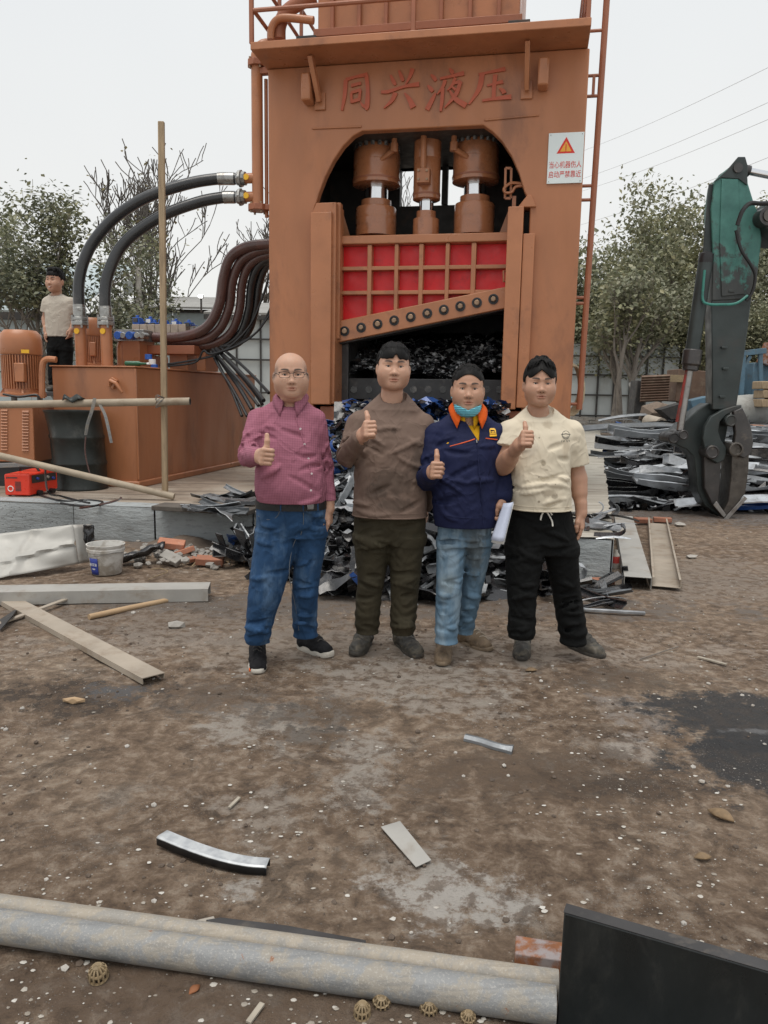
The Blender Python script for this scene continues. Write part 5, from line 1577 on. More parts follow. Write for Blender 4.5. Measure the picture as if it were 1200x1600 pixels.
# ------------------------------------------------------------ scrap: shared pieces
def sheet_piece(fn, nu, nv, th):
 b = B()
 b.grid(fn, nu, nv)
 return b, th
def mk_piece_meshes():
 out = {}
 rr = random.Random(5)
 def solidify(b, th, name):
  """thick shell from a grid, plain faces"""
  V = [Vector(v) for v in b.V]
  nrm = [Vector((0, 0, 0)) for _ in V]
  for f in b.F:
   n = (V[f[1]] - V[f[0]]).cross(V[f[3]] - V[f[0]])
   for i in f: nrm[i] += n
  nrm = [n.normalized() if n.length else Vector((0, 0, 1)) for n in nrm]
  k = len(V)
  vs = [v + n * th / 2 for v, n in zip(V, nrm)] + [v - n * th / 2 for v, n in zip(V, nrm)]
  fs = list(b.F) + [tuple(i + k for i in f[::-1]) for f in b.F]
  from collections import Counter
  ec = Counter()
  for f in b.F:
   for i in range(4): ec[tuple(sorted((f[i], f[(i + 1) % 4])))] += 1
  for f in b.F:
   for i in range(4):
    a, c = f[i], f[(i + 1) % 4]
    if ec[tuple(sorted((a, c)))] == 1: fs.append((a, a + k, c + k, c))
  me = bpy.data.meshes.new(name)
  me.from_pydata([tuple(v) for v in vs], [], fs)
  me.polygons.foreach_set('use_smooth', [True] * len(me.polygons))
  me.set_sharp_from_angle(angle=RAD(32))
  return me
 # unit length about 1 along x
 k = 0
 for s in range(3):                                    # curved strip with a turned-up lip
  c, tw, w = rr.uniform(.3, 1.4), rr.uniform(-.8, .8), rr.uniform(.10, .20)
  b = B()
  def f(u, v):
   x = u - .5
   a = tw * x
   y = w * (min(v, .7) - .35)
   z = .35 * c * (x * x) + (w * .45 if v > .7 else 0)
   return (x, y * math.cos(a) - (z * .3) * math.sin(a), z * 1. + y * math.sin(a))
  b.grid(f, 9, 3)
  out['strip%d' % s] = solidify(b, .02, 'offcut')
 for s in range(2):                                    # channel profile, slightly bowed
  c, w = rr.uniform(-.15, .25), .10 + .05 * s
  b = B()
  prof = [(-w / 2, w * .6), (-w / 2, 0), (w / 2, 0), (w / 2, w * .6)]
  def f(u, v):
   x = u - .5
   y, z = prof[round(v * 3)]
   return (x, y * (1 + .2 * math.sin(7 * x)), z * (1 + .3 * math.sin(9 * x + s)) + c * x * x)
  b.grid(f, 8, 3)
  out['channel%d' % s] = solidify(b, .014, 'offcut')
 for s in range(3):                                    # crumpled sheet
  ph = rr.uniform(0, 9)
  b = B()
  def f(u, v):
   q = Vector((u * 2.2 + ph, v * 2.2, s))
   e = mn.noise(q) * .22 + mn.noise(q * 2.7) * .10
   return ((u - .5) * (1 - .25 * v) + .08 * mn.noise(q + Vector((5, 0, 0))), (v - .5) * .62 + .10 * mn.noise(q + Vector((0, 7, 0))), e)
  b.grid(f, 8, 6)
  out['sheet%d' % s] = solidify(b, .014, 'offcut')
 for s in range(2):                                    # hook of bent strip
  w, R_ = .085, .26
  b = B()
  def f(u, v):
   a = u * (3.6 - s)
   if u < .35: p = Vector((-.5 + u * 1.1, 0, 0))
   else:
    t = (u - .35) / .65 * (3.4 - s)
    p = Vector((-.115 + R_ * math.sin(t), 0, R_ * (1 - math.cos(t))))
   return (p.x, (v - .5) * w * 2 * (1 - .4 * u), p.z)
  b.grid(f, 12, 2)
  out['hook%d' % s] = solidify(b, .022, 'offcut')
 b = B()                                               # bent plate
 def f(u, v):
  x = u - .5
  return (x, (v - .5) * (.34 + .12 * u), .35 * max(0, x - .1) + (.10 if .33 < v < .67 and u > .3 else 0))
 b.grid(f, 6, 4)
 out['plate0'] = solidify(b, .016, 'offcut')
 b = B()                                               # long lamella with a shallow bow
 b.grid(lambda u, v: (u - .5, (v - .5) * .10 * (1 - .5 * abs(2 * u - 1) ** 3), .10 * (1 - (2 * u - 1) ** 2) - .012 * (2 * v - 1) ** 2), 10, 4)
 out['lamella0'] = solidify(b, .012, 'offcut')
 b = B()
 b.grid(lambda u, v: (u - .5, (v - .5) * .16, .05 * math.sin(3.1 * u) + (.03 if v > .4 else 0) + .02 * mn.noise(Vector((u * 6, v * 3, 2)))), 10, 4)
 out['lamella1'] = solidify(b, .012, 'offcut')
 return out
PIECES = mk_piece_meshes()
MATV = {}
def piece_mesh(kind, mat):
 key = (kind, mat)
 if key not in MATV:
  me = PIECES[kind].copy()
  me.materials.append(M[mat])
  MATV[key] = me
 return MATV[key]
COLW = {'scrap_black': 'black', 'scrap_grey': 'grey', 'scrap_pale': 'pale silver', 'scrap_blue': 'blue', 'scrap_tan': 'tan', 'rust': 'rusty'}
SHW = {'strip': 'curved strip', 'channel': 'channel offcut', 'sheet': 'crumpled sheet', 'hook': 'hooked strip', 'plate': 'bent plate', 'lamella': 'long bowed strip'}
def put_piece(kind, mat, loc, size, rot, name, label, group):
 o = bpy.data.objects.new(name, piece_mesh(kind, mat))
 COL.objects.link(o)
 o.location = loc
 o.rotation_euler = rot
 o.scale = size if isinstance(size, (tuple, list)) else (size,) * 3
 tag(o, label, 'scrap metal', group)
 return o
# ------------- heap in front of the press mouth
hb = [G(u, v) for u, v in ((372, 885), (440, 905), (505, 932), (600, 940), (700, 938), (800, 936), (900, 925))]
def base_y(x):
 for a, c in zip(hb, hb[1:]):
  if a.x <= x <= c.x: return a.y + (c.y - a.y) * (x - a.x) / (c.x - a.x)
 return hb[0].y + (hb[0].x - x) * 1.5 if x < hb[0].x else hb[-1].y + (x - hb[-1].x) * 1.5
def heap_z(x, y):
 t = (y - base_y(x)) / 2.6
 if t <= 0: return -.05
 xl, xr = -1.25 + .12 * t, 1.30 - .1 * t
 e = min(1, max(0, (x - xl) / .35)) * min(1, max(0, (xr - x) / .35))
 return (1.12 * min(1, t) ** .75) * (.25 + .75 * e) * (1 if e > 0 else 0) + .10 * mn.noise(Vector((x * 2.3, y * 2.3, 3)))* min(1, t * 4)
b = B()
def hf(u, v):
 x, y = -1.6 + 3.3 * u, 5.2 + 3.3 * v
 return (x, y, heap_z(x, y) - .07 + .04 * mn.noise(Vector((x * 9, y * 9, 1))))
b.grid(hf, 66, 66)
tag(b.build('scrap_mass', M['scrap_black'], sharp=25), 'dark crushed scrap packed under the loose pieces of the heap', 'scrap', kind='stuff')
rr = random.Random(77)
kinds = list(PIECES)
cnt = 0
while cnt < 285:
 x = rr.uniform(-1.4, 1.5)
 t = rr.random() ** 1.15
 y = base_y(x) - .03 + t * 2.7
 z = heap_z(x, y)
 if z < -.02 and t > .06: continue
 kd = rr.choice(('strip0', 'strip1', 'strip2', 'channel0', 'channel1', 'sheet0', 'sheet1', 'sheet2', 'hook0', 'hook1', 'plate0', 'strip0', 'hook0', 'sheet1'))
 hi = t > .45
 mat = rr.choices(('scrap_black', 'scrap_grey', 'scrap_pale', 'scrap_blue', 'scrap_tan'), (62, 20, 11, 24 if hi else 2, 3))[0]
 sz = rr.uniform(.20, .46) * (1.15 if kd[:2] in ('st', 'ch') else .8) * (1.35 if t < .4 else 1.)
 sc_ = (Vector((x, y, max(z, 0) - CH)) @ CROT.to_3x3())
 uu = 600 - CF * sc_.x / sc_.z
 side = 'left of the first man' if uu < 400 else 'behind the first man' if uu < 530 else 'behind the second man' if uu < 675 else 'behind the third man' if uu < 785 else 'behind the fourth man'
 lvl = 'at the foot of' if t < .2 else 'low on' if t < .4 else 'high on' if t < .7 else 'at the top of'
 put_piece(kd, mat, (x, y, max(z, .01) + rr.uniform(-.02, .07)), (sz, sz * rr.uniform(.8, 1.5), sz * rr.uniform(.7, 1.3)), (rr.gauss(.2, .6), rr.gauss(0, .5), rr.uniform(0, 6.28)), 'scrap_piece',
              '%s %s %s %s the heap %s' % ('small' if sz < .28 else 'large' if sz > .4 else 'middling', COLW[mat], SHW[kd[:-1]], lvl, side), 'scrap pieces in the heap before the press')
 cnt += 1
# long bright bent strips that catch the eye at the foot of the heap
for (u, v, du, sz, kd, mat, rz) in ((516, 865, 0, .55, 'hook0', 'scrap_pale', .3), (545, 905, 0, .5, 'channel0', 'scrap_pale', -.5), (510, 910, 0, .36, 'plate0', 'scrap_pale', .2), (530, 925, 0, .3, 'hook1', 'scrap_grey', 1.2), (655, 820, 0, .42, 'plate0', 'scrap_tan', .4), (670, 905, 0, .5, 'strip0', 'scrap_pale', .9), (760, 925, 0, .7, 'channel1', 'scrap_pale', .05), (720, 930, 0, .8, 'lamella1', 'scrap_black', .02), (600, 870, 0, .4, 'strip2', 'scrap_pale', 1.0), (632, 900, 0, .35, 'channel0', 'scrap_pale', 1.4), (395, 835, 0, .4, 'plate0', 'scrap_grey', .8), (390, 880, 0, .45, 'hook1', 'scrap_grey', 2.2), (840, 905, 0, .45, 'strip1', 'scrap_pale', .4)):
 q = G(u, v)
 yy = q.y
 for _ in range(60):                                   # walk along the sight line up on to the heap
  p = P(u, v, yy)
  if p.z <= heap_z(p.x, p.y) + .03: break
  yy += .03
 p = P(u, v, yy - .08)
 put_piece(kd, mat, (p.x, p.y, max(.03, p.z)), (sz, sz, sz), (.5, .1, rz), 'scrap_piece', '%s %s lying loose on the front of the heap' % (COLW[mat], SHW[kd[:-1]]), 'loose scrap on the heap front')
# the crushed bale inside the mouth
def mlw(x, y, z): return PM @ Vector((x, y, z))
def bale_z(x, y):                                         # press-local
 t = (y - .45) / 2.2
 return fz(660, 588, .5) + .05 + .55 * max(0, t) ** .8 + .12 * mn.noise(Vector((x * 2, y * 2, 7)))
b = B()
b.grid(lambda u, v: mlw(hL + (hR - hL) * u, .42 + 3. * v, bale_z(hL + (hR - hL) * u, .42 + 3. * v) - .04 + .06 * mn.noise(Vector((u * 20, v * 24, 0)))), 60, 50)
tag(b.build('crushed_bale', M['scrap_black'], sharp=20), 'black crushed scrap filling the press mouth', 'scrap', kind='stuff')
def flecks(n, mat, name, label, region, smin, smax, seed):
 rr = random.Random(seed)
 b = B()
 for i in range(n):
  p, fl = region(rr)
  s = rr.uniform(smin, smax)
  R_ = Matrix.Rotation(rr.uniform(-.5, .5) + fl, 3, 'Y') @ Matrix.Rotation(rr.uniform(-.7, .7), 3, 'X') @ Matrix.Rotation(rr.uniform(0, 6.28), 3, 'Z')
  a, c = s * rr.uniform(.25, .5), s * rr.uniform(-.25, .25)
  vs = [Vector((-s / 2, -a / 2, 0)), Vector((0, -a / 2, c)), Vector((s / 2, -a / 2, c * .3)), Vector((-s / 2, a / 2, a * .3)), Vector((0, a / 2, c)), Vector((s / 2, a / 2, 0))]
  vs = [p + R_ @ v for v in vs]
  b.add(vs, [(0, 1, 4, 3), (1, 2, 5, 4)])
 return tag(b.build(name, M[mat], sharp=None), label, 'scrap', kind='stuff')
def reg_mouth(rr):
 x, y = rr.uniform(hL + .3, hR - .2), .40 + 1.9 * rr.random() ** 2.4
 return mlw(x, y, bale_z(x, y) + rr.uniform(-.02, .05)), 0
flecks(1500, 'scrap_black', 'crushed_scrap', 'folded black scrap shreds on top of the bale in the mouth', reg_mouth, .06, .2, 3)
flecks(800, 'scrap_grey', 'crushed_scrap', 'grey scrap shreds on top of the bale in the mouth', reg_mouth, .04, .16, 4)
flecks(2600, 'glint', 'crushed_scrap', 'silver scrap shreds paled into glints on top of the bale in the mouth', reg_mouth, .025, .12, 5)
def reg_front(rr):
 u, v = rr.uniform(545, 790), rr.uniform(628, 680)
 return P(u, v, 8.35 + rr.uniform(-.1, .3)), 0
b = B()
def ff(u, v):
 p = P(520 + 275 * u, 690 - 62 * v, 8.5)
 return p + Vector((0, .25 * v + .07 * mn.noise(Vector((u * 13, v * 6, 2))), 0))
b.grid(ff, 60, 12)
tag(b.build('scrap_mass', M['scrap_black'], sharp=25), 'crushed dark scrap hanging out below the blade seat', 'scrap', kind='stuff')
flecks(500, 'scrap_black', 'crushed_scrap', 'black shreds spilling out below the blade seat', reg_front, .06, .22, 6)
flecks(420, 'scrap_blue', 'crushed_scrap', 'blue painted shreds spilling out below the blade seat', reg_front, .06, .24, 7)
flecks(260, 'scrap_pale', 'crushed_scrap', 'pale shreds spilling out below the blade seat', reg_front, .02, .10, 8)
def reg_heap(rr):
 while True:
  x, t = rr.uniform(-1.4, 1.4), rr.random()
  y = base_y(x) + .02 + t * 2.7
  z = heap_z(x, y)
  if z > .0: return Vector((x, y, z + rr.uniform(-.03, .06))), 0
flecks(1300, 'scrap_black', 'crushed_scrap', 'small black shreds through the heap behind the men', reg_heap, .05, .2, 9)
flecks(500, 'scrap_grey', 'crushed_scrap', 'small grey shreds through the heap behind the men', reg_heap, .04, .16, 10)
flecks(330, 'scrap_pale', 'crushed_scrap', 'small silver shreds through the heap behind the men', reg_heap, .02, .12, 12)
# ------------- pile of long strips at the right
def pile_z(x, y):
 e = sBR if False else None
 t = (y - 10.4) / 5.
 if t < 0: return -.05
 left = sR.x + (y - sR.y) * ed.x / ed.y + .25
 k = min(1, max(0, (x - left) / .8))
 return k * (.55 * min(1, t) ** .7 + (.25 if t > 1 else .25 * t) + .12 * mn.noise(Vector((x * .8, y * .8, 5))))
b = B()
def pf(u, v):
 x, y = 2.5 + 16 * u, 10.2 + 15 * v
 return (x, y, pile_z(x, y) - .08 + .04 * mn.noise(Vector((x * 4, y * 4, 1))))
b.grid(pf, 80, 70)
tag(b.build('scrap_mass', M['dark_junk'], sharp=25), 'dark packed scrap under the long strips on the right', 'scrap', kind='stuff')
rr = random.Random(31)
cnt = 0
while cnt < 280:
 y = 10.3 + 13 * rr.random() ** 1.5
 u = rr.uniform(925, 1260)
 x = P(u, 700, y).x
 z = pile_z(x, y)
 if z < 0: continue
 kd = rr.choice(('lamella0', 'lamella1', 'lamella0', 'lamella1', 'channel0', 'channel1', 'strip0', 'strip1', 'plate0', 'sheet0'))
 mat = rr.choices(('scrap_black', 'scrap_grey', 'scrap_pale', 'rust', 'scrap_blue'), (30, 30, 36, 3, 1))[0]
 L = rr.uniform(.8, 2.2) if kd[:2] in ('la', 'ch') else rr.uniform(.4, .9)
 nb_ = 'near' if y < 12.5 else ('middle' if y < 16 else 'far')
 sd_ = 'beside the slab' if u < 1000 else 'left of the claw' if u < 1070 else 'behind the claw' if u < 1150 else 'right of the claw'
 put_piece(kd, mat, (x, y, max(.02, z) + rr.uniform(-.02, .08)), (L, L * rr.uniform(.5, 1.1), L * rr.uniform(.4, .9)), (rr.gauss(0, .25), rr.gauss(0, .10), rr.gauss(0.05, .38) + (3.14 if rr.random() < .5 else 0)), 'metal_strip',
              '%s %s %s in the %s rows of scrap %s' % ('short' if L < .8 else 'long' if L > 1.6 else 'medium', COLW[mat].split()[0], SHW[kd[:-1]], nb_, sd_), 'long strips in the right scrap pile')
 cnt += 1
for (u, v, L, kd, mat, rx, rz, lab) in ((1010, 705, 2.6, 'lamella0', 'scrap_pale', .2, .02, 'longest pale bowed strip topping the right scrap pile'), (1015, 728, 3.0, 'lamella1', 'scrap_grey', .0, .0, 'long dark grey strip under the pale bowed one'), (1040, 738, 2.4, 'channel0', 'scrap_pale', .3, .25, 'pale thin angle slanting beside the claw'), (1025, 765, 1.5, 'channel1', 'scrap_grey', .2, -.55, 'grey box section pointing at the viewer left of the claw'), (1070, 766, 1.5, 'sheet0', 'scrap_grey', .1, .0, 'grey crumpled bar lying left of the claw tip'), (1170, 755, 2.4, 'channel1', 'scrap_black', .0, .02, 'black channel lying right of the claw'), (1180, 785, 2.2, 'lamella1', 'scrap_pale', .0, .03, 'pale strip on the ground right of the claw tip')):
 p = G(u, v, .15)
 put_piece(kd, mat, (p.x, p.y, max(.10, pile_z(p.x, p.y) + .14)), (L, L * .9, L * .7), (rx, 0, rz), 'metal_strip', lab, 'eye-catching strips on the right pile')
p0, p1 = G(980, 742, .25), G(1003, 782, .05)
tag(B().beam(p0, p1, .07, .05).build('wooden_batten', M['wood'], org=p1, bevel=.004), 'short brown wooden batten leaning on the strips left of the claw', 'batten')
def reg_pile(rr):
 while True:
  y = 10.2 + 9 * rr.random() ** 1.4
  x = P(rr.uniform(925, 1240), 700, y).x
  z = pile_z(x, y)
  if z > -.06: return Vector((x, y, max(z, 0) + rr.uniform(-.02, .06))), 0
flecks(900, 'scrap_black', 'crushed_scrap', 'small black shreds in the right scrap pile', reg_pile, .08, .3, 14)
flecks(600, 'scrap_pale', 'crushed_scrap', 'small silver shreds in the right scrap pile', reg_pile, .03, .18, 15)
flecks(400, 'scrap_grey', 'crushed_scrap', 'small grey shreds in the right scrap pile', reg_pile, .05, .25, 16)
# ------------- junk before the right-hand fence
def jp(u, v, Y=21.): return P(u, v, Y)
def jbox(name, label, cat, u0, u1, v0, v1, Y, d, mat, ry=0., bevel=.02):
 a, c = jp(u0, v1, Y), jp(u1, v0, Y)
 ctr = (a + c) / 2
 return tag(B().box((0, 0, 0), (abs(c.x - a.x), d, abs(c.z - a.z)), Matrix.Rotation(ry, 3, 'Y')).build(name, M[mat], org=(0, 0, 0), bevel=bevel), label, cat), ctr
def jput(*a, **k):
 o, c = jbox(*a, **k)
 o.location = c
b = B()
a, c = jp(1000, 628), jp(1046, 588)
nw = 10
for k in range(nw):
 z0_, z1_ = a.z + (c.z - a.z) * k / nw, a.z + (c.z - a.z) * (k + 1) / nw
 b.prism([(0, z0_), (.05, (z0_ + z1_) / 2), (0, z1_)], a.x, c.x, lambda x, y, z: (y, 21 - x, z + (y - a.x) * .06))
tag(b.build('corrugated_sheet', M['brown_junk'], org=(a.x, 21, a.z), sharp=None, solid=.02), 'brown corrugated sheet propped before the pale fence', 'sheet metal')
jput('scrap_bin', 'long dark brown scrap bin behind the claw cylinder', 'bin', 1046, 1150, 582, 630, 21.6, .9, 'brown_junk', .06)
jput('yellow_board', 'small yellow board on the dark scrap bin', 'board', 1047, 1070, 586, 597, 21.1, .05, 'straw', .02, bevel=.004)
jput('dark_crate', 'dark crate between the tree trunks and the brown sheet', 'crate', 985, 1004, 595, 655, 21.5, .6, 'dark_junk', .05)
b = B().prism([(p.x, p.z) for p in (jp(1030, 640, 19), jp(1047, 655, 19), jp(1068, 652, 19), jp(1064, 630, 19))], 18.9, 19.4)
tag(b.build('dark_plate', M['dark_junk'], org=jp(1047, 655, 19)), 'black tilted plate lying at the back of the right pile', 'plate')
a, c = jp(1012, 665, 19), jp(1028, 672, 18.4)
b = B().lathe([(.17, 0), (.17, .55), (.12, .55), (.12, .05)], a + Vector((0, 0, .1)), (c - a) + Vector((.25, -.5, -.05)), 18)
tag(b.build('pipe_stub', M['channel_tan'], org=a), 'short tan pipe stub lying before the tree trunks', 'pipe')
a = jp(1030, 645, 20)
tag(B().rock(a, .55, (1.2, 1, .7), 4).build('dirt_lump', M['earth_bit'], org=a, sharp=20), 'grey brown lump of dirt behind the pipe stub', 'dirt')
b = B().lathe([(0.02, -.72), (.25, -.66), (.38, -.4), (.40, 0), (.38, .4), (.25, .66), (.02, .72)], jp(1168, 642, 19), (1, .2, .05), 22)
tag(b.build('pressure_vessel', M['pale_junk'], org=jp(1168, 642, 19)), 'pale grey rounded tank lying right of the claw', 'tank')
jput('blue_beam', 'bright blue beam end lying behind the claw head', 'beam', 1075, 1106, 622, 640, 19.5, .4, 'blue_junk', -.25)
fr = thing('blue_gantry', 'faded blue steel frame standing right of the excavator stick', 'frame', jp(1170, 625, 20))
for (u0, v0, u1, v1, w) in ((1157, 622, 1161, 552, .12), (1152, 553, 1196, 548, .14), (1188, 620, 1188, 552, .10), (1163, 575, 1172, 556, .08)):
 B().beam(jp(u0, v0, 20), jp(u1, v1, 20), w, w).build('member', M['blue_junk'], fr, bevel=.01)
jput('blue_cabin', 'dark blue machine shell inside the faded blue frame', 'machine', 1163, 1200, 568, 618, 21, .8, 'blue_junk')
jput('rusty_sheet', 'rust brown curled sheet at the right edge above the blue frame', 'sheet metal', 1187, 1225, 540, 572, 20.5, .2, 'rust', .3)
for k, (u, v) in enumerate(((1190, 602), (1192, 616), (1190, 630), (1208, 608), (1209, 624))):
 jput('timber_block', ('top', 'middle', 'lowest', 'upper right', 'lower right')[k] + ' tan timber block stacked at the right edge behind the pale tank', 'timber', u - 8, u + 9, v - 6, v + 6, 18.5, .5, 'wood', bevel=.02)
a, c = jp(985, 600, 24), jp(1006, 655, 22)
tag(B().tube([a, c], .06, 8).build('leaning_bar', M['galv'], org=c), 'grey bar leaning against the slim trunks', 'bar')
# ------------------------------------------------------------ loose things on the ground, left
def gz(p): return ground_z(p.x, p.y)
# crumpled sheet panel
c00, c10, c11, c01 = G(-70, 916), G(124, 892), P(114, 820, 6.25), P(-70, 842, 6.15)
c10.z = .06
b = B()
def f(u, v):
 p = (c00.lerp(c10, u)).lerp(c01.lerp(c11, u), v)
 q = Vector((u * 3.2, v * 2.6, 4))
 k = min(1, 6 * min(u, 1 - u, v, 1 - v) + .25)
 p = p + Vector((0, -.06, .02)) * (mn.noise(q * .7) * 1.2 + .2 * mn.noise(q * 1.9)) * k
 ridge = max(0, 1 - abs((u - .52) - .25 * (v - .4)) / .05) * .035 + max(0, 1 - abs(v - .22 - .3 * u) / .06) * .04
 return p + Vector((0, -ridge, ridge * .3))
b.grid(f, 30, 18)
pan = tag(b.build('crumpled_sheet', M['sheet'], org=c10, sharp=50, solid=.004), 'crumpled pale metal panel leaning at the left edge below the slab', 'metal panel')
b = B()
e0, e1 = c10, c11
b.grid(lambda u, v: e0.lerp(e1, v) + Vector((.10 * u * (.3 + .7 * v), .16 * u, -.02 * u + .01 * mn.noise(Vector((u * 4, v * 5, 0))))), 4, 10)
o = b.build('folded_edge', M['channel'], sharp=50, solid=.004)
o.parent = pan
o.location = -Vector(c10)
# bucket
bq = G(157, 902)
bc = Vector((bq.x, bq.y + .14, 0))
bk = thing('paint_bucket', 'dirty white plastic bucket with a blue label beside the metal panel', 'bucket', bc)
hB = (P(157, 849, bc.y).z)
B().lathe([(.0, .004), (.112, .004), (.118, .012), (.140, hB - .06), (.147, hB - .058), (.149, hB - .035), (.143, hB - .03), (.150, hB - .012), (.152, hB), (.142, hB), (.138, hB - .03), (.114, .03), (0, .03)], bc, n=36, cap=False).build('shell', M['plastic_white'], bk, sharp=45)
b = B()
def lab(u, v):
 a = -math.pi / 2 - .78 + .62 * u
 z = .012 + (.135) * v
 r_ = .1205 + (z - .012) / (hB - .07) * .022 + .0015
 return bc + Vector((r_ * math.cos(a), r_ * math.sin(a), z))
b.grid(lab, 8, 4)
b.build('label', M['label_blue'], bk, solid=.0012)
for s, z, sz in (('液压油', .095, .026), ('46#', .06, .020)):
 a = -math.pi / 2 - .78 + .31
 r_ = .1205 + z * .11 + .0055
 m_ = Matrix.Translation(Vector((r_ * math.cos(a), r_ * math.sin(a), z))) @ Matrix.Rotation(a + math.pi / 2, 4, 'Z') @ RX90
 text_mesh(s, sz, M['label_white'], bk, m_, 'print')
pts = [bc + Vector((.152 * math.cos(t), .152 * math.sin(t) * 1.0, hB - .05 - .06 * abs(math.sin(t * .5 + .4)))) for t in (-math.pi * .95 + i * math.pi * .9 / 12 for i in range(13))]
B().tube(pts, .0025, 5).build('wire_handle', M['steel'], bk)
B().lathe([(.136, hB - .09), (.0, hB - .085)], bc, n=24, cap=False).build('residue', M['concrete_bit'], bk)
# inverted steel channel
def channel(p0, p1, w, h, th, mat, up=True, name='steel_channel', label='', tilt=0., lip=0.):
 p0, p1 = Vector(p0), Vector(p1)
 d = (p1 - p0)
 L = d.length
 d.normalize()
 s_ = d.cross(Vector((0, 0, 1))).normalized()
 n = s_.cross(d)
 s_, n = (Matrix.Rotation(tilt, 3, d) @ s_), (Matrix.Rotation(tilt, 3, d) @ n)
 sg = 1 if up else -1
 prof = [(-w / 2, sg * h), (-w / 2 + lip, sg * h)] if lip else [(-w / 2, sg * h)]
 prof += [(-w / 2, 0), (w / 2, 0)]
 prof += [(w / 2 - lip, sg * h), (w / 2, sg * h)][::-1] if lip else [(w / 2, sg * h)]
 if lip: prof = [(-w / 2 + lip, sg * h), (-w / 2, sg * h), (-w / 2, 0), (w / 2, 0), (w / 2, sg * h), (w / 2 - lip, sg * h)]
 b = B()
 n_ = len(prof) - 1
 m = 12
 def f(u, v):
  a, z = prof[round(v * n_)]
  wob = .003 * mn.noise(Vector((u * 7 + p0.x, v * 3, p0.y)))
  return p0 + d * (L * u) + s_ * (a + wob) + n * (z + wob)
 b.grid(f, m, n_)
 return tag(b.build(name, M[mat], org=p0, sharp=None, solid=th), label, 'steel channel')
a, c = G(-60, 921, .10), G(327, 915, .10)
channel(a, c, .20, .088, .005, 'channel', False, label='long pale steel channel lying open side down in front of the bucket')
# long tray board
a, c = G(10, 934, .035), G(240, 1056, .035)
channel(a, c, .12, .030, .006, 'channel_tan', False, 'steel_tray', 'long tan steel tray lying diagonally on the earth at the left', tilt=.0)
a, c = G(139, 964, .02), G(262, 938, .02)
tag(B().tube([a, a.lerp(c, .5) + Vector((0, .01, 0)), c], [.019, .02, .018], 12).build('wooden_stick', M['rust' if False else 'cardboard'], org=a), 'round orange brown wooden stick on the earth beside the channel', 'stick')
a, c = G(-10, 978, .02), G(136, 924, .05)
tag(B().beam(a, c, .035, .012).build('thin_strip', M['channel_tan'], org=a, bevel=.002), 'thin grey strip lying under the channel at the left edge', 'metal strip')
b = B()
p = [G(-5, 972, .015), G(28, 950, .02), G(20, 962, .06), G(0, 985, .015)]
b.V = [tuple(q) for q in p]
b.F = [(0, 1, 2, 3)]
tag(b.build('dark_flap', M['dark_junk'], org=p[0], solid=.006, sharp=None), 'dark flap of sheet under the tan tray at the left edge', 'sheet metal')
for (u, v, r_, sq, lab) in ((275, 981, .06, (1.1, .9, .55), 'pale angular concrete chunk on open earth right of the stick'), (208, 959, .02, (1, 1, .6), 'small pebble beside the wooden stick'), (115, 1097, .05, (1.3, .4, .3), 'tan splinter of board near the dark stain at left')):
 q = G(u, v)
 tag(B().rock(q + Vector((0, 0, r_ * sq[2] * .6)), r_, sq, int(u)).build('stone', M['concrete_bit'] if u != 115 else M['cardboard'], org=q, sharp=20), lab, 'stone')
# rubble heap against the slab
def brick(u, v, rz, rx, mat, label, dz=.06, s=1.0):
 q = G(u, v, dz)
 o = B().box((0, 0, 0), (.23 * s, .11 * s, .06 * s)).build('brick', M[mat], org=(0, 0, 0), bevel=.006)
 o.location = q
 o.rotation_euler = (rx, rx * .5, rz)
 tag(o, label, 'brick')
brick(268, 850, .12, .25, 'brick', 'top red brick leaning on the rubble heap by the bucket', .14)
brick(287, 862, .9, -.3, 'brick', 'red brick half sunk in the rubble, second from the bucket', .08, .8)
brick(268, 872, -.5, .5, 'concrete_bit', 'pale grey block set on its edge in front of the rubble', .07, .85)
brick(328, 876, .1, .15, 'brick', 'dusty brown brick at the right end of the rubble', .05)
brick(299, 874, 1.2, .2, 'brick', 'broken red brick piece low in the rubble', .04, .6)
b = B()
for i in range(170):
 u, v = rnd.gauss(265, 55), rnd.gauss(872, 10)
 if u < 190 or u > 385: continue
 q = G(u, v, 0)
 r_ = U(.012, .045)
 b.rock(q + Vector((0, 0, r_ * .3 + max(0, .07 - abs(u - 275) * .001))), r_, (1, 1, .7), i)
tag(b.build('rubble', M['concrete_bit'], sharp=20), 'grey broken rubble along the foot of the slab', 'rubble', kind='stuff')
b = B()
b.grid(lambda u, v: (lambda q: (q.x, q.y, max(-.03, .12 * math.exp(-((u - .5) / .3) ** 2 - ((v - .75) / .3) ** 2) + .03 * mn.noise(Vector((q.x * 6, q.y * 6, 0))) - .02)))(G(180 + 215 * u, 886 - 40 * v)), 40, 16)
tag(b.build('dirt_heap', M['earth_bit'], sharp=60), 'low heap of brown earth against the slab', 'dirt', kind='stuff')
q = G(221, 868, .08)
b = B()
b.grid(lambda u, v: q + Vector((.34 * (u - .5), .16 * (v - .5) + .1 * (u - .5), .10 * u + .05 * mn.noise(Vector((u * 4, v * 3, 1))) - .06 + .06 * (2 * v - 1) ** 2)), 14, 8)
tag(b.build('black_plastic_sheet', M['scrap_black'], org=q, sharp=60, solid=.004), 'crumpled black plastic sheet on the rubble right of the bucket', 'plastic sheet')
q = P(139, 838, 6.3)
b = B()
b.grid(lambda u, v: q + Vector((.09 * (u - .5), .03 * mn.noise(Vector((u * 3, v * 3, 0))), .16 * (v - .4) + .03 * mn.noise(Vector((u * 5, v * 5, 3))))), 6, 8)
tag(b.build('black_bag', M['scrap_black'], org=q, sharp=60, solid=.004), 'torn black bag sticking up behind the bucket', 'bag')
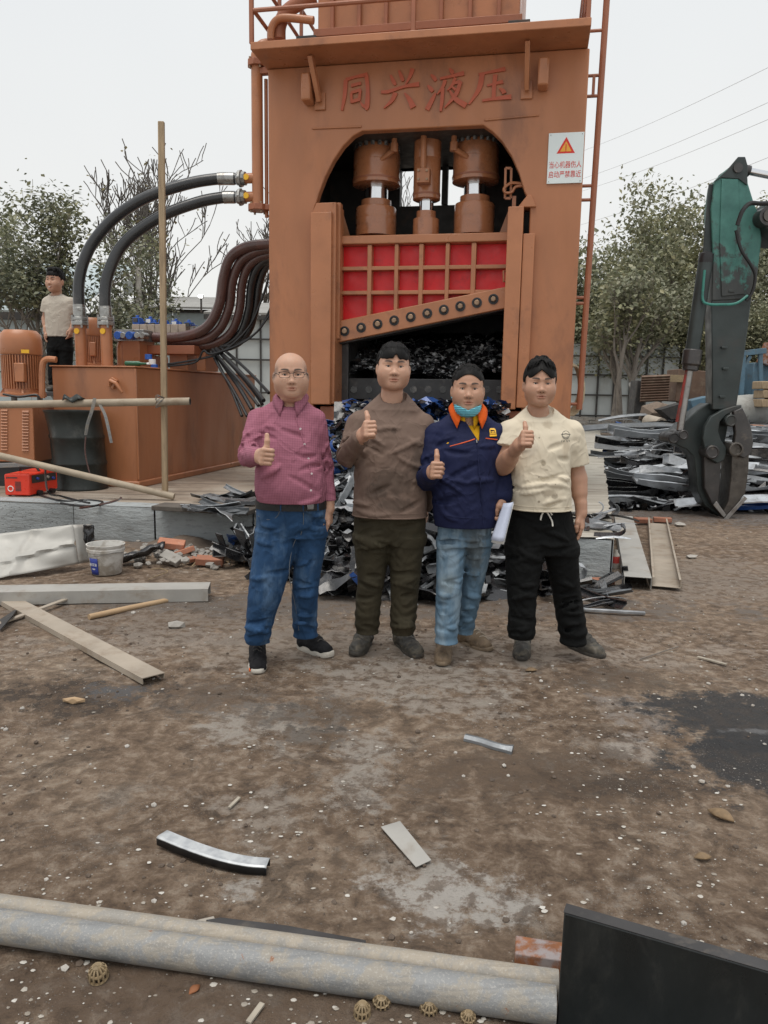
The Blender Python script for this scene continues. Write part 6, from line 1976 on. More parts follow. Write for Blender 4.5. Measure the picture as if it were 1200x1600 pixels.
for i, us in enumerate(([(232, 905), (250, 898), (262, 893), (250, 888), (236, 890)], [(300, 885), (312, 872), (322, 866), (345, 872), (360, 880)], [(340, 854), (352, 848), (366, 850), (375, 862)])):
 pts = spline([G(u, v, .03) for u, v in us], 6)
 tag(B().tube(pts, .006 if i else .004, 5).build('loose_cord', M['straw'] if i < 2 else M['scrap_grey'], org=pts[0]), ('curled cord under the steel channel', 'tan cord lying over the rubble', 'grey bent wire against the slab')[i], 'cord')
# brown plank lying on the slab edge, scrap on the slab
a, c = G(247, 791, SZ + .03), G(396, 799, SZ + .03)
tag(B().beam(a, c, .26, .045).build('plank', M['bark_dark'], org=a, bevel=.006), 'dark brown plank along the slab edge left of the first man', 'plank')
rr = random.Random(8)
for i in range(16):
 u, v = rr.uniform(322, 400), rr.uniform(772, 800)
 p = G(u, v, SZ + .05)
 kd, mat = rr.choice(('strip0', 'strip1', 'lamella0', 'plate0', 'sheet1')), rr.choice(('scrap_black', 'scrap_grey', 'scrap_black', 'scrap_grey', 'scrap_pale'))
 L = rr.uniform(.25, .6)
 put_piece(kd, mat, p, (L, L, L * .6), (rr.gauss(0, .3), rr.gauss(0, .15), rr.gauss(0, .5)), 'scrap_piece', '%s %s lying on the slab left of the first man' % (COLW[mat], SHW[kd[:-1]]), 'scrap on the slab by the first man')
for i in range(26):
 u, v = rr.uniform(905, 970), rr.uniform(800, 842)
 if i > 13: u, v = rr.uniform(895, 985), rr.uniform(905, 955)
 z = SZ + .04 if i <= 13 else .03
 p = G(u, v, z)
 kd, mat = rr.choice(('strip0', 'channel0', 'lamella0', 'plate0', 'hook1')), rr.choice(('scrap_black', 'scrap_grey', 'scrap_black', 'scrap_grey', 'scrap_pale'))
 L = rr.uniform(.2, .5)
 put_piece(kd, mat, p, (L, L, L * .6), (rr.gauss(0, .3), rr.gauss(0, .15), rr.gauss(0, .6)), 'scrap_piece', '%s %s %s the slab corner beside the fourth man' % (COLW[mat], SHW[kd[:-1]], 'on' if i <= 13 else 'on the earth below'), 'scrap round the slab corner')
# ------------- right: channels, bottle, bricks
a, c = G(974, 806, .13), G(997, 902, .11)
channel(a, c, .20, .09, .005, 'channel', False, label='pale inverted channel lying along the slab on the right')
a, c = G(1027, 818, .03), G(1041, 917, .03)
channel(a, c, .21, .065, .005, 'channel_tan', True, label='tan open channel lying right of the inverted one', lip=.015)
q = G(961, 888)
bt = thing('bottle', 'small white bottle with a red wrapper against the slab corner', 'bottle', q)
B().lathe([(0, 0), (.03, .002), (.033, .01), (.033, .05)], q, n=18).build('base', M['plastic_white'], bt)
B().lathe([(.0335, .05), (.0335, .11)], q, n=18).build('wrapper', M['pvc_red'], bt)
B().lathe([(.033, .11), (.030, .125), (.015, .145), (.014, .165), (0, .166)], q, n=18).build('neck', M['plastic_white'], bt)
brick(942, 908, .05, 0, 'brick', 'red brick on the earth at the slab corner', .03, .75)
brick(1004, 813, .3, .1, 'brick', 'red brick behind the two channels', .05, .9)
brick(1035, 812, -.2, 0, 'brick', 'second red brick behind the two channels, right one', .04, .9)
a, c = G(905, 952, .02), G(1008, 958, .02)
tag(B().beam(a, c, .03, .02).build('grey_bar', M['scrap_pale'], org=a, bevel=.003), 'straight pale bar on the earth beside the fourth man', 'bar')
pts = [G(u, v, .03) for u, v in ((908, 921), (935, 925), (962, 921), (984, 914))]
b = B().tube(spline(pts, 5), .03, 6, flat=.35)
tag(b.build('curved_strip', M['scrap_black'], org=pts[0]), 'curved black strip on the earth below the slab corner', 'metal strip')
for (u, v, r_, lab) in ((1062, 822, .07, 'pale lump of rag right of the open channel'), (1080, 872, .05, 'pale stone right of the open channel')):
 q = G(u, v)
 tag(B().rock(q + Vector((0, 0, r_ * .3)), r_, (1.3, .9, .5), int(u)).build('stone', M['concrete_bit'], org=q, sharp=20), lab, 'stone')
# ------------------------------------------------------------ foreground
FP = [((-160, 1424), (868, 1571), .043, 'galv', 'front pale galvanised pipe crossing the foreground'), ((-160, 1395), (872, 1536), .031, 'pipe_tan', 'rear galvanised pipe lying against the front one')]
for (a, c, r_, m_, lab) in FP:
 p0, p1 = G(*a, r_), G(*c, r_)
 d = (p1 - p0)
 pts = [p0 + d * t for t in (i / 16 for i in range(17))]
 pi = thing('steel_pipe', lab, 'pipe', p0, 0, 'galvanised pipes in the foreground')
 B().tube(pts, r_, 24, cap=False).build('tube', M[m_], pi)
 B().lathe([(r_, .0), (r_ * .86, .0), (r_ * .86, -.5)], p1, d.normalized(), 24, cap=False).build('bore', M['steel_dark'], pi)
p0, p1 = G(-160, 1383, .015), G(873, 1525, .015)
tag(B().tube([p0, p0.lerp(p1, .5), p1], .015, 14).build('thin_pipe', M['pipe_tan'], org=p0), 'thin pipe half hidden behind the two foreground pipes', 'pipe', 'galvanised pipes in the foreground')
def flat_piece(pts, th, mat, name, label, cat, z=.004):
 P_ = [G(u, v, z) for u, v in pts]
 b = B().prism([(p.x, p.y) for p in P_], 0, th, lambda x, y, zz: (x, zz * -1 + 0, y))
 b = B()
 n = len(P_)
 b.V = [tuple(p) for p in P_] + [tuple(p + Vector((0, 0, th))) for p in P_]
 b.F = [tuple(range(n - 1, -1, -1)), tuple(range(n, 2 * n))] + [(i, (i + 1) % n, (i + 1) % n + n, i + n) for i in range(n)]
 return tag(b.build(name, M[mat], org=P_[0], sharp=None, bevel=.0015), label, cat)
flat_piece([(322, 1443), (345, 1439), (450, 1452), (572, 1475), (570, 1483), (460, 1475), (340, 1456)], .012, 'steel_dark', 'flat_strip', 'dark steel strip lying just behind the foreground pipes', 'metal strip', .012)
flat_piece([(308, 1440), (334, 1434), (336, 1438), (312, 1445)], .006, 'chip', 'pale_splinter', 'pale splinter beside the dark strip', 'splinter', .012)
flat_piece([(595, 1293), (625, 1284), (674, 1345), (650, 1356)], .004, 'channel', 'flat_plate', 'thin grey rectangular plate lying flat in the middle foreground', 'plate', .012)
# curved channel offcut
cl = [(254, 1318), (300, 1337), (345, 1352), (385, 1361), (419, 1364)]
pts = spline([G(u, v, .0) for u, v in cl], 5)
b = B()
n_ = len(pts)
for i, p in enumerate(pts):
 t = (pts[min(i + 1, n_ - 1)] - pts[max(i - 1, 0)]).normalized()
 s_ = Vector((-t.y, t.x, 0))
 h = .034
 for o_, z in ((-.024, .008), (-.024, h), (-.0195, h + .003), (.021, h + .002), (.025, h - .002), (.025, .008)):
  b.V.append(tuple(p + s_ * o_ + Vector((0, 0, z))))
for i in range(n_ - 1):
 for k in range(5):
  a = i * 6 + k
  b.F.append((a, a + 1, a + 7, a + 6))
cm = NT('bent_offcut_paint')
nz = cm.sep(cm.new('ShaderNodeNewGeometry').outputs['Normal'])[2]
na = cm.noise(cm.coord(), 30, 5)
cm.set(cm.mix(cm.step(cm.math('ADD', cm.sep(cm.coord())[2], cm.math('MULTIPLY', na, .004)), .033, .036), (.022, .024, .027), cm.ramp(na, (.35, (.40, .42, .44)), (.6, (.55, .57, .58)))), .45, .3)
M['offcut_paint'] = cm.m
o = tag(b.build('bent_channel', M['offcut_paint'], sharp=30, solid=.003), 'short bent channel with a silver top and black side, alone on the left foreground earth', 'steel offcut')
b = B()
cl = [(726, 1152), (750, 1158), (775, 1166), (801, 1172)]
pts = spline([G(u, v, .018) for u, v in cl], 4)
tag(B().tube(pts, [.018] * (len(pts) - 2) + [.022, .024], 6, flat=.5).build('bent_strip', M['scrap_grey'], org=pts[0]), 'short bent grey strip lying alone on the earth in the middle', 'metal strip')
# black angle plate, nearest thing on the right
z_t = .30
A, Bq = G(881, 1426, z_t), G(1330, 1556, z_t)
dA = (Bq - A).normalized()
nA = Vector((dA.y, -dA.x, 0))
A0, B0 = A + nA * .02 - Vector((0, 0, z_t)), Bq + nA * .02 - Vector((0, 0, z_t))
th = .034
pl = thing('black_plate', 'big black steel plate standing on edge at the bottom right corner', 'steel plate', (A0.x, A0.y, 0))
b = B()
b.V = [tuple(v) for v in (A0, B0, Bq, A, A0 - nA * th, B0 - nA * th, Bq - nA * th, A - nA * th)]
b.F = [(0, 1, 2, 3), (5, 4, 7, 6), (3, 2, 6, 7), (0, 4, 5, 1), (4, 0, 3, 7), (1, 5, 6, 2)]
b.build('plate', M['blackplate'], pl, bevel=.004)
b = B()
b.V = [tuple(v) for v in (A - dA * .001 + Vector((0, 0, .001)), Bq + Vector((0, 0, .001)), Bq - nA * th + Vector((0, 0, .001)), A - dA * .001 - nA * th + Vector((0, 0, .001)))]
b.F = [(0, 1, 2, 3)]
b.build('ground_edge', M['steel_dark'], pl, sharp=None, solid=.0015)
b = B()
b.V = [tuple(v) for v in (A0 + Vector((0, 0, .01)), B0 + Vector((0, 0, .01)), B0 + nA * .30 + Vector((0, 0, .01)), A0 + nA * .30 + Vector((0, 0, .01)))]
b.F = [(0, 1, 2, 3)]
b.build('foot_flange', M['blackplate'], pl, sharp=None, solid=.016)
# rusty grey block behind it
q0, q1 = G(803, 1519, .0), G(885, 1532, .0)
d = (q1 - q0).normalized()
nn = Vector((-d.y, d.x, 0))
h0 = .055
b = B()
b.V = [tuple(v) for v in (q0, q1, q1 + nn * .07, q0 + nn * .07)] + [tuple(v + Vector((0, 0, h0))) for v in (q0, q1, q1 + nn * .07, q0 + nn * .07)]
b.F = [(3, 2, 1, 0), (4, 5, 6, 7), (0, 1, 5, 4), (1, 2, 6, 5), (2, 3, 7, 6), (3, 0, 4, 7)]
tag(b.build('steel_block', M['rust'], org=q0, bevel=.004), 'grey and rust orange steel block touching the black plate', 'steel block')
# woven dry plastic caps, curled husks
def cap(u, v, r_, rot, label):
 r_ *= .82
 q = G(u, v, .0)
 b = B()
 R_ = Matrix.Rotation(rot[0], 3, 'X') @ Matrix.Rotation(rot[1], 3, 'Z')
 o = q + Vector((0, 0, r_ * .55))
 for k in range(12):
  a = k * 2 * math.pi / 12
  b.tube([o + R_ @ Vector((r_ * math.sin(t) * math.cos(a), r_ * math.sin(t) * math.sin(a), r_ * 1.4 * math.cos(t))) for t in (i * 1.9 / 7 for i in range(8))], r_ * .13, 4)
 for t in (.45, 1.1, 1.75):
  b.tube([o + R_ @ Vector((r_ * math.sin(t) * math.cos(a), r_ * math.sin(t) * math.sin(a), r_ * 1.4 * math.cos(t))) for a in (i * 2 * math.pi / 14 for i in range(15))], r_ * .14, 4, cap=False)
 b.rock(o, r_ * .78, (1, 1, 1.15), int(u), R_)
 tag(b.build('wicker_husk', M['straw'], org=q), label, 'husk', 'dry wicker husks')
cap(154, 1530, .028, (.25, .4), 'dry tan wicker husk alone in front of the pipes at the left')
cap(566, 1588, .024, (.1, 0), 'left husk of the row at the bottom edge')
cap(596, 1573, .026, (.4, 2), 'second husk of the bottom row, set a little back')
cap(670, 1583, .026, (.3, 1), 'third husk of the bottom row')
cap(731, 1598, .022, (.3, 1), 'right husk of the bottom row, cut by the picture edge')
def husk(u, v, L, rz, label, mat='straw'):
 q = G(u, v)
 b = B()
 R_ = Matrix.Rotation(rz, 3, 'Z')
 b.grid(lambda a, c: q + R_ @ Vector((L * (a - .5), L * .30 * math.sin(math.pi * a) * math.cos(c * 3.6), L * .18 * math.sin(math.pi * (a * .9 + .05)) * (.9 + math.sin(c * 3.6)) * .7 + .004)), 8, 7)
 tag(b.build('dry_leaf', M[mat], org=q, sharp=60, solid=.002), label, 'dry leaf')
husk(1126, 1277, .10, -.9, 'curled dry leaf on the earth at the far right', 'husk')
husk(830, 1049, .07, .2, 'brown and pale curled husk in front of the fourth man', 'husk')
husk(1098, 1342, .06, .1, 'small dry leaf at the right above the black plate', 'husk')
husk(304, 1549, .036, 1.0, 'small orange dry leaf in front of the pipes', 'rust')
for (u0, v0, u1, v1, w, m_, lab) in ((388, 1598, 410, 1568, .014, 'splinter', 'pale splinter standing out in front of the pipes'), (1090, 1026, 1135, 1038, .02, 'splinter', 'pale splinter on the earth above the oil stain'), (358, 1262, 374, 1246, .012, 'splinter', 'pale paper splinter in the left middle earth'), (1000, 1030, 1060, 1010, .006, 'bark', 'thin twig on the earth at the right')):
 a, c = G(u0, v0, .008), G(u1, v1, .012)
 tag(B().beam(a, c, w, .006).build('splinter', M[m_], org=a), lab, 'splinter')
# pale chips and clods strewn over the earth
def strew(n, mat, name, label, smin, smax, flat, seed, ylim=(1.15, 6.8), bias=1.6, xlim=None):
 rr = random.Random(seed)
 b = B()
 k = 0
 while k < n:
  y = ylim[0] + (ylim[1] - ylim[0]) * rr.random() ** bias
  x = rr.uniform(-.72, .72) * (y + .5)
  if mn.noise(Vector((x * 1.6, y * 1.6, seed))) < rr.uniform(-.35, .35): continue
  k += 1
  z = ground_z(x, y) + .010 * mn.noise(Vector((x, y, 0)) * 3.1) + .006 * mn.noise(Vector((x, y, 0)) * 9.3) + (.004 * mn.noise(Vector((x, y, 0)) * 23) if y < 4 else 0)
  r_ = smin + (smax - smin) * rr.random() ** 2.2
  if flat:
   m = rr.choice((5, 6, 7))
   a0 = rr.uniform(0, 6.28)
   el = rr.uniform(.55, 1)
   vs = [(x, y, z + .004)]
   for i in range(m):
    a = a0 + i * 6.283 / m
    rr2 = r_ * rr.uniform(.7, 1.15)
    vs.append((x + rr2 * math.cos(a), y + rr2 * math.sin(a) * el, z + .0015))
   b.add(vs, [(0, 1 + i, 1 + (i + 1) % m) for i in range(m)])
  else:
   b.rock((x, y, z + r_ * .25), r_, (1, 1, .65), seed * 1000 + k)
 return tag(b.build(name, M[mat], sharp=None if flat else 25), label, 'ground litter', kind='stuff')
strew(4600, 'chip', 'pale_chips', 'pale flat chips strewn over the dark earth', .0014, .0108, True, 1)
strew(1300, 'earth_bit', 'clods', 'small brown clods strewn over the earth', .003, .014, False, 2, (1.2, 8.0), 1.0)
strew(600, 'concrete_bit', 'grit', 'small grey stones strewn over the earth', .003, .014, False, 3, (1.2, 9.5), 1.0)
# ------------------------------------------------------------ implicit-surface modelling: grow one skin over tapered limbs
def arr(v): return np.array(v, dtype=np.float32)
class Field:
 def __init__(s, lo, hi, h):
  s.h = h
  s.lo = np.array(lo, dtype=np.float64)
  s.n = np.ceil((np.array(hi) - s.lo) / h).astype(int) + 1
  s.F = np.full(s.n, .06, dtype=np.float32)
  s.ax = [(s.lo[i] + h * np.arange(s.n[i])).astype(np.float32) for i in range(3)]
 def sub(s, lo, hi):
  sl, g = [], []
  for i in range(3):
   a = int(max(0, math.floor((lo[i] - s.lo[i]) / s.h)))
   c = int(min(s.n[i], math.ceil((hi[i] - s.lo[i]) / s.h) + 1))
   if c <= a: return None, None
   sl.append(slice(a, c))
   sh = [1, 1, 1]
   sh[i] = c - a
   g.append(s.ax[i][a:c].reshape(sh))
  return tuple(sl), g
 def put(s, sl, d, k, op):
  A = s.F[sl]
  if op == 'add':
   if k <= 0: A = np.minimum(A, d)
   else:
    t = np.clip(.5 + .5 * (d - A) / k, 0, 1)
    A = d + (A - d) * t - k * t * (1 - t)
  else:
   if k <= 0: A = np.maximum(A, -d)
   else:
    t = np.clip(.5 - .5 * (-d - A) / k, 0, 1)
    A = -d + (A + d) * t + k * t * (1 - t)
  s.F[sl] = A
 def cap(s, a, b, ra, rb=None, k=.02, op='add'):
  a, b = arr(a), arr(b)
  rb = ra if rb is None else rb
  m = max(ra, rb) + k + .012
  sl, g = s.sub(np.minimum(a, b) - m, np.maximum(a, b) + m)
  if sl is None: return s
  X, Y, Z = g[0] - a[0], g[1] - a[1], g[2] - a[2]
  d = b - a
  L = float(d @ d) or 1e-9
  t = np.clip((X * d[0] + Y * d[1] + Z * d[2]) / L, 0, 1)
  D = np.sqrt((X - t * d[0]) ** 2 + (Y - t * d[1]) ** 2 + (Z - t * d[2]) ** 2) - (ra + (rb - ra) * t)
  s.put(sl, D, k, op)
  return s
 def ell(s, c, r, R=None, k=.02, op='add'):
  c = arr(c)
  m = max(r) + k + .012
  sl, g = s.sub(c - m, c + m)
  if sl is None: return s
  X, Y, Z = g[0] - c[0], g[1] - c[1], g[2] - c[2]
  if R is not None:
   R = [[float(R[i][j]) for j in range(3)] for i in range(3)]
   X, Y, Z = (X * R[0][i] + Y * R[1][i] + Z * R[2][i] for i in range(3))
  q = np.sqrt((X / r[0]) ** 2 + (Y / r[1]) ** 2 + (Z / r[2]) ** 2)
  q2 = np.sqrt((X / r[0] ** 2) ** 2 + (Y / r[1] ** 2) ** 2 + (Z / r[2] ** 2) ** 2) + 1e-6
  s.put(sl, q * (q - 1) / q2, k, op)
  return s
 def loft(s, secs, k=.03, e=2.3, op='add', grow=0.):
  """stacked ovals (z, cx, cy, rx, ry) joined smoothly from bottom to top"""
  S = np.array(sorted(secs))
  zs = np.linspace(S[0, 0], S[-1, 0], 80)
  def smooth(col):
   v = np.interp(zs, S[:, 0], S[:, col])
   w = np.convolve(np.pad(v, 5, mode='edge'), np.ones(11) / 11, 'valid')
   return w
  C = [smooth(i) for i in (1, 2, 3, 4)]
  C[2] = C[2] + grow
  C[3] = C[3] + grow
  m = k + .015
  lo = (min(C[0] - C[2]) - m, min(C[1] - C[3]) - m, S[0, 0] - m)
  hi = (max(C[0] + C[2]) + m, max(C[1] + C[3]) + m, S[-1, 0] + m)
  sl, g = s.sub(lo, hi)
  zz = g[2]
  cx, cy, rx, ry = (np.interp(zz, zs, c).astype(np.float32) for c in C)
  q = (np.abs((g[0] - cx) / rx) ** e + np.abs((g[1] - cy) / ry) ** e) ** (1 / e)
  D = (q - 1) * np.minimum(rx, ry)
  D = np.maximum(D, np.maximum(S[0, 0] - zz, zz - S[-1, 0]))
  s.put(sl, D.astype(np.float32), k, op)
  return s
 def half(s, p, n):
  """cut away everything on the side n points to"""
  p, n = arr(p), arr(Vector(n).normalized())
  sh = [s.ax[0].reshape(-1, 1, 1), s.ax[1].reshape(1, -1, 1), s.ax[2].reshape(1, 1, -1)]
  d = (sh[0] - p[0]) * n[0] + (sh[1] - p[1]) * n[1] + (sh[2] - p[2]) * n[2]
  s.F = np.maximum(s.F, d.astype(np.float32))
  return s
 def wrinkle(s, amp, f, seed=0, zone=None, st=(1, 1, 1)):
  """cloth folds: warped ridges, stronger inside zone=(centre, radius, gain)"""
  X, Y, Z = s.ax[0].reshape(-1, 1, 1) * st[0], s.ax[1].reshape(1, -1, 1) * st[1], s.ax[2].reshape(1, 1, -1) * st[2]
  m = np.abs(s.F) < .025
  idx = np.nonzero(m)
  x, y, z = s.ax[0][idx[0]] * st[0], s.ax[1][idx[1]] * st[1], s.ax[2][idx[2]] * st[2]
  w = np.sin(f * .7 * x + 2.1 * seed) * 1.1 + np.sin(f * .53 * z + 1.7 * seed + 1.3 * np.sin(f * .6 * y))
  rg = lambda p: 1 - 2 * np.abs(np.sin(p)) ** .8
  a = .8 * rg(f * (.75 * z + .38 * x) + 1.5 * w + seed) + .7 * rg(f * (x * .62 - z * .55 + .25 * y) + 1.3 * w + 3 * seed) + .5 * np.sin(f * 2.3 * (z + .7 * y - .5 * x) + 2.2 * w)
  g = np.ones_like(a)
  if zone is not None:
   g = np.full_like(a, zone[0][3] if len(zone[0]) > 3 else .35)
   for c, r_, gain in zone[1:]:
    q = ((s.ax[0][idx[0]] - c[0]) ** 2 + (s.ax[1][idx[1]] - c[1]) ** 2 + (s.ax[2][idx[2]] - c[2]) ** 2) / r_ ** 2
    g = g + gain * np.exp(-q)
  s.F[idx] += (amp * .5 * a * g).astype(np.float32)
  return s
 def rings(s, z0, z1, f, amp, seed=0):
  m = np.abs(s.F) < .025
  idx = np.nonzero(m)
  x, y, z = s.ax[0][idx[0]], s.ax[1][idx[1]], s.ax[2][idx[2]]
  k = np.clip((z1 - z) / (z1 - z0), 0, 1)
  s.F[idx] += (amp * k * np.sin(f * z + 1.3 * np.sin(9 * x + seed) + 1.1 * np.sin(14 * y + 2 * seed))).astype(np.float32)
  return s
 def front(s, x, z):
  """world y of the first surface met from the front at (x, z)"""
  i = int(round((x - s.lo[0]) / s.h))
  k = int(round((z - s.lo[2]) / s.h))
  i, k = min(max(i, 0), s.n[0] - 1), min(max(k, 0), s.n[2] - 1)
  c = s.F[i, :, k]
  j = np.nonzero(c < 0)[0]
  if len(j) == 0: return None
  j = j[0]
  if j == 0: return float(s.ax[1][0])
  t = c[j - 1] / (c[j - 1] - c[j])
  return float(s.ax[1][j - 1] + s.h * t)
 def mesh(s):
  F = s.F
  ins = F < 0
  c8 = [(a, b, c) for a in (0, 1) for b in (0, 1) for c in (0, 1)]
  nx, ny, nz = (v - 1 for v in F.shape)
  cnt = np.zeros((nx, ny, nz), dtype=np.uint8)
  for a, b, c in c8: cnt += ins[a:a + nx, b:b + ny, c:c + nz]
  act = (cnt > 0) & (cnt < 8)
  I = np.argwhere(act)
  vid = np.full((nx, ny, nz), -1, dtype=np.int32)
  vid[act] = np.arange(len(I))
  val = np.stack([F[I[:, 0] + a, I[:, 1] + b, I[:, 2] + c] for a, b, c in c8], 1)
  pos = np.zeros((len(I), 3))
  num = np.zeros(len(I))
  for i in range(8):
   for j in range(i + 1, 8):
    if sum(abs(c8[i][q] - c8[j][q]) for q in range(3)) != 1: continue
    a, b = val[:, i], val[:, j]
    m = (a < 0) != (b < 0)
    t = np.where(m, a / np.where(m, a - b, 1), 0)
    for q in range(3):
     pos[:, q] += np.where(m, c8[i][q] + t * (c8[j][q] - c8[i][q]), 0)
    num += m
  pos /= num[:, None]
  V = s.lo + s.h * (I + pos)
  Q = []
  for ax in range(3):
   o = [(1, 2), (2, 0), (0, 1)][ax]
   sl0 = [slice(None)] * 3
   sl1 = [slice(None)] * 3
   sl0[ax], sl1[ax] = slice(0, -1), slice(1, None)
   A, Bb = ins[tuple(sl0)], ins[tuple(sl1)]
   E = np.argwhere(A != Bb)
   ok = (E[:, o[0]] > 0) & (E[:, o[1]] > 0) & (E[:, o[0]] < F.shape[o[0]] - 1) & (E[:, o[1]] < F.shape[o[1]] - 1)
   E = E[ok]
   d = []
   for p, q in ((1, 1), (0, 1), (0, 0), (1, 0)):
    e = E.copy()
    e[:, o[0]] -= p
    e[:, o[1]] -= q
    d.append(vid[e[:, 0], e[:, 1], e[:, 2]])
   d = np.stack(d, 1)
   fl = Bb[E[:, 0], E[:, 1], E[:, 2]]
   d[fl] = d[fl][:, ::-1]
   Q.append(d)
  Q = np.concatenate(Q)
  return V, Q[(Q >= 0).all(1)]
def np_mesh(name, V, Q, mat, parent=None, origin=None, attrs=None):
 V = np.asarray(V, dtype=np.float64)
 if origin is not None: V = V - np.array(origin)
 me = bpy.data.meshes.new(name)
 me.vertices.add(len(V))
 me.vertices.foreach_set('co', V.astype(np.float32).ravel())
 n = len(Q)
 me.loops.add(n * 4)
 me.loops.foreach_set('vertex_index', Q.astype(np.int32).ravel())
 me.polygons.add(n)
 me.polygons.foreach_set('loop_start', np.arange(0, n * 4, 4, dtype=np.int32))
 me.polygons.foreach_set('loop_total', np.full(n, 4, dtype=np.int32))
 me.polygons.foreach_set('use_smooth', np.ones(n, dtype=bool))
 me.update(calc_edges=True)
 for k, v in (attrs or {}).items():
  a = me.attributes.new(k, 'FLOAT', 'POINT')
  a.data.foreach_set('value', np.asarray(v, dtype=np.float32))
 me.materials.append(mat)
 o = bpy.data.objects.new(name, me)
 COL.objects.link(o)
 if parent is not None: o.parent = parent
 elif origin is not None: o.location = origin
 return o
# ------------------------------------------------------------ heads (own frame: x to the viewer's right, -y forward, eyes at z = 0)
def head_field(fat=0., jaw=0., nose=1., smile=0., lid=.0046):
 f = Field((-.110, -.135, -.27), (.110, .128, .135), .0021)
 f.ell((0, .015, .034), (.077, .097, .086), k=0)
 f.ell((0, -.030, .040), (.064, .055, .060), k=.03)
 f.ell((0, -.025, -.030), (.067 + fat * .6, .060, .072), k=.04)
 f.ell((0, -.028, -.068), (.050 + fat, .054, .050), k=.05)
 for s in (-1, 1):
  f.ell((s * (.040 + fat * .6), -.004, -.060 - jaw), (.020 + fat * .5, .030, .030), k=.05)
  f.ell((s * .040, -.055, -.032), (.026 + fat * .5, .022, .028), k=.04)
 f.ell((0, -.070, -.101), (.022 + fat * .5, .015, .016), k=.035)
 if fat > .006: f.ell((0, -.012, -.122), (.050, .045, .024), k=.02)
 f.cap((0, .026, -.080), (0, .042, -.26), .051 + fat * .5, .058 + fat, k=.016)
 for s in (-1, 1):
  f.cap((s * .012, -.082, .019), (s * .046, -.066, .020), .010, .008, k=.014)
  f.ell((s * .032, -.103, .001), (.020, .018, .0125), k=.018, op='cut')
 f.cap((0, -.079, .002), (0, -.098 * nose, -.036), .0075, .0115, k=.016)
 f.ell((0, -.100 * nose, -.037), (.0120, .010, .0095), k=.010)
 for s in (-1, 1):
  f.ell((s * .0140, -.090, -.041), (.0090, .011, .0078), k=.007)
  f.ell((s * .0065, -.099, -.047), (.0038, .005, .0028), k=.002, op='cut')
 eyes = []
 for s in (-1, 1):
  ys = f.front(s * .032, 0.)
  R = Matrix.Rotation(-s * .09, 3, 'Y')
  f.ell((s * .032, ys + .0115, .0005), (.0165, .0135, .0105), R, k=.005)
  ys = f.front(s * .032, 0.)
  f.ell((s * .0315, ys - .0005, -.0006), (.0138, .0085, lid), R, k=.0012, op='cut')
  f.cap((s * .020, ys + .0015, lid + .0032), (s * .042, ys + .004, lid + .0030), .0016, .0014, k=.004)
  eyes.append((s * .0315, ys + .0125, -.0006))
 ym = f.front(0, -.071)
 up = .003 * smile
 f.ell((0, ym + .0035, -.0655), (.023, .0075, .0052), k=.005)
 f.ell((0, ym + .0030, -.0768), (.0185, .0085, .0062), k=.005)
 for s in (-1, 1):
  f.cap((0, ym - .003, -.0712), (s * .0245, ym + .010, -.0706 + up), .0022, .0018, k=.003, op='cut')
  f.ell((s * .079, .012, -.012), (.0085, .019, .031), Matrix.Rotation(-s * .42, 3, 'Z'), k=.007)
  f.ell((s * .089, .004, -.011), (.006, .009, .016), k=.004, op='cut')
 return f, eyes, ym
def head_attrs(V, ym):
 x, y, z = V[:, 0], V[:, 1], V[:, 2]
 fr = (y < -.055)
 lip = np.exp(-((x / .021) ** 4 + ((z + .0712) / .0098) ** 4)) * fr * (y < ym + .016)
 ax = np.abs(x)
 arc = .0225 + .0045 * np.sin(np.clip((ax - .012) / .040, 0, 1) * 2.6)
 th = .0054 - .0022 * np.clip((ax - .03) / .022, 0, 1)
 brow = np.clip(1.4 - np.abs(z - arc) / th, 0, 1) * np.clip((ax - .011) / .004, 0, 1) * np.clip((.054 - ax) / .008, 0, 1) * (y < -.045)
 stub = np.clip((z + .03) / .02, 0, 1) * np.clip((.055 - z) / .03, 0, 1) * np.clip((y + .075) / .02, 0, 1) * np.clip((ax - .054) / .01, 0, 1)
 lash = np.clip(1.25 - np.abs(ax - .0315) / .0155, 0, 1) * np.clip(1.3 - np.abs(z - .0048 + .05 * (ax - .0315)) / .0024, 0, 1) * (y < -.05)
 brow = np.maximum(brow, .8 * lash)
 beard = np.exp(-((ax / .05) ** 4 + ((z + .088) / .03) ** 4)) * (y < -.03)
 nos = np.exp(-(((ax - .0068) / .0034) ** 4 + ((z + .048) / .0028) ** 4)) * (y < -.085)
 return dict(lip=lip, brow=brow, stub=stub, beard=beard, nos=nos)
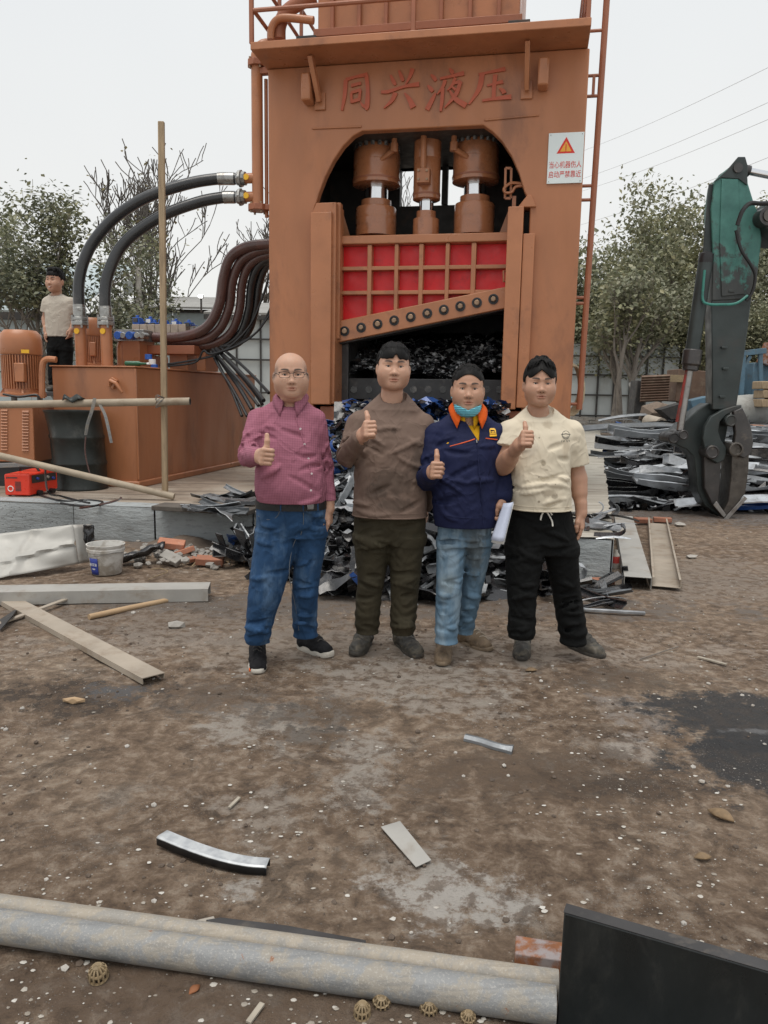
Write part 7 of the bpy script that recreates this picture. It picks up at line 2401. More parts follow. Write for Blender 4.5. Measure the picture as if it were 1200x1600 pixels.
def skin_mat(name, c, bald=0.):
 n = NT(name)
 co = n.pos()
 a = n.noise(co, 22, 4)
 col = n.ramp(a, (.3, tuple(x * .93 for x in c)), (.7, tuple(min(1, x * 1.06) for x in c)))
 col = n.mix(n.math('MULTIPLY', n.attr('lip'), .8), col, (c[0] * .72, c[1] * .47, c[2] * .45))
 col = n.mix(n.math('MULTIPLY', n.attr('beard'), .05), col, (c[0] * .5, c[1] * .5, c[2] * .52))
 if bald: col = n.mix(n.math('MULTIPLY', n.attr('stub'), n.math('MULTIPLY', n.step(n.noise(co, 300, 2), .2, .7), bald)), col, (.022, .02, .019))
 col = n.mix(n.math('MULTIPLY', n.attr('brow'), .92), col, (.014, .012, .011))
 col = n.mix(n.math('MULTIPLY', n.attr('nos'), .7), col, (.06, .025, .02))
 col = n.mix(n.attr('nail'), col, (c[0] * 1.15, c[1] * 1.0, c[2] * 1.0))
 m = n.set(col, .52, 0, n.bump(n.noise(co, 420, 3), .12, .001))
 n.b.inputs['Subsurface Weight'].default_value = .12
 n.b.inputs['Subsurface Radius'].default_value = (.012, .005, .003)
 n.b.inputs['Subsurface Scale'].default_value = .5
 return m
HAIRM = mk('black_hair', (.008, .0075, .0075), .55, 0, .3, 60, None, bump=.5, bscale=260, bdist=.002, stretch=(1, .25, .25))
def eye_mat():
 n = NT('eye')
 s = n.sep(n.coord())
 r_ = n.math('SQRT', n.math('ADD', n.math('MULTIPLY', s[0], s[0]), n.math('MULTIPLY', s[2], s[2])))
 col = n.ramp(n.math('MULTIPLY', r_, 100), (.20, (.004, .003, .003)), (.24, (.025, .013, .008)), (.50, (.022, .012, .008)), (.56, (.52, .47, .44)))
 return n.set(col, .15)
EYEM = eye_mat()
def hair_field(style):
 f = Field((-.115, -.14, -.085), (.115, .135, .165), .0024)
 rr = random.Random(hash(style) % 97 if False else len(style) * 7)
 top = dict(fringe=.014, crop=.010, curtain=.025, fluffy=.020, short=.012)[style]
 sd_ = .004 if style == 'curtain' else 0.
 f.ell((0, .014, .036), (.0835 + sd_, .1035, .086 + top), k=0)
 f.ell((0, -.033, .047), (.070, .067, .066) if style != 'crop' else (.066, .060, .062), k=.01)
 X, Y, Z = f.ax[0].reshape(-1, 1, 1), f.ax[1].reshape(1, -1, 1), f.ax[2].reshape(1, 1, -1)
 zf = dict(fringe=.060, crop=.063, curtain=.060, fluffy=.058, short=.062)[style]
 t = np.interp(Y, [-.12, -.068, -.050, -.022, -.010, .018, .030, .09], [zf, zf, .048, .030, -.012, -.012, -.030, -.060]).astype(np.float32)
 xf = np.clip((-.045 - Y) / .02, 0, 1)
 if style == 'fringe': e = .039 - zf + .024 * np.exp(-((X - .004) / .011) ** 2) + .002 * np.sin(X * 190)
 elif style == 'curtain': e = .074 - zf - .046 * np.clip(np.abs(X + .004) / .05, 0, 1)
 elif style == 'crop': e = .072 - zf - 9 * X * X
 else: e = -.012 + .004 * np.sin(X * 300) + 0 * X
 t = t + (e * xf).astype(np.float32)
 f.F = np.maximum(f.F, (t - Z) * .8)
 keep = t
 for s in (-1, 1): f.ell((s * .086, .010, -.016), (.020, .022, .036), k=.006, op='cut')
 def lock(th, ph, dth, dph, L, r0, lift=.004, drop=0.):
  """a strand bundle lying over the skull; th from the crown, ph round it (0 = front)"""
  p = None
  for i in range(5):
   u = i / 4
   a, b = th + dth * u, ph + dph * u
   rad = 1 + lift / .09 * math.sin(u * 2.6)
   q = Vector((.080 * math.sin(a) * math.sin(b) * rad, .016 - .100 * math.sin(a) * math.cos(b) * rad, .036 + (.087 + top) * math.cos(a) * rad - drop * u * u))
   r_ = r0 * (1 - .75 * u * u)
   if p is not None: f.cap(p, q, pr, max(.0014, r_), k=.0018)
   p, pr = q, r_
 HAIRM.node_tree.nodes['Principled BSDF'].inputs['Specular IOR Level'].default_value = .12
 N = dict(fringe=240, crop=200, curtain=260, fluffy=160, short=120)[style]
 for i in range(N):
  ph = rr.uniform(-3.14, 3.14)
  th = rr.uniform(.15, 1.15 if abs(ph) < 1 else 1.5)
  if style in ('crop', 'short'):
   lock(th, ph, rr.uniform(.12, .28), rr.uniform(-.12, .12), .03, rr.uniform(.003, .0055), rr.uniform(.001, .006))
  else:
   lock(th, ph, rr.uniform(.3, .55), rr.uniform(-.12, .12), .05, rr.uniform(.0035, .006), rr.uniform(.001, .007))
 if style == 'fringe':
  for i in range(70):
   ph = rr.uniform(-.95, .95)
   lock(.45, ph * .7, rr.uniform(.75, .95), ph * .45, .06, rr.uniform(.003, .005), rr.uniform(.006, .012), rr.uniform(.0, .012))
 if style == 'curtain':
  for i in range(70):
   s = rr.choice((-1, 1))
   ph = s * rr.uniform(.12, 1.2)
   lock(.62, ph * .6, rr.uniform(.45, .72), s * rr.uniform(.25, .6), .06, rr.uniform(.003, .0055), rr.uniform(.010, .020), rr.uniform(0, .008))
  for i in range(14):
   lock(.1, rr.uniform(-3, 3), .4, .3, .04, .004, .010)
 if style == 'fluffy':
  for i in range(40):
   lock(.55, rr.uniform(-1, 1), rr.uniform(.42, .68), rr.uniform(-.4, .4), .06, rr.uniform(.006, .010), .02, rr.uniform(0, .008))
 f.F = np.maximum(f.F, (keep - .001 - Z) * .8)
 return f
# ------------------------------------------------------------ hands
ZI = (.0310, .0105, -.0105, -.0300)
def hand_parts(kind, s=1.0):
 """capsules (a, b, ra, rb, k) in the hand's frame: x out of the palm, y from wrist to knuckles, z to the thumb's side"""
 L = []
 for i, z in enumerate(ZI):
  L.append(((0, .010, z * .55), (-.004, .086 - .003 * i, z), .0140, .0120, .016))
 L.append(((.010, .020, .014), (.010, .022, -.020), .0175, .0165, .016))
 L.append(((.008, .055, .02), (.008, .055, -.026), .012, .011, .014))
 L.append(((.010, .024, .018), (.012, .056, .032), .0165, .0140, .014))
 L.append(((0, -.045, .010), (0, .012, .012), .0235, .0215, .016))
 L.append(((0, -.045, -.010), (0, .012, -.012), .0235, .0205, .016))
 for i, z in enumerate(ZI):
  q = (.96, 1.04, 1.0, .84)[i]
  p0 = Vector((-.004, .086 - .003 * i, z))
  if kind == 'fist':
   st = [(.040, .011, 0), (.010, -.027, 0), (-.019, -.010, 0)]
   rs = (.0112, .0102, .0096, .0088)
  elif kind == 'hang':
   c = .4 + .18 * i
   st = [(.040 * math.sin(c * .6), .040 * math.cos(c * .6), -.001 * i), (.025 * math.sin(c * 1.3), .025 * math.cos(c * 1.3), 0), (.019 * math.sin(c * 1.8), .019 * math.cos(c * 1.8), 0)]
   rs = (.0103, .0093, .0085, .0072)
  else:                                             # grip: curled round a folder
   st = [(.022, .034, 0), (.024, .004, 0), (.014, -.012, 0)]
   rs = (.0105, .0095, .0086, .0075)
  p = p0
  for j, d in enumerate(st):
   n = p + Vector(d) * q
   L.append((tuple(p), tuple(n), rs[j], rs[j + 1], .0035))
   p = n
 if kind == 'fist': th = [(.012, .030, .026), (.017, .056, .045), (.016, .061, .074), (.014, .055, .101)]
 elif kind == 'hang': th = [(.010, .026, .028), (.018, .054, .044), (.022, .080, .046), (.022, .101, .042)]
 else: th = [(.010, .026, .028), (.024, .054, .040), (.034, .078, .036), (.036, .098, .028)]
 for j in range(3): L.append((th[j], th[j + 1], (.0150, .0138, .0124)[j], (.0138, .0124, .0108)[j], .006))
 return L
def limb_field(pts, rads, frame, kind, h=.0026, s=1.0, extra=()):
 """arm from the first point to the wrist with its hand, one skin"""
 W, X, Y, Z = frame
 def T(p): return W + (X * p[0] + Y * p[1] + Z * p[2]) * s
 caps = [(T(a), T(b), ra * s, rb * s, k) for a, b, ra, rb, k in hand_parts(kind)]
 for i in range(len(pts) - 1): caps.append((pts[i], pts[i + 1], rads[i], rads[i + 1], .022))
 caps += list(extra)
 lo = [min(min(c[0][i], c[1][i]) for c in caps) - .07 for i in range(3)]
 hi = [max(max(c[0][i], c[1][i]) for c in caps) + .07 for i in range(3)]
 f = Field(lo, hi, h)
 big = [c for c in caps if c[4] > .01]
 for a, b, ra, rb, k in big: f.cap(a, b, ra, rb, k)
 for a, b, ra, rb, k in caps:
  if k <= .01: f.cap(a, b, ra, rb, k)
 return f
def hand_frame(W, Y, Z, left=False):
 Y = Y.normalized()
 Z = (Z - Y * Z.dot(Y)).normalized()
 X = Z.cross(Y)
 return (W, -X if left else X, Y, Z)
# ------------------------------------------------------------ cloth materials
def cloth(name, c, var=.12, scale=9, stain_shade_spots=(), weave=900, rough=.85, dirt=None, dlo=.55, dhi=.75, damt=.5, dscale=6, extra=None, bump=.12):
 n = NT(name)
 co = n.pos()
 a = n.noise(co, scale, 5, .6)
 col = n.ramp(a, (.3, tuple(x * (1 - var) for x in c)), (.7, tuple(min(1, x * (1 + var)) for x in c)))
 if dirt is not None: col = n.mix(n.math('MULTIPLY', n.step(n.noise(co, dscale, 6, .65, .3), dlo, dhi), damt), col, dirt)
 en = n.noise(co, 28, 5, .7)
 for (p, rx, rz, cc, amt) in stain_shade_spots:
  q = n.mapping(co, (1, 1, 1), (-p.x, -p.y, -p.z))
  q = n.mapping(q, (1 / rx, 0, 1 / rz))
  ln = n.new('ShaderNodeVectorMath')
  ln.operation = 'LENGTH'
  n.put(q, ln.inputs[0])
  d = n.math('ADD', ln.outputs['Value'], n.math('MULTIPLY', n.math('SUBTRACT', en, .5), 1.6))
  col = n.mix(n.math('MULTIPLY', n.step(d, 1.1, .5), amt), col, cc)
 if extra: col = extra(n, co, col)
 fo = n.noise(n.mapping(co, (1, 1, .8), rot=(.3, .5, .2)), 7, 2, .5, 1.0)
 rid = n.math('ABSOLUTE', n.math('SUBTRACT', fo, .5))
 b0 = n.bump(n.math('POWER', n.math('SUBTRACT', 1., n.math('MULTIPLY', rid, 2.)), 7.), .30, .012)
 return n.set(col, rough, 0, n.bump(n.math('ADD', n.noise(co, weave, 2, .6), n.math('MULTIPLY', n.noise(co, 60, 4, .6), 1.5)), bump, .002, b0), Specular_IOR_Level=.2)
def lp_(u, v, Y): return P(u, v, Y)
def shoe(parent, origin, heel, toe, h_ank, upper, sole, width=.046, tall=.11, laces=None, sole_t=.026, toe_mat=None):
 """a shoe from heel to toe along the ground: upper grown as one skin, welted sole, laces"""
 heel, toe = Vector(heel), Vector(toe)
 heel.z = toe.z = 0
 d = (toe - heel)
 L = d.length
 d.normalize()
 s = Vector((-d.y, d.x, 0))
 zg = min(ground_z(heel.x, heel.y), ground_z(toe.x, toe.y)) - .004
 def T(x, y, z): return heel + d * x + s * y + Vector((0, 0, zg + z))
 lo = [min(heel[i], toe[i]) - .10 for i in range(2)] + [-.03]
 hi = [max(heel[i], toe[i]) + .10 for i in range(2)] + [tall + .06]
 f = Field(lo, hi, .0034)
 st = sole_t * .6
 f.cap(T(.045, 0, st + .030), T(.045, 0, tall), width * .88, width * .92, k=.01)
 f.cap(T(.045, 0, st + .03), T(.13, 0, st + .048), width * .90, width * .84, k=.025)
 f.cap(T(.13, 0, st + .04), T(L - .065, .003, st + .018), width * .84, width * .74, k=.03)
 for y in (-.012, .012): f.cap(T(L * .55, y, st + .018), T(L - .055, y * .8, st + .014), width * .70, width * .62, k=.03)
 f.cap(T(.10, 0, tall - .01), T(.17, 0, st + .06), .020, .022, k=.02)
 f.half(T(0, 0, st), (0, 0, -1))
 f.half(T(0, 0, tall + .012), (0, 0, 1))
 f.wrinkle(.0035, 60, seed=L * 31)
 V, Q = f.mesh()
 up = np_mesh('shoe', V, Q, upper, parent, origin)
 # sole outline
 n = 36
 prof = []
 for i in range(n):
  a = 2 * math.pi * i / n
  x = .5 - .5 * math.cos(a)
  w = (math.sin(a)) * width * (1.02 + .16 * math.exp(-((x - .72) / .22) ** 2) - .10 * math.exp(-((x - .42) / .16) ** 2))
  sg = 1 if w > 0 else -1
  w = sg * abs(math.sin(a)) ** .6 * width * (.98 + .16 * math.exp(-((x - .72) / .22) ** 2) - .08 * math.exp(-((x - .42) / .16) ** 2))
  prof.append((-.006 + x * (L + .006), w))
 b = B()
 for z, k in ((0, .97), (.005, 1.02), (sole_t * .8, 1.02), (sole_t, .97)):
  for x, w in prof:
   lift = max(0, (x / L - .8)) * .06
   b.V.append(tuple(T(L / 2 + (x - L / 2) * (1 if k > 1 else .985), w * k, z + lift * (1 if z < .02 else .6))))
 for j in range(3):
  for i in range(n): b.F.append((j * n + i, j * n + (i + 1) % n, (j + 1) * n + (i + 1) % n, (j + 1) * n + i))
 b.F.append(tuple(range(n - 1, -1, -1)))
 b.F.append(tuple(3 * n + i for i in range(n)))
 b.V = [tuple(Vector(v) - Vector(origin)) for v in b.V]
 so = b.build('sole', sole, sharp=50)
 so.parent = up
 if laces:
  for k in range(4):
   x = .115 + .026 * k
   z0 = f_top(f, T(x, 0, 0))
   b = B()
   pts = []
   for y in np.linspace(-.024, .024, 7):
    q = T(x + .008 * (y / .024), y, 0)
    z = f_top(f, q)
    if z is not None: pts.append(Vector((q.x, q.y, z + .002)) - Vector(origin))
   if len(pts) > 2:
    b.tube(pts, .0032, 5)
    o = b.build('lace', laces)
    o.parent = up
 return up
def f_top(f, q):
 i, j = int(round((q.x - f.lo[0]) / f.h)), int(round((q.y - f.lo[1]) / f.h))
 if not (0 <= i < f.n[0] and 0 <= j < f.n[1]): return None
 c = np.nonzero(f.F[i, j, :] < 0)[0]
 return float(f.ax[2][c[-1]]) if len(c) else None
def build_person(sp):
 """one standing man: skin (head, neck, arms, hands over a plain torso) as one mesh; hair and clothes as its children"""
 Y0 = sp['Y']
 def pt(u, v, yo=0.): return P(u, v, Y0 + yo)
 org = Vector(sp['org']) if 'org' in sp else Vector(((G(*sp['shoes'][0][0]) + G(*sp['shoes'][1][0])) / 2))
 org.z = sp.get('z', 0.)
 hd = sp['head']
 hc = pt(hd['u'], hd['v'])
 HR = Matrix.Rotation(RAD(hd.get('yaw', 0)), 3, 'Z') @ Matrix.Rotation(RAD(hd.get('pitch', 0)), 3, 'X') @ Matrix.Rotation(RAD(hd.get('roll', 0)), 3, 'Y')
 HS_ = hd.get('s', (1, 1, 1))
 HM = np.array(HR) @ np.diag(HS_)
 f, eyes, ym = head_field(hd.get('fat', 0), hd.get('jaw', 0), hd.get('nose', 1), hd.get('smile', 0), hd.get('lid', .004))
 Vh, Qh = f.mesh()
 at_ = head_attrs(Vh, ym)
 Vs, Qs, A = [Vh @ HM.T + np.array(hc)], [Qh], {k: [v] for k, v in at_.items()}
 off = len(Vh)
 A['nail'] = [np.zeros(len(Vh))]
 def addskin(f, nailp=None):
  nonlocal off
  V, Q = f.mesh()
  Vs.append(V)
  Qs.append(Q + off)
  off += len(V)
  for k in A: A[k].append(np.zeros(len(V)))
  if nailp is not None:
   c, n = nailp
   d = ((V - np.array(c)) ** 2).sum(1)
   A['nail'][-1] = np.clip(1.3 - np.sqrt(d) / .008, 0, 1) * .35
 SLV = []
 arms = []
 for a in sp['arms']:
  S, E, W = (pt(*a[k]) for k in ('S', 'E', 'W'))
  if a['kind'] == 'fist':
   fr = hand_frame(W, (W - E), Vector(a.get('up', (0, 0, 1))))
  else:
   fr = hand_frame(W, Vector(a.get('dir', (0, 0, -1))), Vector(a.get('thumb', (0, -1, 0))), left=a.get('left', True))
  r = a.get('r', (.042, .035, .026))
  if not sp.get('short'): r = (.036, .027, .025)
  ex = [] if not sp.get('short') else [(E.lerp(W, .15), E.lerp(W, .45), r[1] * 1.08, r[1] * .92, .03)]
  fl = limb_field([S, E, W], r, fr, a['kind'], s=a.get('s', 1.0), extra=ex)
  addskin(fl, None)
  arms.append((S, E, W, fr))
 # plain torso and legs under the clothes (coarse)
 TS = []
 for v, uL, uR, ry, yo in sp['torso']:
  L_, R2 = pt(uL, v, yo), pt(uR, v, yo)
  TS.append(((L_.z + R2.z) / 2, (L_.x + R2.x) / 2, Y0 + yo, (R2.x - L_.x) / 2, ry))
 zt = max(s[0] for s in TS)
 neck = pt(hd['u'] + hd.get('nu', 0), sp['neck_v'], .035)
 LEG = []
 for lg in sp['legs']:
  s_ = []
  for v, uL, uR, yo in lg:
   L_, R2 = pt(uL, v, yo), pt(uR, v, yo)
   rx = (R2.x - L_.x) / 2
   s_.append(((L_.z + R2.z) / 2, (L_.x + R2.x) / 2, Y0 + yo, rx, rx * sp.get('leg_ry', 1.08)))
  LEG.append(s_)
 allx = [s[1] - s[3] for s in TS] + [s[1] + s[3] for s in TS]
 allx += [p.x + k * .15 for a in arms for p in a[:2] for k in (-1, 1)]
 lo = (min(allx) - .08, Y0 - .40, min(s[0] for l in LEG for s in l) - .05)
 hi = (max(allx) + .08, Y0 + .32, neck.z + .12)
 fc_ = Field(lo, hi, .012)
 fc_.loft(TS, k=.03, grow=-.045)
 for l in LEG: fc_.loft(l, k=.03, grow=-.036)
 fc_.cap(arms[0][0] - Vector((0, 0, .04)), arms[1][0] - Vector((0, 0, .04)), .04, .04, k=.03)
 fc_.cap(neck, neck - Vector((0, 0, .10)), .05, .07, k=.04)
 addskin(fc_)
 V, Q = np.concatenate(Vs), np.concatenate(Qs)
 A = {k: np.concatenate(v) for k, v in A.items()}
 man = np_mesh('person', V, Q, sp['skin'], None, org, A)
 tag(man, sp['label'], 'person', sp.get('group'))
 def child(name, f, mat, parent=man):
  V, Q = f.mesh()
  return np_mesh(name, V, Q, mat, parent, org)
 def hl(p): return hc + HR @ Vector((p[0] * HS_[0], p[1] * HS_[1], p[2] * HS_[2]))
 for e in eyes:
  b = B().lathe([(0, -.0118)] + [(.0118 * math.sin(t), -.0118 * math.cos(t)) for t in (i * math.pi / 10 for i in range(1, 10))] + [(0, .0118)], (0, 0, 0), (0, 1, 0), 18, cap=False)
  o = b.build('eye', EYEM)
  o.parent = man
  o.location = hl(e) - org
  o.rotation_euler = HR.to_euler()
 if hd.get('hair'):
  fh = hair_field(hd['hair'])
  Vv, Qq = fh.mesh()
  np_mesh('hair', Vv @ HM.T + np.array(hc), Qq, HAIRM, man, org)
 # ---- upper garment
 zb = min(s[0] for s in TS)
 ft = Field((lo[0] - .05, Y0 - .55, zb - .02), (hi[0] + .05, Y0 + .32, hi[2]), sp.get('cloth_h', .0052))
 ft.loft(TS, k=.0, e=2.25)
 Sl, Sr = arms[0][0], arms[1][0]
 sr = sp['sleeve'][0]
 dz = Vector((0, 0, .06))
 ft.cap(Sl - dz, Sr - dz, sr * .85, sr * .85, k=.04)
 ft.cap(neck + Vector((-.034, .014, -.022)), Sl.lerp(neck, .08) + Vector((0, 0, -.010)), .054, sr * .74, k=.03)
 ft.ell(neck + Vector((0, -.015, -.075)), (.11, .085, .065), k=.03)
 ft.cap(neck + Vector((.034, .014, -.022)), Sr.lerp(neck, .08) + Vector((0, 0, -.010)), .054, sr * .74, k=.03)
 fz_ = []
 for (S, E, W, fr), a in zip(arms, sp['arms']):
  r = a.get('sleeve', sp['sleeve'])
  if sp.get('short'):
   En = S.lerp(E, sp['short'] * a.get('slen', 1))
   ft.cap(S, En, r[0] * .92, r[1], k=.025)
   d = (En - S).normalized()
  else:
   cu = a.get('cuff', .98)
   ft.cap(S, E, r[0] * .92, r[1], k=.025)
   ft.cap(E, E.lerp(W, cu), r[1], r[2], k=.02)
   fz_.append((E, .10, 1.0))
  fz_.append((S, .10, .5))
 zone = [(0, 0, 0, sp.get('calm', .35))] + fz_ + [(pt(*w[0]), w[1], w[2]) for w in sp.get('folds', ())]
 ft.wrinkle(sp.get('wr', .006), sp.get('wf', 26), sp.get('seed', 1), zone)
 if sp.get('cloth_h', 0) < .006:
  rows = [(r[0], r[1], r[2]) for r in sp['torso']]
  va, vb = rows[0][0], rows[-1][0]
  creases(ft, rows, Y0, sp.get('ncr', 11), sp['seed'] + 17, [(va + 35, 10), (vb - 22, 9), (vb - 45, 14), (vb - 75, 12)], amp=.0062, span=(.15, .45), slope=.7, k=.018)
  for (S, E, W, fr), a in zip(arms, sp['arms']):
   if sp.get('short'): continue
   for t in (.55, .72, .86, .97):
    c, dr_ = S.lerp(E, t), (E - S).normalized()
    r = a.get('sleeve', sp['sleeve'])[1] * 1.04
    x_ = dr_.cross(Vector((0, 1, 0))).normalized()
    y_ = x_.cross(dr_)
    y_ = y_ if y_.y < 0 else -y_
    pr = None
    for q in range(7):
     an = -1.2 + 2.4 * q / 6
     p = c + x_ * (math.sin(an) * r) + y_ * (math.cos(an) * r) + dr_ * (.022 * math.sin(2.2 * q + 9 * t))
     if pr is not None: ft.cap(pr, p, .0055, .0055, k=.014, op='cut' if t in (.72, .97) else 'add')
     pr = p
 # clean ends: hem below, cuffs
 ft.half((0, 0, zb + .004), (0, 0, -1))
 for (S, E, W, fr), a in zip(arms, sp['arms']):
  if sp.get('short'):
   En = S.lerp(E, sp['short'] * a.get('slen', 1))
   d = arr((En - S).normalized())
   r = a.get('sleeve', sp['sleeve'])
   sl, g = ft.sub(arr(En) - r[1] - .05, arr(En) + r[1] + .05)
   D = (g[0] - En.x) * d[0] + (g[1] - En.y) * d[1] + (g[2] - En.z) * d[2]
   near = (np.sqrt((g[0] - En.x) ** 2 + (g[1] - En.y) ** 2 + (g[2] - En.z) ** 2) - r[1] - .03)
   A_ = ft.F[sl]
   dist_t = loft_dist(TS, g)
   ft.F[sl] = np.where((D > 0) & (near < 0) & (dist_t > .004), np.maximum(A_, D), A_)
 if sp.get('neckline'):
  nr, nt_, nz_ = sp['neckline']
  cut_neck(ft, neck + Vector((0, -.008, nz_)), nr, nt_)
 if sp.get('pre_cut'): sp['pre_cut'](ft, pt)
 top = child(sp['top_name'], ft, sp['top_mat'])
 # ---- trousers
 HP = []
 for v, uL, uR, ry, yo in sp['hips']:
  L_, R2 = pt(uL, v, yo), pt(uR, v, yo)
  HP.append(((L_.z + R2.z) / 2, (L_.x + R2.x) / 2, Y0 + yo, (R2.x - L_.x) / 2, ry))
 lz = min(s[0] for l in LEG for s in l)
 fp = Field((min(s[1] - s[3] for l in LEG for s in l) - .07, Y0 - .34, lz - .02), (max(s[1] + s[3] for l in LEG + [HP] for s in l) + .07, Y0 + .34, max(s[0] for s in HP) + .03), sp.get('cloth_h', .0052))
 fp.loft(HP, k=0, e=2.3)
 for l in LEG: fp.loft(l, k=.028, e=2.1)
 kn = [(Vector((l[len(l) // 2][1], l[len(l) // 2][2] - .06, l[len(l) // 2][0])), .11, .8) for l in LEG]
 cr = Vector((HP[0][1], Y0 - .1, min(s[0] for s in HP)))
 fp.wrinkle(sp.get('pwr', .0058), 40, sp.get('seed', 1) + 3, [(0, 0, 0, .25)] + kn + [(cr, .12, .9)])
 fp.rings(lz, lz + .20, 95, .55 * sp.get('hem', .006), sp.get('seed', 1))
 if sp.get('cloth_h', 0) < .006:
  for q, lg in enumerate(sp['legs']):
   rows = [(r[0], r[1], r[2]) for r in lg]
   v0, v1 = rows[0][0], rows[-1][0]
   L_ = v1 - v0
   creases(fp, rows, Y0, 12, sp['seed'] * 7 + q, [(v0 + .42 * L_, .05 * L_), (v0 + .55 * L_, .06 * L_), (v1 - 12, 6), (v1 - 22, 7), (v0 + 8, 9)])
  hr = [(r[0], r[1], r[2]) for r in sp['hips']]
  creases(fp, hr, Y0, 7, sp['seed'] + 40, [(hr[-1][0] - 12, 6), (hr[0][0] + 14, 6)], span=(.18, .4), slope=.5)
 fp.half((0, 0, lz + .004), (0, 0, -1))
 pants = child(sp['leg_name'], fp, sp['leg_mat'])
 # ---- shoes
 for (h_, t_), k in zip(sp['shoes'], range(2)):
  if h_ is None: continue
  shoe(man, org, G(*h_), G(*t_), .1, **sp['shoe'][k])
 return dict(man=man, org=org, ft=ft, fp=fp, pt=pt, hl=hl, hc=hc, HR=HR, HM=HM, neck=neck, arms=arms, top=top, pants=pants, TS=TS, child=child, ym=ym, zb=zb)
def cut_neck(ft, c, r, tilt):
 """opens a garment at the neck: a tilted round neckline"""
 X, Y, Z = ft.ax[0].reshape(-1, 1, 1) - c.x, ft.ax[1].reshape(1, -1, 1) - c.y, ft.ax[2].reshape(1, 1, -1) - c.z
 D = np.maximum(np.sqrt(X ** 2 + (Y / 1.05) ** 2) - r, (Y * tilt - Z) / math.sqrt(1 + tilt * tilt))
 ft.F = np.maximum(ft.F, -D.astype(np.float32))
def creases(f, rows, Y0, n, seed, vr, amp=.0075, span=(.35, .9), slope=.35, k=.016):
 """sharp pulled folds lying across a limb or the body: thin ridges and grooves on the front of the cloth"""
 rr = random.Random(seed)
 vs = [r[0] for r in rows]
 for i in range(n):
  v = rr.choice(vr)
  v = rr.gauss(v[0], v[1])
  uL, uR = (float(np.interp(v, vs, [r[j] for r in rows])) for j in (1, 2))
  s = rr.choice((-1, 1))
  w = (uR - uL) * rr.uniform(*span)
  u0 = (uL + 1 if s > 0 else uR - 1) + s * rr.uniform(-.05, .25) * (uR - uL)
  sl = rr.uniform(-slope, slope)
  bow = rr.uniform(-.08, .12) * w
  pts = []
  for t in (0, .2, .4, .6, .8, 1):
   u = u0 + s * w * t
   if not uL - 1 < u < uR + 1: continue
   vv = v + sl * w * t + bow * math.sin(3.14 * t)
   p = P(u, vv, Y0 - .13)
   y = f.front(p.x, p.z)
   if y is not None:
    d = ray(u, vv)
    pts.append((Vector((0, 0, CH)) + d * (y / d.y), t))
  op = 'cut' if rr.random() < .4 else 'add'
  for (a, ta), (b, tb) in zip(pts, pts[1:]):
   if (a - b).length > .09: continue
   ra, rb = (amp * (.35 + math.sin(3.14 * min(1, max(0, t)) ** .8) * .75) for t in (ta, tb))
   f.cap(a, b, ra, rb, k=k, op=op)
def loft_dist(TS, g):
 S = np.array(sorted(TS))
 zz = g[2]
 cx, cy, rx, ry = (np.interp(zz, S[:, 0], S[:, i]) for i in (1, 2, 3, 4))
 q = np.sqrt(((g[0] - cx) / rx) ** 2 + ((g[1] - cy) / ry) ** 2)
 return (q - 1) * np.minimum(rx, ry)
def on_front(R, us, lift=.003, field='ft', yo=0.):
 """points laid on the front of a garment under the given photograph pixels"""
 f = R[field]
 out = []
 for u, v in us:
  p = R['pt'](u, v, -.13)
  for _ in range(3):
   y = f.front(p.x, p.z)
   if y is None: break
   d = ray(u, v)
   p = Vector((0, 0, CH)) + d * (y / d.y)
  out.append(p + Vector((0, -lift, 0)))
 return out
def sub_tube(R, pts, r, mat, name, parent=None, n=6, flat=None, cap=True):
 b = B().tube([p - R['org'] for p in pts], r, n, cap=cap, flat=flat)
 o = b.build(name, mat)
 o.parent = parent or R['man']
 return o
def collar_ring(R, r, zc, mat, name, rx=1.0, ry=1.08, tilt=.42, tube=.009, a0=0., a1=6.2832, c=None, lift=0.):
 c = c or (R['neck'] + Vector((0, -.004, zc)))
 pts = []
 n = 40
 for i in range(n + 1):
  a = a0 + (a1 - a0) * i / n
  x, y = r * rx * math.sin(a), -r * ry * math.cos(a)
  pts.append(c + Vector((x, y, y * tilt + lift)))
 return sub_tube(R, pts, tube, mat, name, R['top'], 8, cap=False)
def shirt_collar(R, mat, name, r0=.063, r1=.098, h=.030, point=.045, open_=.34, c=None, spread=.0, tilt=.50):
 """a turned-down collar: stands at the neck, folds over and ends in two points"""
 c = c or (R['neck'] + Vector((0, -.006, .012)))
 b = B()
 n = 44
 prof = [(r0 * .97, .0), (r0, h), (r0 + .006, h + .004), (r0 + (r1 - r0) * .5, h * .75), (r1, .004)]
 for i in range(n + 1):
  a = open_ + (2 * math.pi - 2 * open_) * i / n
  e = min(i, n - i) / n
  k = max(0, 1 - e / .16)
  for j, (r, z) in enumerate(prof):
   x, y = r * math.sin(a), -r * math.cos(a) * 1.05
   dz = -point * k * k * (1 if j == 4 else (.5 if j == 3 else 0))
   fx_ = spread * k * (1 if j == 4 else .4) * (1 if math.sin(a) > 0 else -1)
   fy = -.010 * k * (1 if j >= 3 else 0)
   b.V.append(tuple(c + Vector((x + fx_, y + fy, z + y * tilt + dz)) - R['org']))
 m = len(prof)
 for i in range(n):
  for j in range(m - 1): b.F.append((i * m + j, (i + 1) * m + j, (i + 1) * m + j + 1, i * m + j + 1))
 o = b.build(name, mat, sharp=70, solid=.0035)
 o.parent = R['top']
 return o
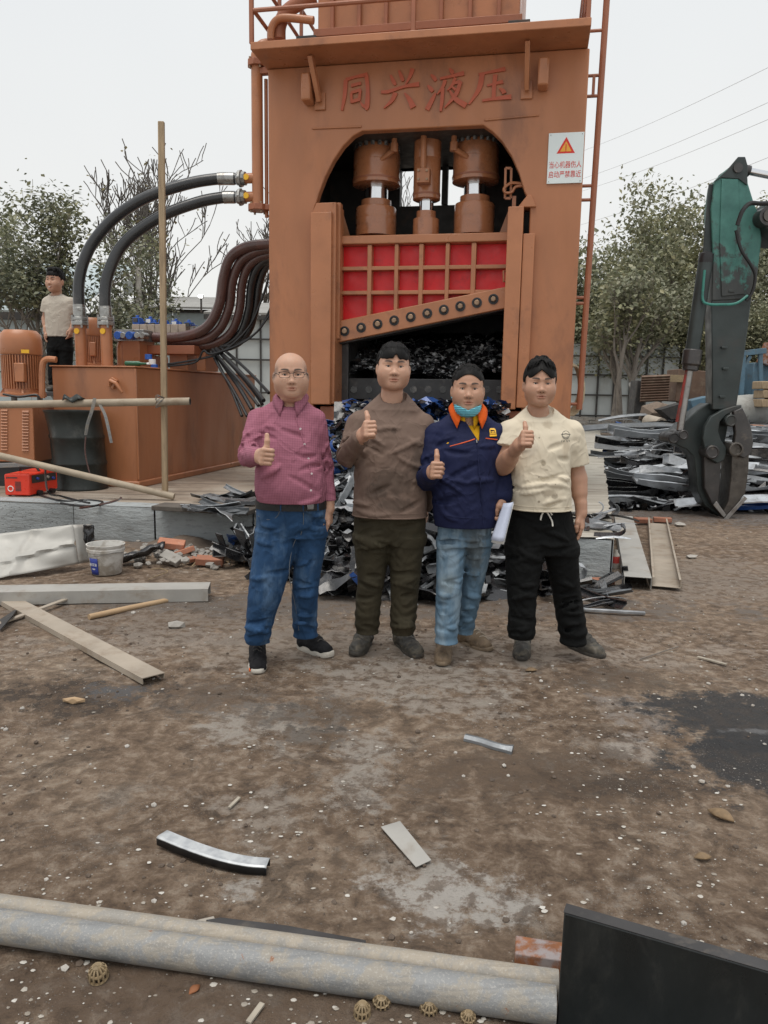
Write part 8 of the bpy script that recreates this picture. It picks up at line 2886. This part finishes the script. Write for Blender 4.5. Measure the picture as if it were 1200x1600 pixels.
# ------------------------------------------------------------ the five men
SK = (.50, .305, .215)
SKIN1 = skin_mat('skin_light', (.47, .275, .19), .75)
SKIN2 = skin_mat('skin_young', (.47, .27, .185))
SKIN3 = skin_mat('skin_tanned', (.43, .24, .16))
GROUP = 'men giving a thumbs-up before the press'
def plaid(n, co, col):
 s = n.sep(n.mapping(co, rot=(0, .06, 0)))
 a = n.math('SINE', n.math('MULTIPLY', s[0], 2 * math.pi / .0085))
 c = n.math('SINE', n.math('MULTIPLY', s[2], 2 * math.pi / .0085))
 k = n.math('ADD', n.step(a, -.2, .5, 0, .5), n.step(c, -.2, .5, 0, .5))
 return n.mix(n.math('MULTIPLY', k, .55), col, (.10, .025, .05))
M['plaid'] = cloth('purple_check_shirt', (.35, .135, .185), .08, 8, extra=plaid)
def denim(n, co, col):
 f = n.noise(n.mapping(co, (1, 1, .35)), 9, 6, .65)
 return n.mix(n.math('MULTIPLY', n.step(f, .48, .70), .38), col, (.15, .24, .36))
M['denim'] = cloth('dark_blue_denim', (.022, .060, .135), .22, 14, extra=denim, bump=.2)
def denim2(n, co, col):
 f = n.noise(n.mapping(co, (1, 1, .35)), 10, 6, .65)
 return n.mix(n.math('MULTIPLY', n.step(f, .46, .68), .5), col, (.30, .38, .44))
thigh_shade, pB, hem_shade = P(745, 870, 4.0), P(700, 915, 4.0), P(745, 835, 4.0)  # right thigh patches paint in the jacket's shade; the other is a stain
M['denim_pale'] = cloth('worn_light_denim', (.105, .175, .245), .2, 12, ((thigh_shade, .06, .16, (.085, .095, .095), .75), (pB, .05, .07, (.17, .20, .20), .6), (hem_shade, .10, .07, (.075, .09, .10), .7)), extra=denim2, bump=.2)
M['tee_brown'] = cloth('grey_brown_shirt', (.165, .115, .092), .08, 7, tuple((P(u, v, 4.0), rx, rz, c, am) for u, v, rx, rz, c, am in ((616, 674, .02, .022, (.06, .042, .034), .6), (612, 755, .13, .09, (.075, .056, .045), .6), (655, 730, .05, .14, (.08, .06, .048), .55), (585, 770, .07, .05, (.07, .052, .042), .5), (618, 790, .12, .04, (.07, .055, .045), .5))))
M['khaki'] = cloth('dark_olive_trousers', (.040, .034, .021), .25, 7, dirt=(.075, .060, .040), dscale=5, damt=.6, bump=.16)
M['navy'] = cloth('navy_work_jacket', (.011, .015, .050), .18, 9, rough=.75)
M['black_cloth'] = cloth('black_trousers', (.0055, .006, .0062), .25, 9, dirt=(.03, .028, .026), dlo=.6, dhi=.8, damt=.5, rough=.9)
M['cream'] = cloth('stained_cream_tee', (.60, .535, .42), .05, 6, tuple((P(u, v, 4.0), rx, rz, c, am) for u, v, rx, rz, c, am in ((850, 724, .016, .018, (.24, .20, .14), .75), (843, 746, .006, .007, (.18, .15, .11), .8), (858, 771, .045, .022, (.22, .175, .125), .6), (866, 776, .02, .016, (.16, .13, .095), .6), (842, 784, .008, .008, (.2, .165, .12), .8), (862, 665, .03, .03, (.40, .33, .24), .55), (830, 700, .06, .05, (.50, .45, .37), .5), (855, 735, .012, .004, (.18, .15, .11), .7), (846, 685, .004, .005, (.2, .17, .12), .8), (890, 700, .03, .06, (.45, .37, .27), .5), (868, 757, .004, .004, (.2, .17, .12), .8))), dirt=(.46, .39, .29), dscale=5, damt=.45)
M['yellow_cloth'] = cloth('yellow_polo', (.62, .33, .012), .08, 9)
M['orange_cloth'] = cloth('orange_collar_cloth', (.72, .115, .015), .06, 9)
M['grey_tee'] = cloth('pale_grey_tee', (.45, .41, .35), .08, 6, dirt=(.32, .27, .22), damt=.5)
M['mask_blue'] = cloth('pale_blue_mask', (.16, .50, .62), .05, 9, bump=.05)
M['leather'] = mk('black_leather', (.007, .007, .008), .6, 0, .2, 30, None, bump=.15, bscale=150, bdist=.001)
M['buckle'] = mk('buckle', (.22, .22, .22), .35, 1., .05, 9)
M['shoe_black'] = cloth('black_knit_shoe', (.014, .014, .016), .3, 40)
M['sole_white'] = mk('off_white_sole', (.55, .52, .46), .6, 0, .1, 20, (.30, .25, .19), 20, .5, .7, .6)
M['sole_dark'] = mk('worn_dark_sole', (.045, .040, .034), .7, 0, .2, 20, (.16, .125, .09), 18, .48, .68, .7)
M['boot'] = mk('dusty_dark_boot', (.045, .042, .036), .65, 0, .2, 14, (.135, .115, .085), 14, .45, .65, .8, .2, 80)
M['boot_tan'] = mk('dusty_tan_shoe', (.19, .135, .085), .75, 0, .25, 25, (.075, .055, .04), 26, .48, .66, .7, .3, 80)
M['sole_tan'] = mk('dusty_tan_sole', (.22, .165, .11), .8, 0, .2, 20, (.11, .08, .055), 20, .5, .7, .6)
M['lace'] = mk('shoe_lace', (.07, .065, .06), .8, 0, .2, 40)
M['lace_pale'] = mk('pale_shoe_lace', (.42, .36, .28), .8, 0, .2, 40)
M['white_cord'] = mk('white_cotton_cord', (.72, .70, .64), .8, 0, .06, 40)
M['button'] = mk('pale_button', (.62, .55, .56), .35)
M['thread_orange'] = mk('orange_piping', (.70, .10, .02), .6)
M['thread_grey'] = mk('grey_print', (.10, .10, .09), .7)
M['seam_tan'] = mk('denim_seam_thread', (.16, .17, .18), .8)
# ---- man 1: purple check shirt
m1 = build_person(dict(
 Y=4.05, label='bald man in glasses, purple checked shirt and blue jeans, thumb up', group=GROUP, skin=SKIN1, seed=2,
 head=dict(u=454.5, v=587, yaw=9, pitch=-2, roll=-1, s=(1.07, 1.02, .98), fat=.007, jaw=.006, hair=None, nose=.99, lid=.0043),
 neck_v=627, neckline=(.058, .9, -.012), torso=[(646, 424, 484, .085, .03), (662, 410, 494, .105, .01), (690, 404, 500, .125, -.01), (728, 400, 505, .142, -.03), (758, 399, 509, .152, -.04), (776, 400, 509, .150, -.035), (784, 404, 506, .140, -.03)],
 sleeve=(.064, .054, .046), wr=.0048, wf=46, calm=.22, folds=(((412, 755, -.1), .1, .5), ((500, 770, -.1), .1, .5)),
 arms=[dict(S=(403, 656, .0), E=(389, 712, -.13), W=(405.5, 713, -.36), kind='fist', up=(.12, 0, 1), r=(.048, .042, .029), s=1.02, sleeve=(.063, .053, .042), cuff=.93),
          dict(S=(492, 656, .02), E=(506, 732, .05), W=(514, 793, .02), kind='hang', dir=(-.02, -.05, -1), thumb=(-.2, -1, 0), r=(.046, .040, .027), sleeve=(.062, .050, .041), cuff=.97)],
 hips=[(778, 402, 508, .132, -.02), (795, 401, 509, .130, -.015), (820, 401, 510, .128, .0), (836, 403, 510, .115, .01)],
 legs=[[(828, 401, 464, .0), (860, 396, 462, -.02), (900, 391, 450, -.04), (930, 388, 441, -.06), (965, 385, 429, -.05), (990, 383, 423, -.04), (1004, 383, 421, -.03)],
          [(828, 458, 511, .02), (860, 461, 508, .02), (900, 458, 500, .03), (930, 456, 497, .04), (965, 457, 495, .08), (985, 458, 496, .10), (994, 460, 496, .11)]],
 shoes=[((402, 1020), (403, 1054)), ((468, 1010), (519, 1028))], hem=.008,
 shoe=[dict(upper=M['shoe_black'], sole=M['sole_white'], laces=M['lace'], tall=.12), dict(upper=M['shoe_black'], sole=M['sole_white'], laces=M['lace'], tall=.115, sole_t=.034)],
 top_name='shirt', top_mat=M['plaid'], leg_name='jeans', leg_mat=M['denim']))
shirt_collar(m1, M['plaid'], 'collar', .066, .094, .026, .045, .36, c=m1['neck'] + Vector((0, -.006, .010)), spread=.010)
ctr = on_front(m1, [(461, 648), (465, 662), (470, 676), (476, 695), (481, 716), (485, 740), (487, 762), (487, 778)], .0015)
sub_tube(m1, spline(ctr, 4), .0022, M['plaid'], 'placket_edge', m1['top'])
for p in on_front(m1, [(469.5, 670), (476, 694), (482, 716.5), (487, 740), (486, 766)], .002):
 b = B().cyl(p - m1['org'], p - m1['org'] + Vector((0, -.0025, 0)), .0056, n=12)
 o = b.build('button', M['button'])
 o.parent = m1['top']
def belt(R, v, uL, uR, ry, yo, h, mat):
 L_, R2 = R['pt'](uL, v, yo), R['pt'](uR, v, yo)
 c = (L_ + R2) / 2
 rx = (R2.x - L_.x) / 2
 b = B()
 n = 56
 for i in range(n):
  a = 2 * math.pi * i / n
  e = 2 / 2.3
  x = math.copysign(abs(math.cos(a)) ** e, math.cos(a)) * rx
  y = math.copysign(abs(math.sin(a)) ** e, math.sin(a)) * ry
  for z in (-h / 2, h / 2): b.V.append(tuple(c + Vector((x, y, z)) - R['org']))
 for i in range(n): b.F.append((2 * i, 2 * ((i + 1) % n), 2 * ((i + 1) % n) + 1, 2 * i + 1))
 o = b.build('belt', mat, solid=.005, sharp=None)
 o.parent = R['man']
 return c, rx, ry
c, rx, ry = belt(m1, 787, 400.5, 509.5, .137, -.018, .042, M['leather'])
o = B().box(c - m1['org'] + Vector((.115, -ry * .86 - .010, .004)), (.036, .006, .030), Matrix.Rotation(.35, 3, 'Z')).build('buckle', M['buckle'], bevel=.003)
o.parent = m1['man']
# glasses
def glasses(R):
 hl = R['hl']
 b = B()
 for s in (-1, 1):
  pts = []
  for i in range(25):
   a = 2 * math.pi * i / 24
   x = math.copysign(abs(math.cos(a)) ** .6, math.cos(a)) * .0255
   z = math.copysign(abs(math.sin(a)) ** .6, math.sin(a)) * .0150
   pts.append(hl((s * .0335 + x, -.108 + .006 * abs(s * .0335 + x) / .05, z - .002)) - R['org'])
  b.tube(pts, .0013, 5, cap=False)
  tp = [pts[0 if s > 0 else 12], hl((s * .073, -.088, .008)) - R['org'], hl((s * .080, -.03, .004)) - R['org'], hl((s * .081, .012, .002)) - R['org']]
  b.tube(tp, .0014, 5)
  top = [hl((s * .009, -.107, .012)) - R['org'], hl((s * .034, -.106, .0135)) - R['org'], hl((s * .062, -.102, .010)) - R['org']]
  b.tube(top, .0019, 5)
 b.tube([hl((-.010, -.108, .004)) - R['org'], hl((0, -.110, .007)) - R['org'], hl((.010, -.108, .004)) - R['org']], .0013, 5)
 o = b.build('glasses', M['leather'])
 o.parent = R['man']
 n = NT('spectacle_lens')
 n.set((1, 1, 1), .03)
 n.b.inputs['Transmission Weight'].default_value = 1
 n.b.inputs['IOR'].default_value = 1.02
 for s in (-1, 1):
  pts = []
  for i in range(24):
   a = 2 * math.pi * i / 24
   x = math.copysign(abs(math.cos(a)) ** .6, math.cos(a)) * .0250
   z = math.copysign(abs(math.sin(a)) ** .6, math.sin(a)) * .0146
   pts.append(hl((s * .0335 + x, -.108 + .006 * abs(s * .0335 + x) / .05, z - .002)) - R['org'])
  l = B()
  l.V = [tuple(p) for p in pts]
  l.F = [tuple(range(24))]
  lo_ = l.build('lens', n.m, sharp=None)
  lo_.parent = o
glasses(m1)
# jeans details: fly seam, pocket stitching, belt loops
for us in ([(474, 800), (474, 818), (470, 836)], [(403, 806), (418, 812), (432, 808), (438, 796)], [(464, 838), (456, 860), (452, 900), (462, 950), (467, 985)]):
 sub_tube(m1, spline(on_front(m1, us, .0005, 'fp'), 4), .0016, M['seam_tan'], 'seam', m1['pants'], 5)
for us in ([(439, 786), (439, 798)], [(497, 786), (497, 798)], [(474, 788), (475, 800)]):
 pts = [p + Vector((0, -.006, 0)) for p in on_front(m1, us, .004, 'fp')]
 sub_tube(m1, pts, .005, M['denim'], 'belt_loop', m1['pants'], 6, flat=.5)
# flash of orange on the near trainer
q = G(398, 1049)
b = B().tube([q + Vector((x, -.006 - .03 * (1 - (x / .05) ** 2) * 0, z)) - m1['org'] for x, z in ((-.028, .012), (-.014, .014), (0, .012))], .011, 6, flat=.6)
o = b.build('toe_flash', M['orange_cloth'])
o.parent = m1['man']
# ---- man 2: grey-brown long-sleeved shirt
m2 = build_person(dict(
 Y=4.17, label='young man with a black fringe, grey brown stained shirt and olive trousers, thumb up', group=GROUP, skin=SKIN2, seed=5,
 head=dict(u=615, v=574.7, yaw=3, pitch=-3, roll=2, s=(1.05, 1.02, .98), fat=.005, jaw=.004, hair='fringe', lid=.0043),
 neck_v=619, neckline=(.070, .62, -.012), torso=[(642, 583, 645, .085, .03), (658, 566, 660, .105, .01), (690, 557, 667, .122, -.01), (725, 555, 665, .128, -.015), (765, 553, 666, .133, -.02), (806, 551, 667, .138, -.02)],
 sleeve=(.070, .060, .052), wr=.0058, wf=36, calm=.25, folds=(((565, 715, -.1), .09, .9), ((600, 740, -.12), .16, .5)),
 arms=[dict(S=(560, 662, .0), E=(543, 712, -.06), W=(565.5, 681, -.29), kind='fist', up=(.02, .1, 1), r=(.048, .042, .029), s=1.03, sleeve=(.069, .056, .046), cuff=.88),
          dict(S=(661, 664, .03), E=(667, 730, .10), W=(664, 790, .12), kind='hang', dir=(0, .02, -1), thumb=(-.2, -1, 0), sleeve=(.068, .056, .046))],
 hips=[(798, 554, 664, .125, .0), (820, 553, 665, .125, .0), (846, 554, 664, .115, .01)],
 legs=[[(836, 552, 612, .0), (870, 555, 606, .0), (905, 559, 601, .0), (940, 556, 595, .01), (968, 554, 593, .02), (988, 556, 592, .03)],
          [(836, 604, 666, .0), (870, 608, 660, .0), (905, 610, 656, .0), (940, 611, 652, .0), (968, 609, 650, .01), (990, 612, 647, .02)]],
 shoes=[((574, 1003), (553, 1028)), ((622, 1005), (656, 1032))], hem=.009,
 shoe=[dict(upper=M['boot'], sole=M['sole_dark'], laces=M['lace'], tall=.15, width=.049), dict(upper=M['boot'], sole=M['sole_dark'], laces=M['lace'], tall=.15, width=.049)],
 top_name='long_sleeved_shirt', top_mat=M['tee_brown'], leg_name='trousers', leg_mat=M['khaki']))
collar_ring(m2, .071, -.012, M['tee_brown'], 'neck_rib', 1.0, 1.05, .62, .0075)
zz = [R_ for R_ in ()]
def hem_band(R, dz, mat, name='hem', r=.004):
 S = np.array(sorted(R['TS']))
 z = R['zb'] + dz
 cx, cy, rx, ry = (float(np.interp(z, S[:, 0], S[:, i])) for i in (1, 2, 3, 4))
 pts = []
 for i in range(61):
  a = 2 * math.pi * i / 60
  e = 2 / 2.25
  pts.append(Vector((cx + math.copysign(abs(math.cos(a)) ** e, math.cos(a)) * (rx + .0005), cy + math.copysign(abs(math.sin(a)) ** e, math.sin(a)) * (ry + .0005), z)))
 return sub_tube(R, pts, r, mat, name, R['top'], 6, cap=False)
hem_band(m2, .006, M['tee_brown'], 'hem', .005)
hem_band(m2, .030, M['tee_brown'], 'hem_stitch', .0022)
# ---- man 3: navy jacket with orange collar
def jacket_cut(ft, pt):
 z0 = pt(744, 689).z
 z1 = pt(735, 640).z
 c0, c1 = pt(745, 689).x, pt(733, 640).x
 X, Y, Z = ft.ax[0].reshape(-1, 1, 1), ft.ax[1].reshape(1, -1, 1), ft.ax[2].reshape(1, 1, -1)
 t = np.clip((Z - z0) / (z1 - z0), -.2, 1.6)
 w = .0 + .064 * t
 cx = c0 + (c1 - c0) * t
 D = np.maximum(np.abs(X - cx) - w, Y - (4.15 - .015))
 D = np.maximum(D, z0 - Z)
 ft.F = np.maximum(ft.F, -D.astype(np.float32))
m3 = build_person(dict(
 Y=4.15, label='man in a navy jacket with orange collar, blue mask under his chin, thumb up', group=GROUP, skin=SKIN3, seed=8,
 head=dict(u=731, v=609, yaw=-3, pitch=-3, roll=0, s=(1.03, 1.02, 1.02), fat=.002, jaw=.002, hair='crop', smile=1.3, lid=.0043),
 neck_v=645, torso=[(664, 705, 757, .085, .03), (676, 690, 770, .105, .015), (705, 679, 779, .125, -.01), (750, 676, 779, .132, -.02), (790, 676, 778, .134, -.025), (812, 677, 777, .134, -.025), (822, 680, 774, .128, -.02)],
 sleeve=(.071, .062, .055), wr=.0055, wf=38, calm=.25, folds=(((700, 780, -.1), .16, .4),),
 arms=[dict(S=(680, 680, .0), E=(666, 748, -.06), W=(674.5, 738, -.30), kind='fist', up=(.04, .05, 1), r=(.048, .042, .029), s=1.0, sleeve=(.069, .058, .049), cuff=.90),
          dict(S=(776, 680, .02), E=(787, 738, .03), W=(786, 776, -.05), kind='grip', dir=(.05, -.25, -1), thumb=(-.25, -1, .1), sleeve=(.069, .060, .052), cuff=.93, s=.98)],
 hips=[(806, 684, 768, .120, .0), (830, 684, 767, .118, .0), (850, 685, 766, .108, .0)],
 legs=[[(842, 683, 730, -.01), (870, 682, 727, -.02), (905, 682, 723, -.04), (944, 681, 719, -.05), (975, 680, 716, -.06), (1002, 680, 715, -.07)],
          [(842, 724, 769, .02), (870, 724, 765, .03), (905, 722, 757, .05), (940, 717, 749, .07), (970, 714, 742, .09), (990, 714, 740, .10)]],
 shoes=[((695, 1011), (690, 1044)), ((718, 1002), (768, 1020))], hem=.007,
 shoe=[dict(upper=M['boot_tan'], sole=M['sole_tan'], laces=M['lace_pale'], tall=.10), dict(upper=M['boot_tan'], sole=M['sole_tan'], laces=M['lace_pale'], tall=.105)],
 pre_cut=jacket_cut, top_name='jacket', top_mat=M['navy'], leg_name='jeans', leg_mat=M['denim_pale']))
# yellow polo under the jacket
fy = Field((m3['neck'].x - .17, 4.15 - .16, m3['pt'](744, 712).z), (m3['neck'].x + .17, 4.15 + .2, m3['neck'].z + .06), .005)
fy.loft(m3['TS'], k=0, grow=-.016)
fy.cap(m3['arms'][0][0] - Vector((0, 0, .06)), m3['arms'][1][0] - Vector((0, 0, .06)), .045, .045, k=.04)
fy.cap(m3['neck'] + Vector((-.03, .01, -.03)), m3['neck'] + Vector((-.10, .01, -.06)), .036, .03, k=.03)
fy.cap(m3['neck'] + Vector((.03, .01, -.03)), m3['neck'] + Vector((.10, .01, -.06)), .036, .03, k=.03)
fy.half((m3['neck'].x - .155, 0, 0), (-1, 0, 0))
fy.half((m3['neck'].x + .155, 0, 0), (1, 0, 0))
cut_neck(fy, m3['neck'] + Vector((0, -.01, -.02)), .052, 1.1)
polo = m3['child']('polo_shirt', fy, M['yellow_cloth'])
o = shirt_collar(m3, M['yellow_cloth'], 'polo_collar', .063, .074, .016, .050, .30, c=m3['neck'] + Vector((0, -.010, .000)), spread=.004, tilt=.55)
o = shirt_collar(m3, M['orange_cloth'], 'collar', .072, .104, .028, .045, .50, c=m3['neck'] + Vector((0, -.004, .010)), spread=.016, tilt=.52)
sub_tube(m3, spline(on_front(m3, [(745, 690), (747, 715), (750, 750), (753, 785), (755, 818)], .002), 4), .0035, M['navy'], 'zip_flap', m3['top'])
sub_tube(m3, on_front(m3, [(744.5, 687), (745, 692)], .006), .004, M['buckle'], 'zip_pull', m3['top'])
for us in ([(703, 697.5), (716, 694), (730, 690), (742, 686)], [(759, 685), (768, 686), (777, 687)]):
 sub_tube(m3, spline(on_front(m3, us, .001), 4), .0032, M['thread_orange'], 'piping', m3['top'])
sub_tube(m3, spline(on_front(m3, [(684, 801), (700, 806), (725, 809), (745, 810), (765, 807)], .0005), 4), .0022, M['navy'], 'hem_seam', m3['top'])
# chest badge: a small house-like emblem over a bar
def badge(R, quads, mat, name):
 b = B()
 for q in quads:
  b.V += [tuple(p - R['org']) for p in on_front(R, q, .0035)]
  n = len(b.V)
  b.F.append(tuple(range(n - len(q), n)))
 o = b.build(name, mat, sharp=None, solid=.0015)
 o.parent = R['top']
badge(m3, [[(764.3, 671.5), (766, 669), (772, 669), (774.5, 671.5), (772, 672)], [(764.3, 672), (766.3, 672), (767, 676.5), (765, 676.5)], [(772.5, 672), (774.6, 672), (775, 676), (773, 676)], [(767.5, 674), (771.5, 673.5), (772.5, 676), (768, 676.5)], [(765, 677.2), (775.3, 676.6), (775.5, 678), (765.2, 678.6)], [(765, 679.5), (776, 678.8), (776.2, 681.4), (765.2, 682)]], M['yellow'], 'badge')
# mask pulled under the chin
fm = Field((-.09, -.13, -.165), (.09, .06, -.03), .0024)
fm.ell((0, -.040, -.088), (.070, .064, .058), k=0)
X, Y, Z = fm.ax[0].reshape(-1, 1, 1), fm.ax[1].reshape(1, -1, 1), fm.ax[2].reshape(1, 1, -1)
lo_z, hi_z = -.146 + .0 * X, -.110 + .45 * np.abs(X)
fm.F = np.maximum(fm.F, np.maximum((Z - hi_z) * .8, lo_z - Z).astype(np.float32))
fm.F = np.maximum(fm.F, (Y - .005 + 0 * X).astype(np.float32))
fm.F += (.0012 * np.sin(Z * 560) * (np.abs(fm.F) < .01)).astype(np.float32)
Vm, Qm = fm.mesh()
np_mesh('face_mask', Vm @ m3['HM'].T + np.array(m3['hc']), Qm, M['mask_blue'], m3['man'], m3['org'])
for s in (-1, 1):
 sub_tube(m3, spline([m3['hl'](p) for p in ((s * .064, -.035, -.075), (s * .074, -.012, -.05), (s * .083, .010, -.040), (s * .084, .030, -.02), (s * .082, .026, .012))], 4), .0016, M['mask_blue'], 'ear_loop', None, 5)
# the folded papers he holds
W = m3['arms'][1][2]
tl_, tr_, bl_, br_ = P(787, 786, 4.02), P(802, 784, 3.99), P(767, 843, 4.02), P(787, 846, 3.97)
b = B()
def pf_(u, v):
 p = (tl_.lerp(tr_, u)).lerp(bl_.lerp(br_, u), v)
 return p + Vector((0, -.022 * math.sin(math.pi * u), 0))
b.grid(pf_, 10, 8)
pa = b.build('paper_folder', M['paper'], org=tl_, sharp=60, solid=.003)
tag(pa, 'rolled pale blue papers held in the left hand of the man in navy', 'papers')
b = B()
b.grid(lambda u, v: (tl_.lerp(tr_, u)).lerp(bl_.lerp(br_, u), v * 1.04 + .0) + Vector((.006, .016 - .01 * math.sin(math.pi * u), -.01)), 8, 6)
o = b.build('back_sheet', M['label_white'], org=tl_, sharp=60, solid=.002)
o.location = (0, 0, 0)
o.parent = pa
# ---- man 4: cream tee
m4 = build_person(dict(
 Y=4.17, label='young man in a stained cream tee and black drawstring trousers, thumb up', group=GROUP, skin=SKIN3, seed=11,
 head=dict(u=843.5, v=600.5, yaw=-4, pitch=-2, roll=1, s=(1.02, 1.0, .97), fat=.001, jaw=.0, hair='curtain', lid=.0043),
 neck_v=641, neckline=(.072, .55, -.008), torso=[(660, 815, 873, .085, .03), (672, 800, 893, .108, .01), (700, 796, 893, .124, -.01), (735, 797, 890, .130, -.02), (765, 797, 891, .140, -.03), (795, 797, 892, .142, -.03)],
 sleeve=(.072, .070, .06), short=.78, wr=.0058, wf=36, calm=.25, folds=(((805, 760, -.1), .12, .6), ((880, 770, -.1), .1, .7)),
 arms=[dict(S=(796, 676, .0), E=(786, 729, -.07), W=(810.5, 696, -.30), kind='fist', up=(.10, .06, 1), r=(.050, .044, .029), s=1.0, sleeve=(.072, .076, .06), slen=.62),
          dict(S=(893, 676, .02), E=(902, 743, .04), W=(908.5, 800, .0), kind='hang', dir=(.03, -.08, -1), thumb=(-.35, -1, 0), r=(.050, .043, .028), sleeve=(.072, .074, .06), slen=.95)],
 hips=[(790, 800, 890, .125, -.01), (815, 794, 896, .125, .0), (845, 791, 902, .125, .0), (862, 793, 902, .115, .0)],
 legs=[[(852, 790, 852, -.01), (885, 790, 846, -.03), (920, 792, 839, -.04), (955, 795, 836, -.05), (980, 793, 837, -.05), (996, 794, 834, -.05)],
          [(852, 846, 903, .0), (885, 855, 904, .01), (920, 862, 906, .03), (955, 868, 912, .03), (985, 873, 917, .03), (1006, 877, 914, .03)]],
 shoes=[((817, 1004), (814, 1035)), ((890, 1010), (944, 1031))], hem=.011, pwr=.0068,
 shoe=[dict(upper=M['boot'], sole=M['sole_dark'], laces=M['lace'], tall=.11, width=.048), dict(upper=M['boot'], sole=M['sole_dark'], laces=M['lace'], tall=.12, width=.048)],
 top_name='tee_shirt', top_mat=M['cream'], leg_name='trousers', leg_mat=M['black_cloth']))
collar_ring(m4, .073, -.008, M['cream'], 'neck_rib', 1.0, 1.05, .55, .0075)
hem_band(m4, .006, M['cream'], 'hem', .005)
hem_band(m4, .028, M['cream'], 'hem_stitch', .002)
def cord(us, lift=.006): sub_tube(m4, spline(on_front(m4, us, lift, 'fp'), 5), .0042, M['white_cord'], 'drawstring', m4['pants'], 7)
cord([(849, 799), (846, 804), (844, 812), (845, 806), (848, 800)], .012)
cord([(850, 799), (854, 800), (858, 806), (862, 814), (863, 822)], .010)
cord([(851, 799), (858, 799), (862, 804)], .012)
# printed emblem: ring, cap line and a row of small letters
ring = [(884 + 5.6 * math.cos(a), 679.5 + 6.2 * math.sin(a)) for a in (i * 2 * math.pi / 24 for i in range(25))]
sub_tube(m4, on_front(m4, ring, .0006), .0018, M['thread_grey'], 'print', m4['top'], 5, cap=False)
sub_tube(m4, on_front(m4, [(877, 679), (884, 677.5), (891, 679)], .0006), .0020, M['thread_grey'], 'print', m4['top'], 5)
sub_tube(m4, on_front(m4, [(880, 682), (884, 684), (888, 682)], .0006), .0014, M['thread_grey'], 'print', m4['top'], 5)
for k, u in enumerate((877.5, 879.6, 881.7, 885, 887.2, 889.4)):
 sub_tube(m4, on_front(m4, [(u, 687.6), (u + .9, 690.6)] if k % 2 else [(u, 690.6), (u + .3, 687.6)], .0006), .0015, M['thread_grey'], 'print', m4['top'], 4)
# ---- man 5: on the platform behind the tank
YM = 11.1
pl_ = P(95, 600, YM)
k5 = PLZ
m5 = build_person(dict(
 Y=YM, label='smoking man in a pale grey tee standing behind the hydraulic tank', skin=SKIN3, seed=14, z=k5, org=(pl_.x, YM, k5), cloth_h=.009,
 head=dict(u=86, v=439, yaw=-12, pitch=0, roll=3, s=(1.32, 1.27, 1.30), hair='fluffy'),
 neck_v=460, neckline=(.07, .5, -.01), torso=[(464, 80, 104, .09, .03), (472, 72, 112, .11, .01), (490, 71, 113, .12, 0), (510, 72, 113, .125, 0), (527, 72, 114, .125, 0)],
 sleeve=(.075, .075, .06), short=.8, wr=.008, wf=20,
 arms=[dict(S=(74, 472, .0), E=(70, 497, .02), W=(71, 517, -.05), kind='hang', dir=(0, -.1, -1), thumb=(.2, -1, 0), left=False, slen=.8),
          dict(S=(110, 472, .0), E=(116, 496, .05), W=(112, 514, -.08), kind='hang', dir=(-.2, -.2, -1), thumb=(-.3, -1, 0), slen=.9)],
 hips=[(524, 75, 113, .12, 0), (540, 74, 113, .12, 0), (548, 75, 113, .11, 0)],
 legs=[[(543, 74, 95, 0), (565, 75, 94, 0), (590, 76, 93, 0), (602, 77, 93, 0)], [(543, 93, 114, 0), (565, 94, 113, 0), (590, 95, 112, 0), (602, 96, 112, 0)]],
 shoes=[(None, None), (None, None)], shoe=[{}, {}], top_name='tee_shirt', top_mat=M['grey_tee'], leg_name='trousers', leg_mat=M['black_cloth']))
for dx in (-.09, .09):
 b = B().box(Vector((pl_.x + dx, YM - .06, k5 + .035)) - m5['org'], (.09, .27, .07))
 o = b.build('shoe', M['boot'], bevel=.025)
 o.parent = m5['man']
q = m5['hl']((.004, m5['ym'], -.071))
cg = B().cyl((0, 0, 0), m5['HR'] @ Vector((.03, -.07, -.012)), .005, n=8)
o = cg.build('cigarette', M['label_white'], org=(0, 0, 0))
o.location = q
tag(o, 'white cigarette in the mouth of the man behind the tank', 'cigarette')
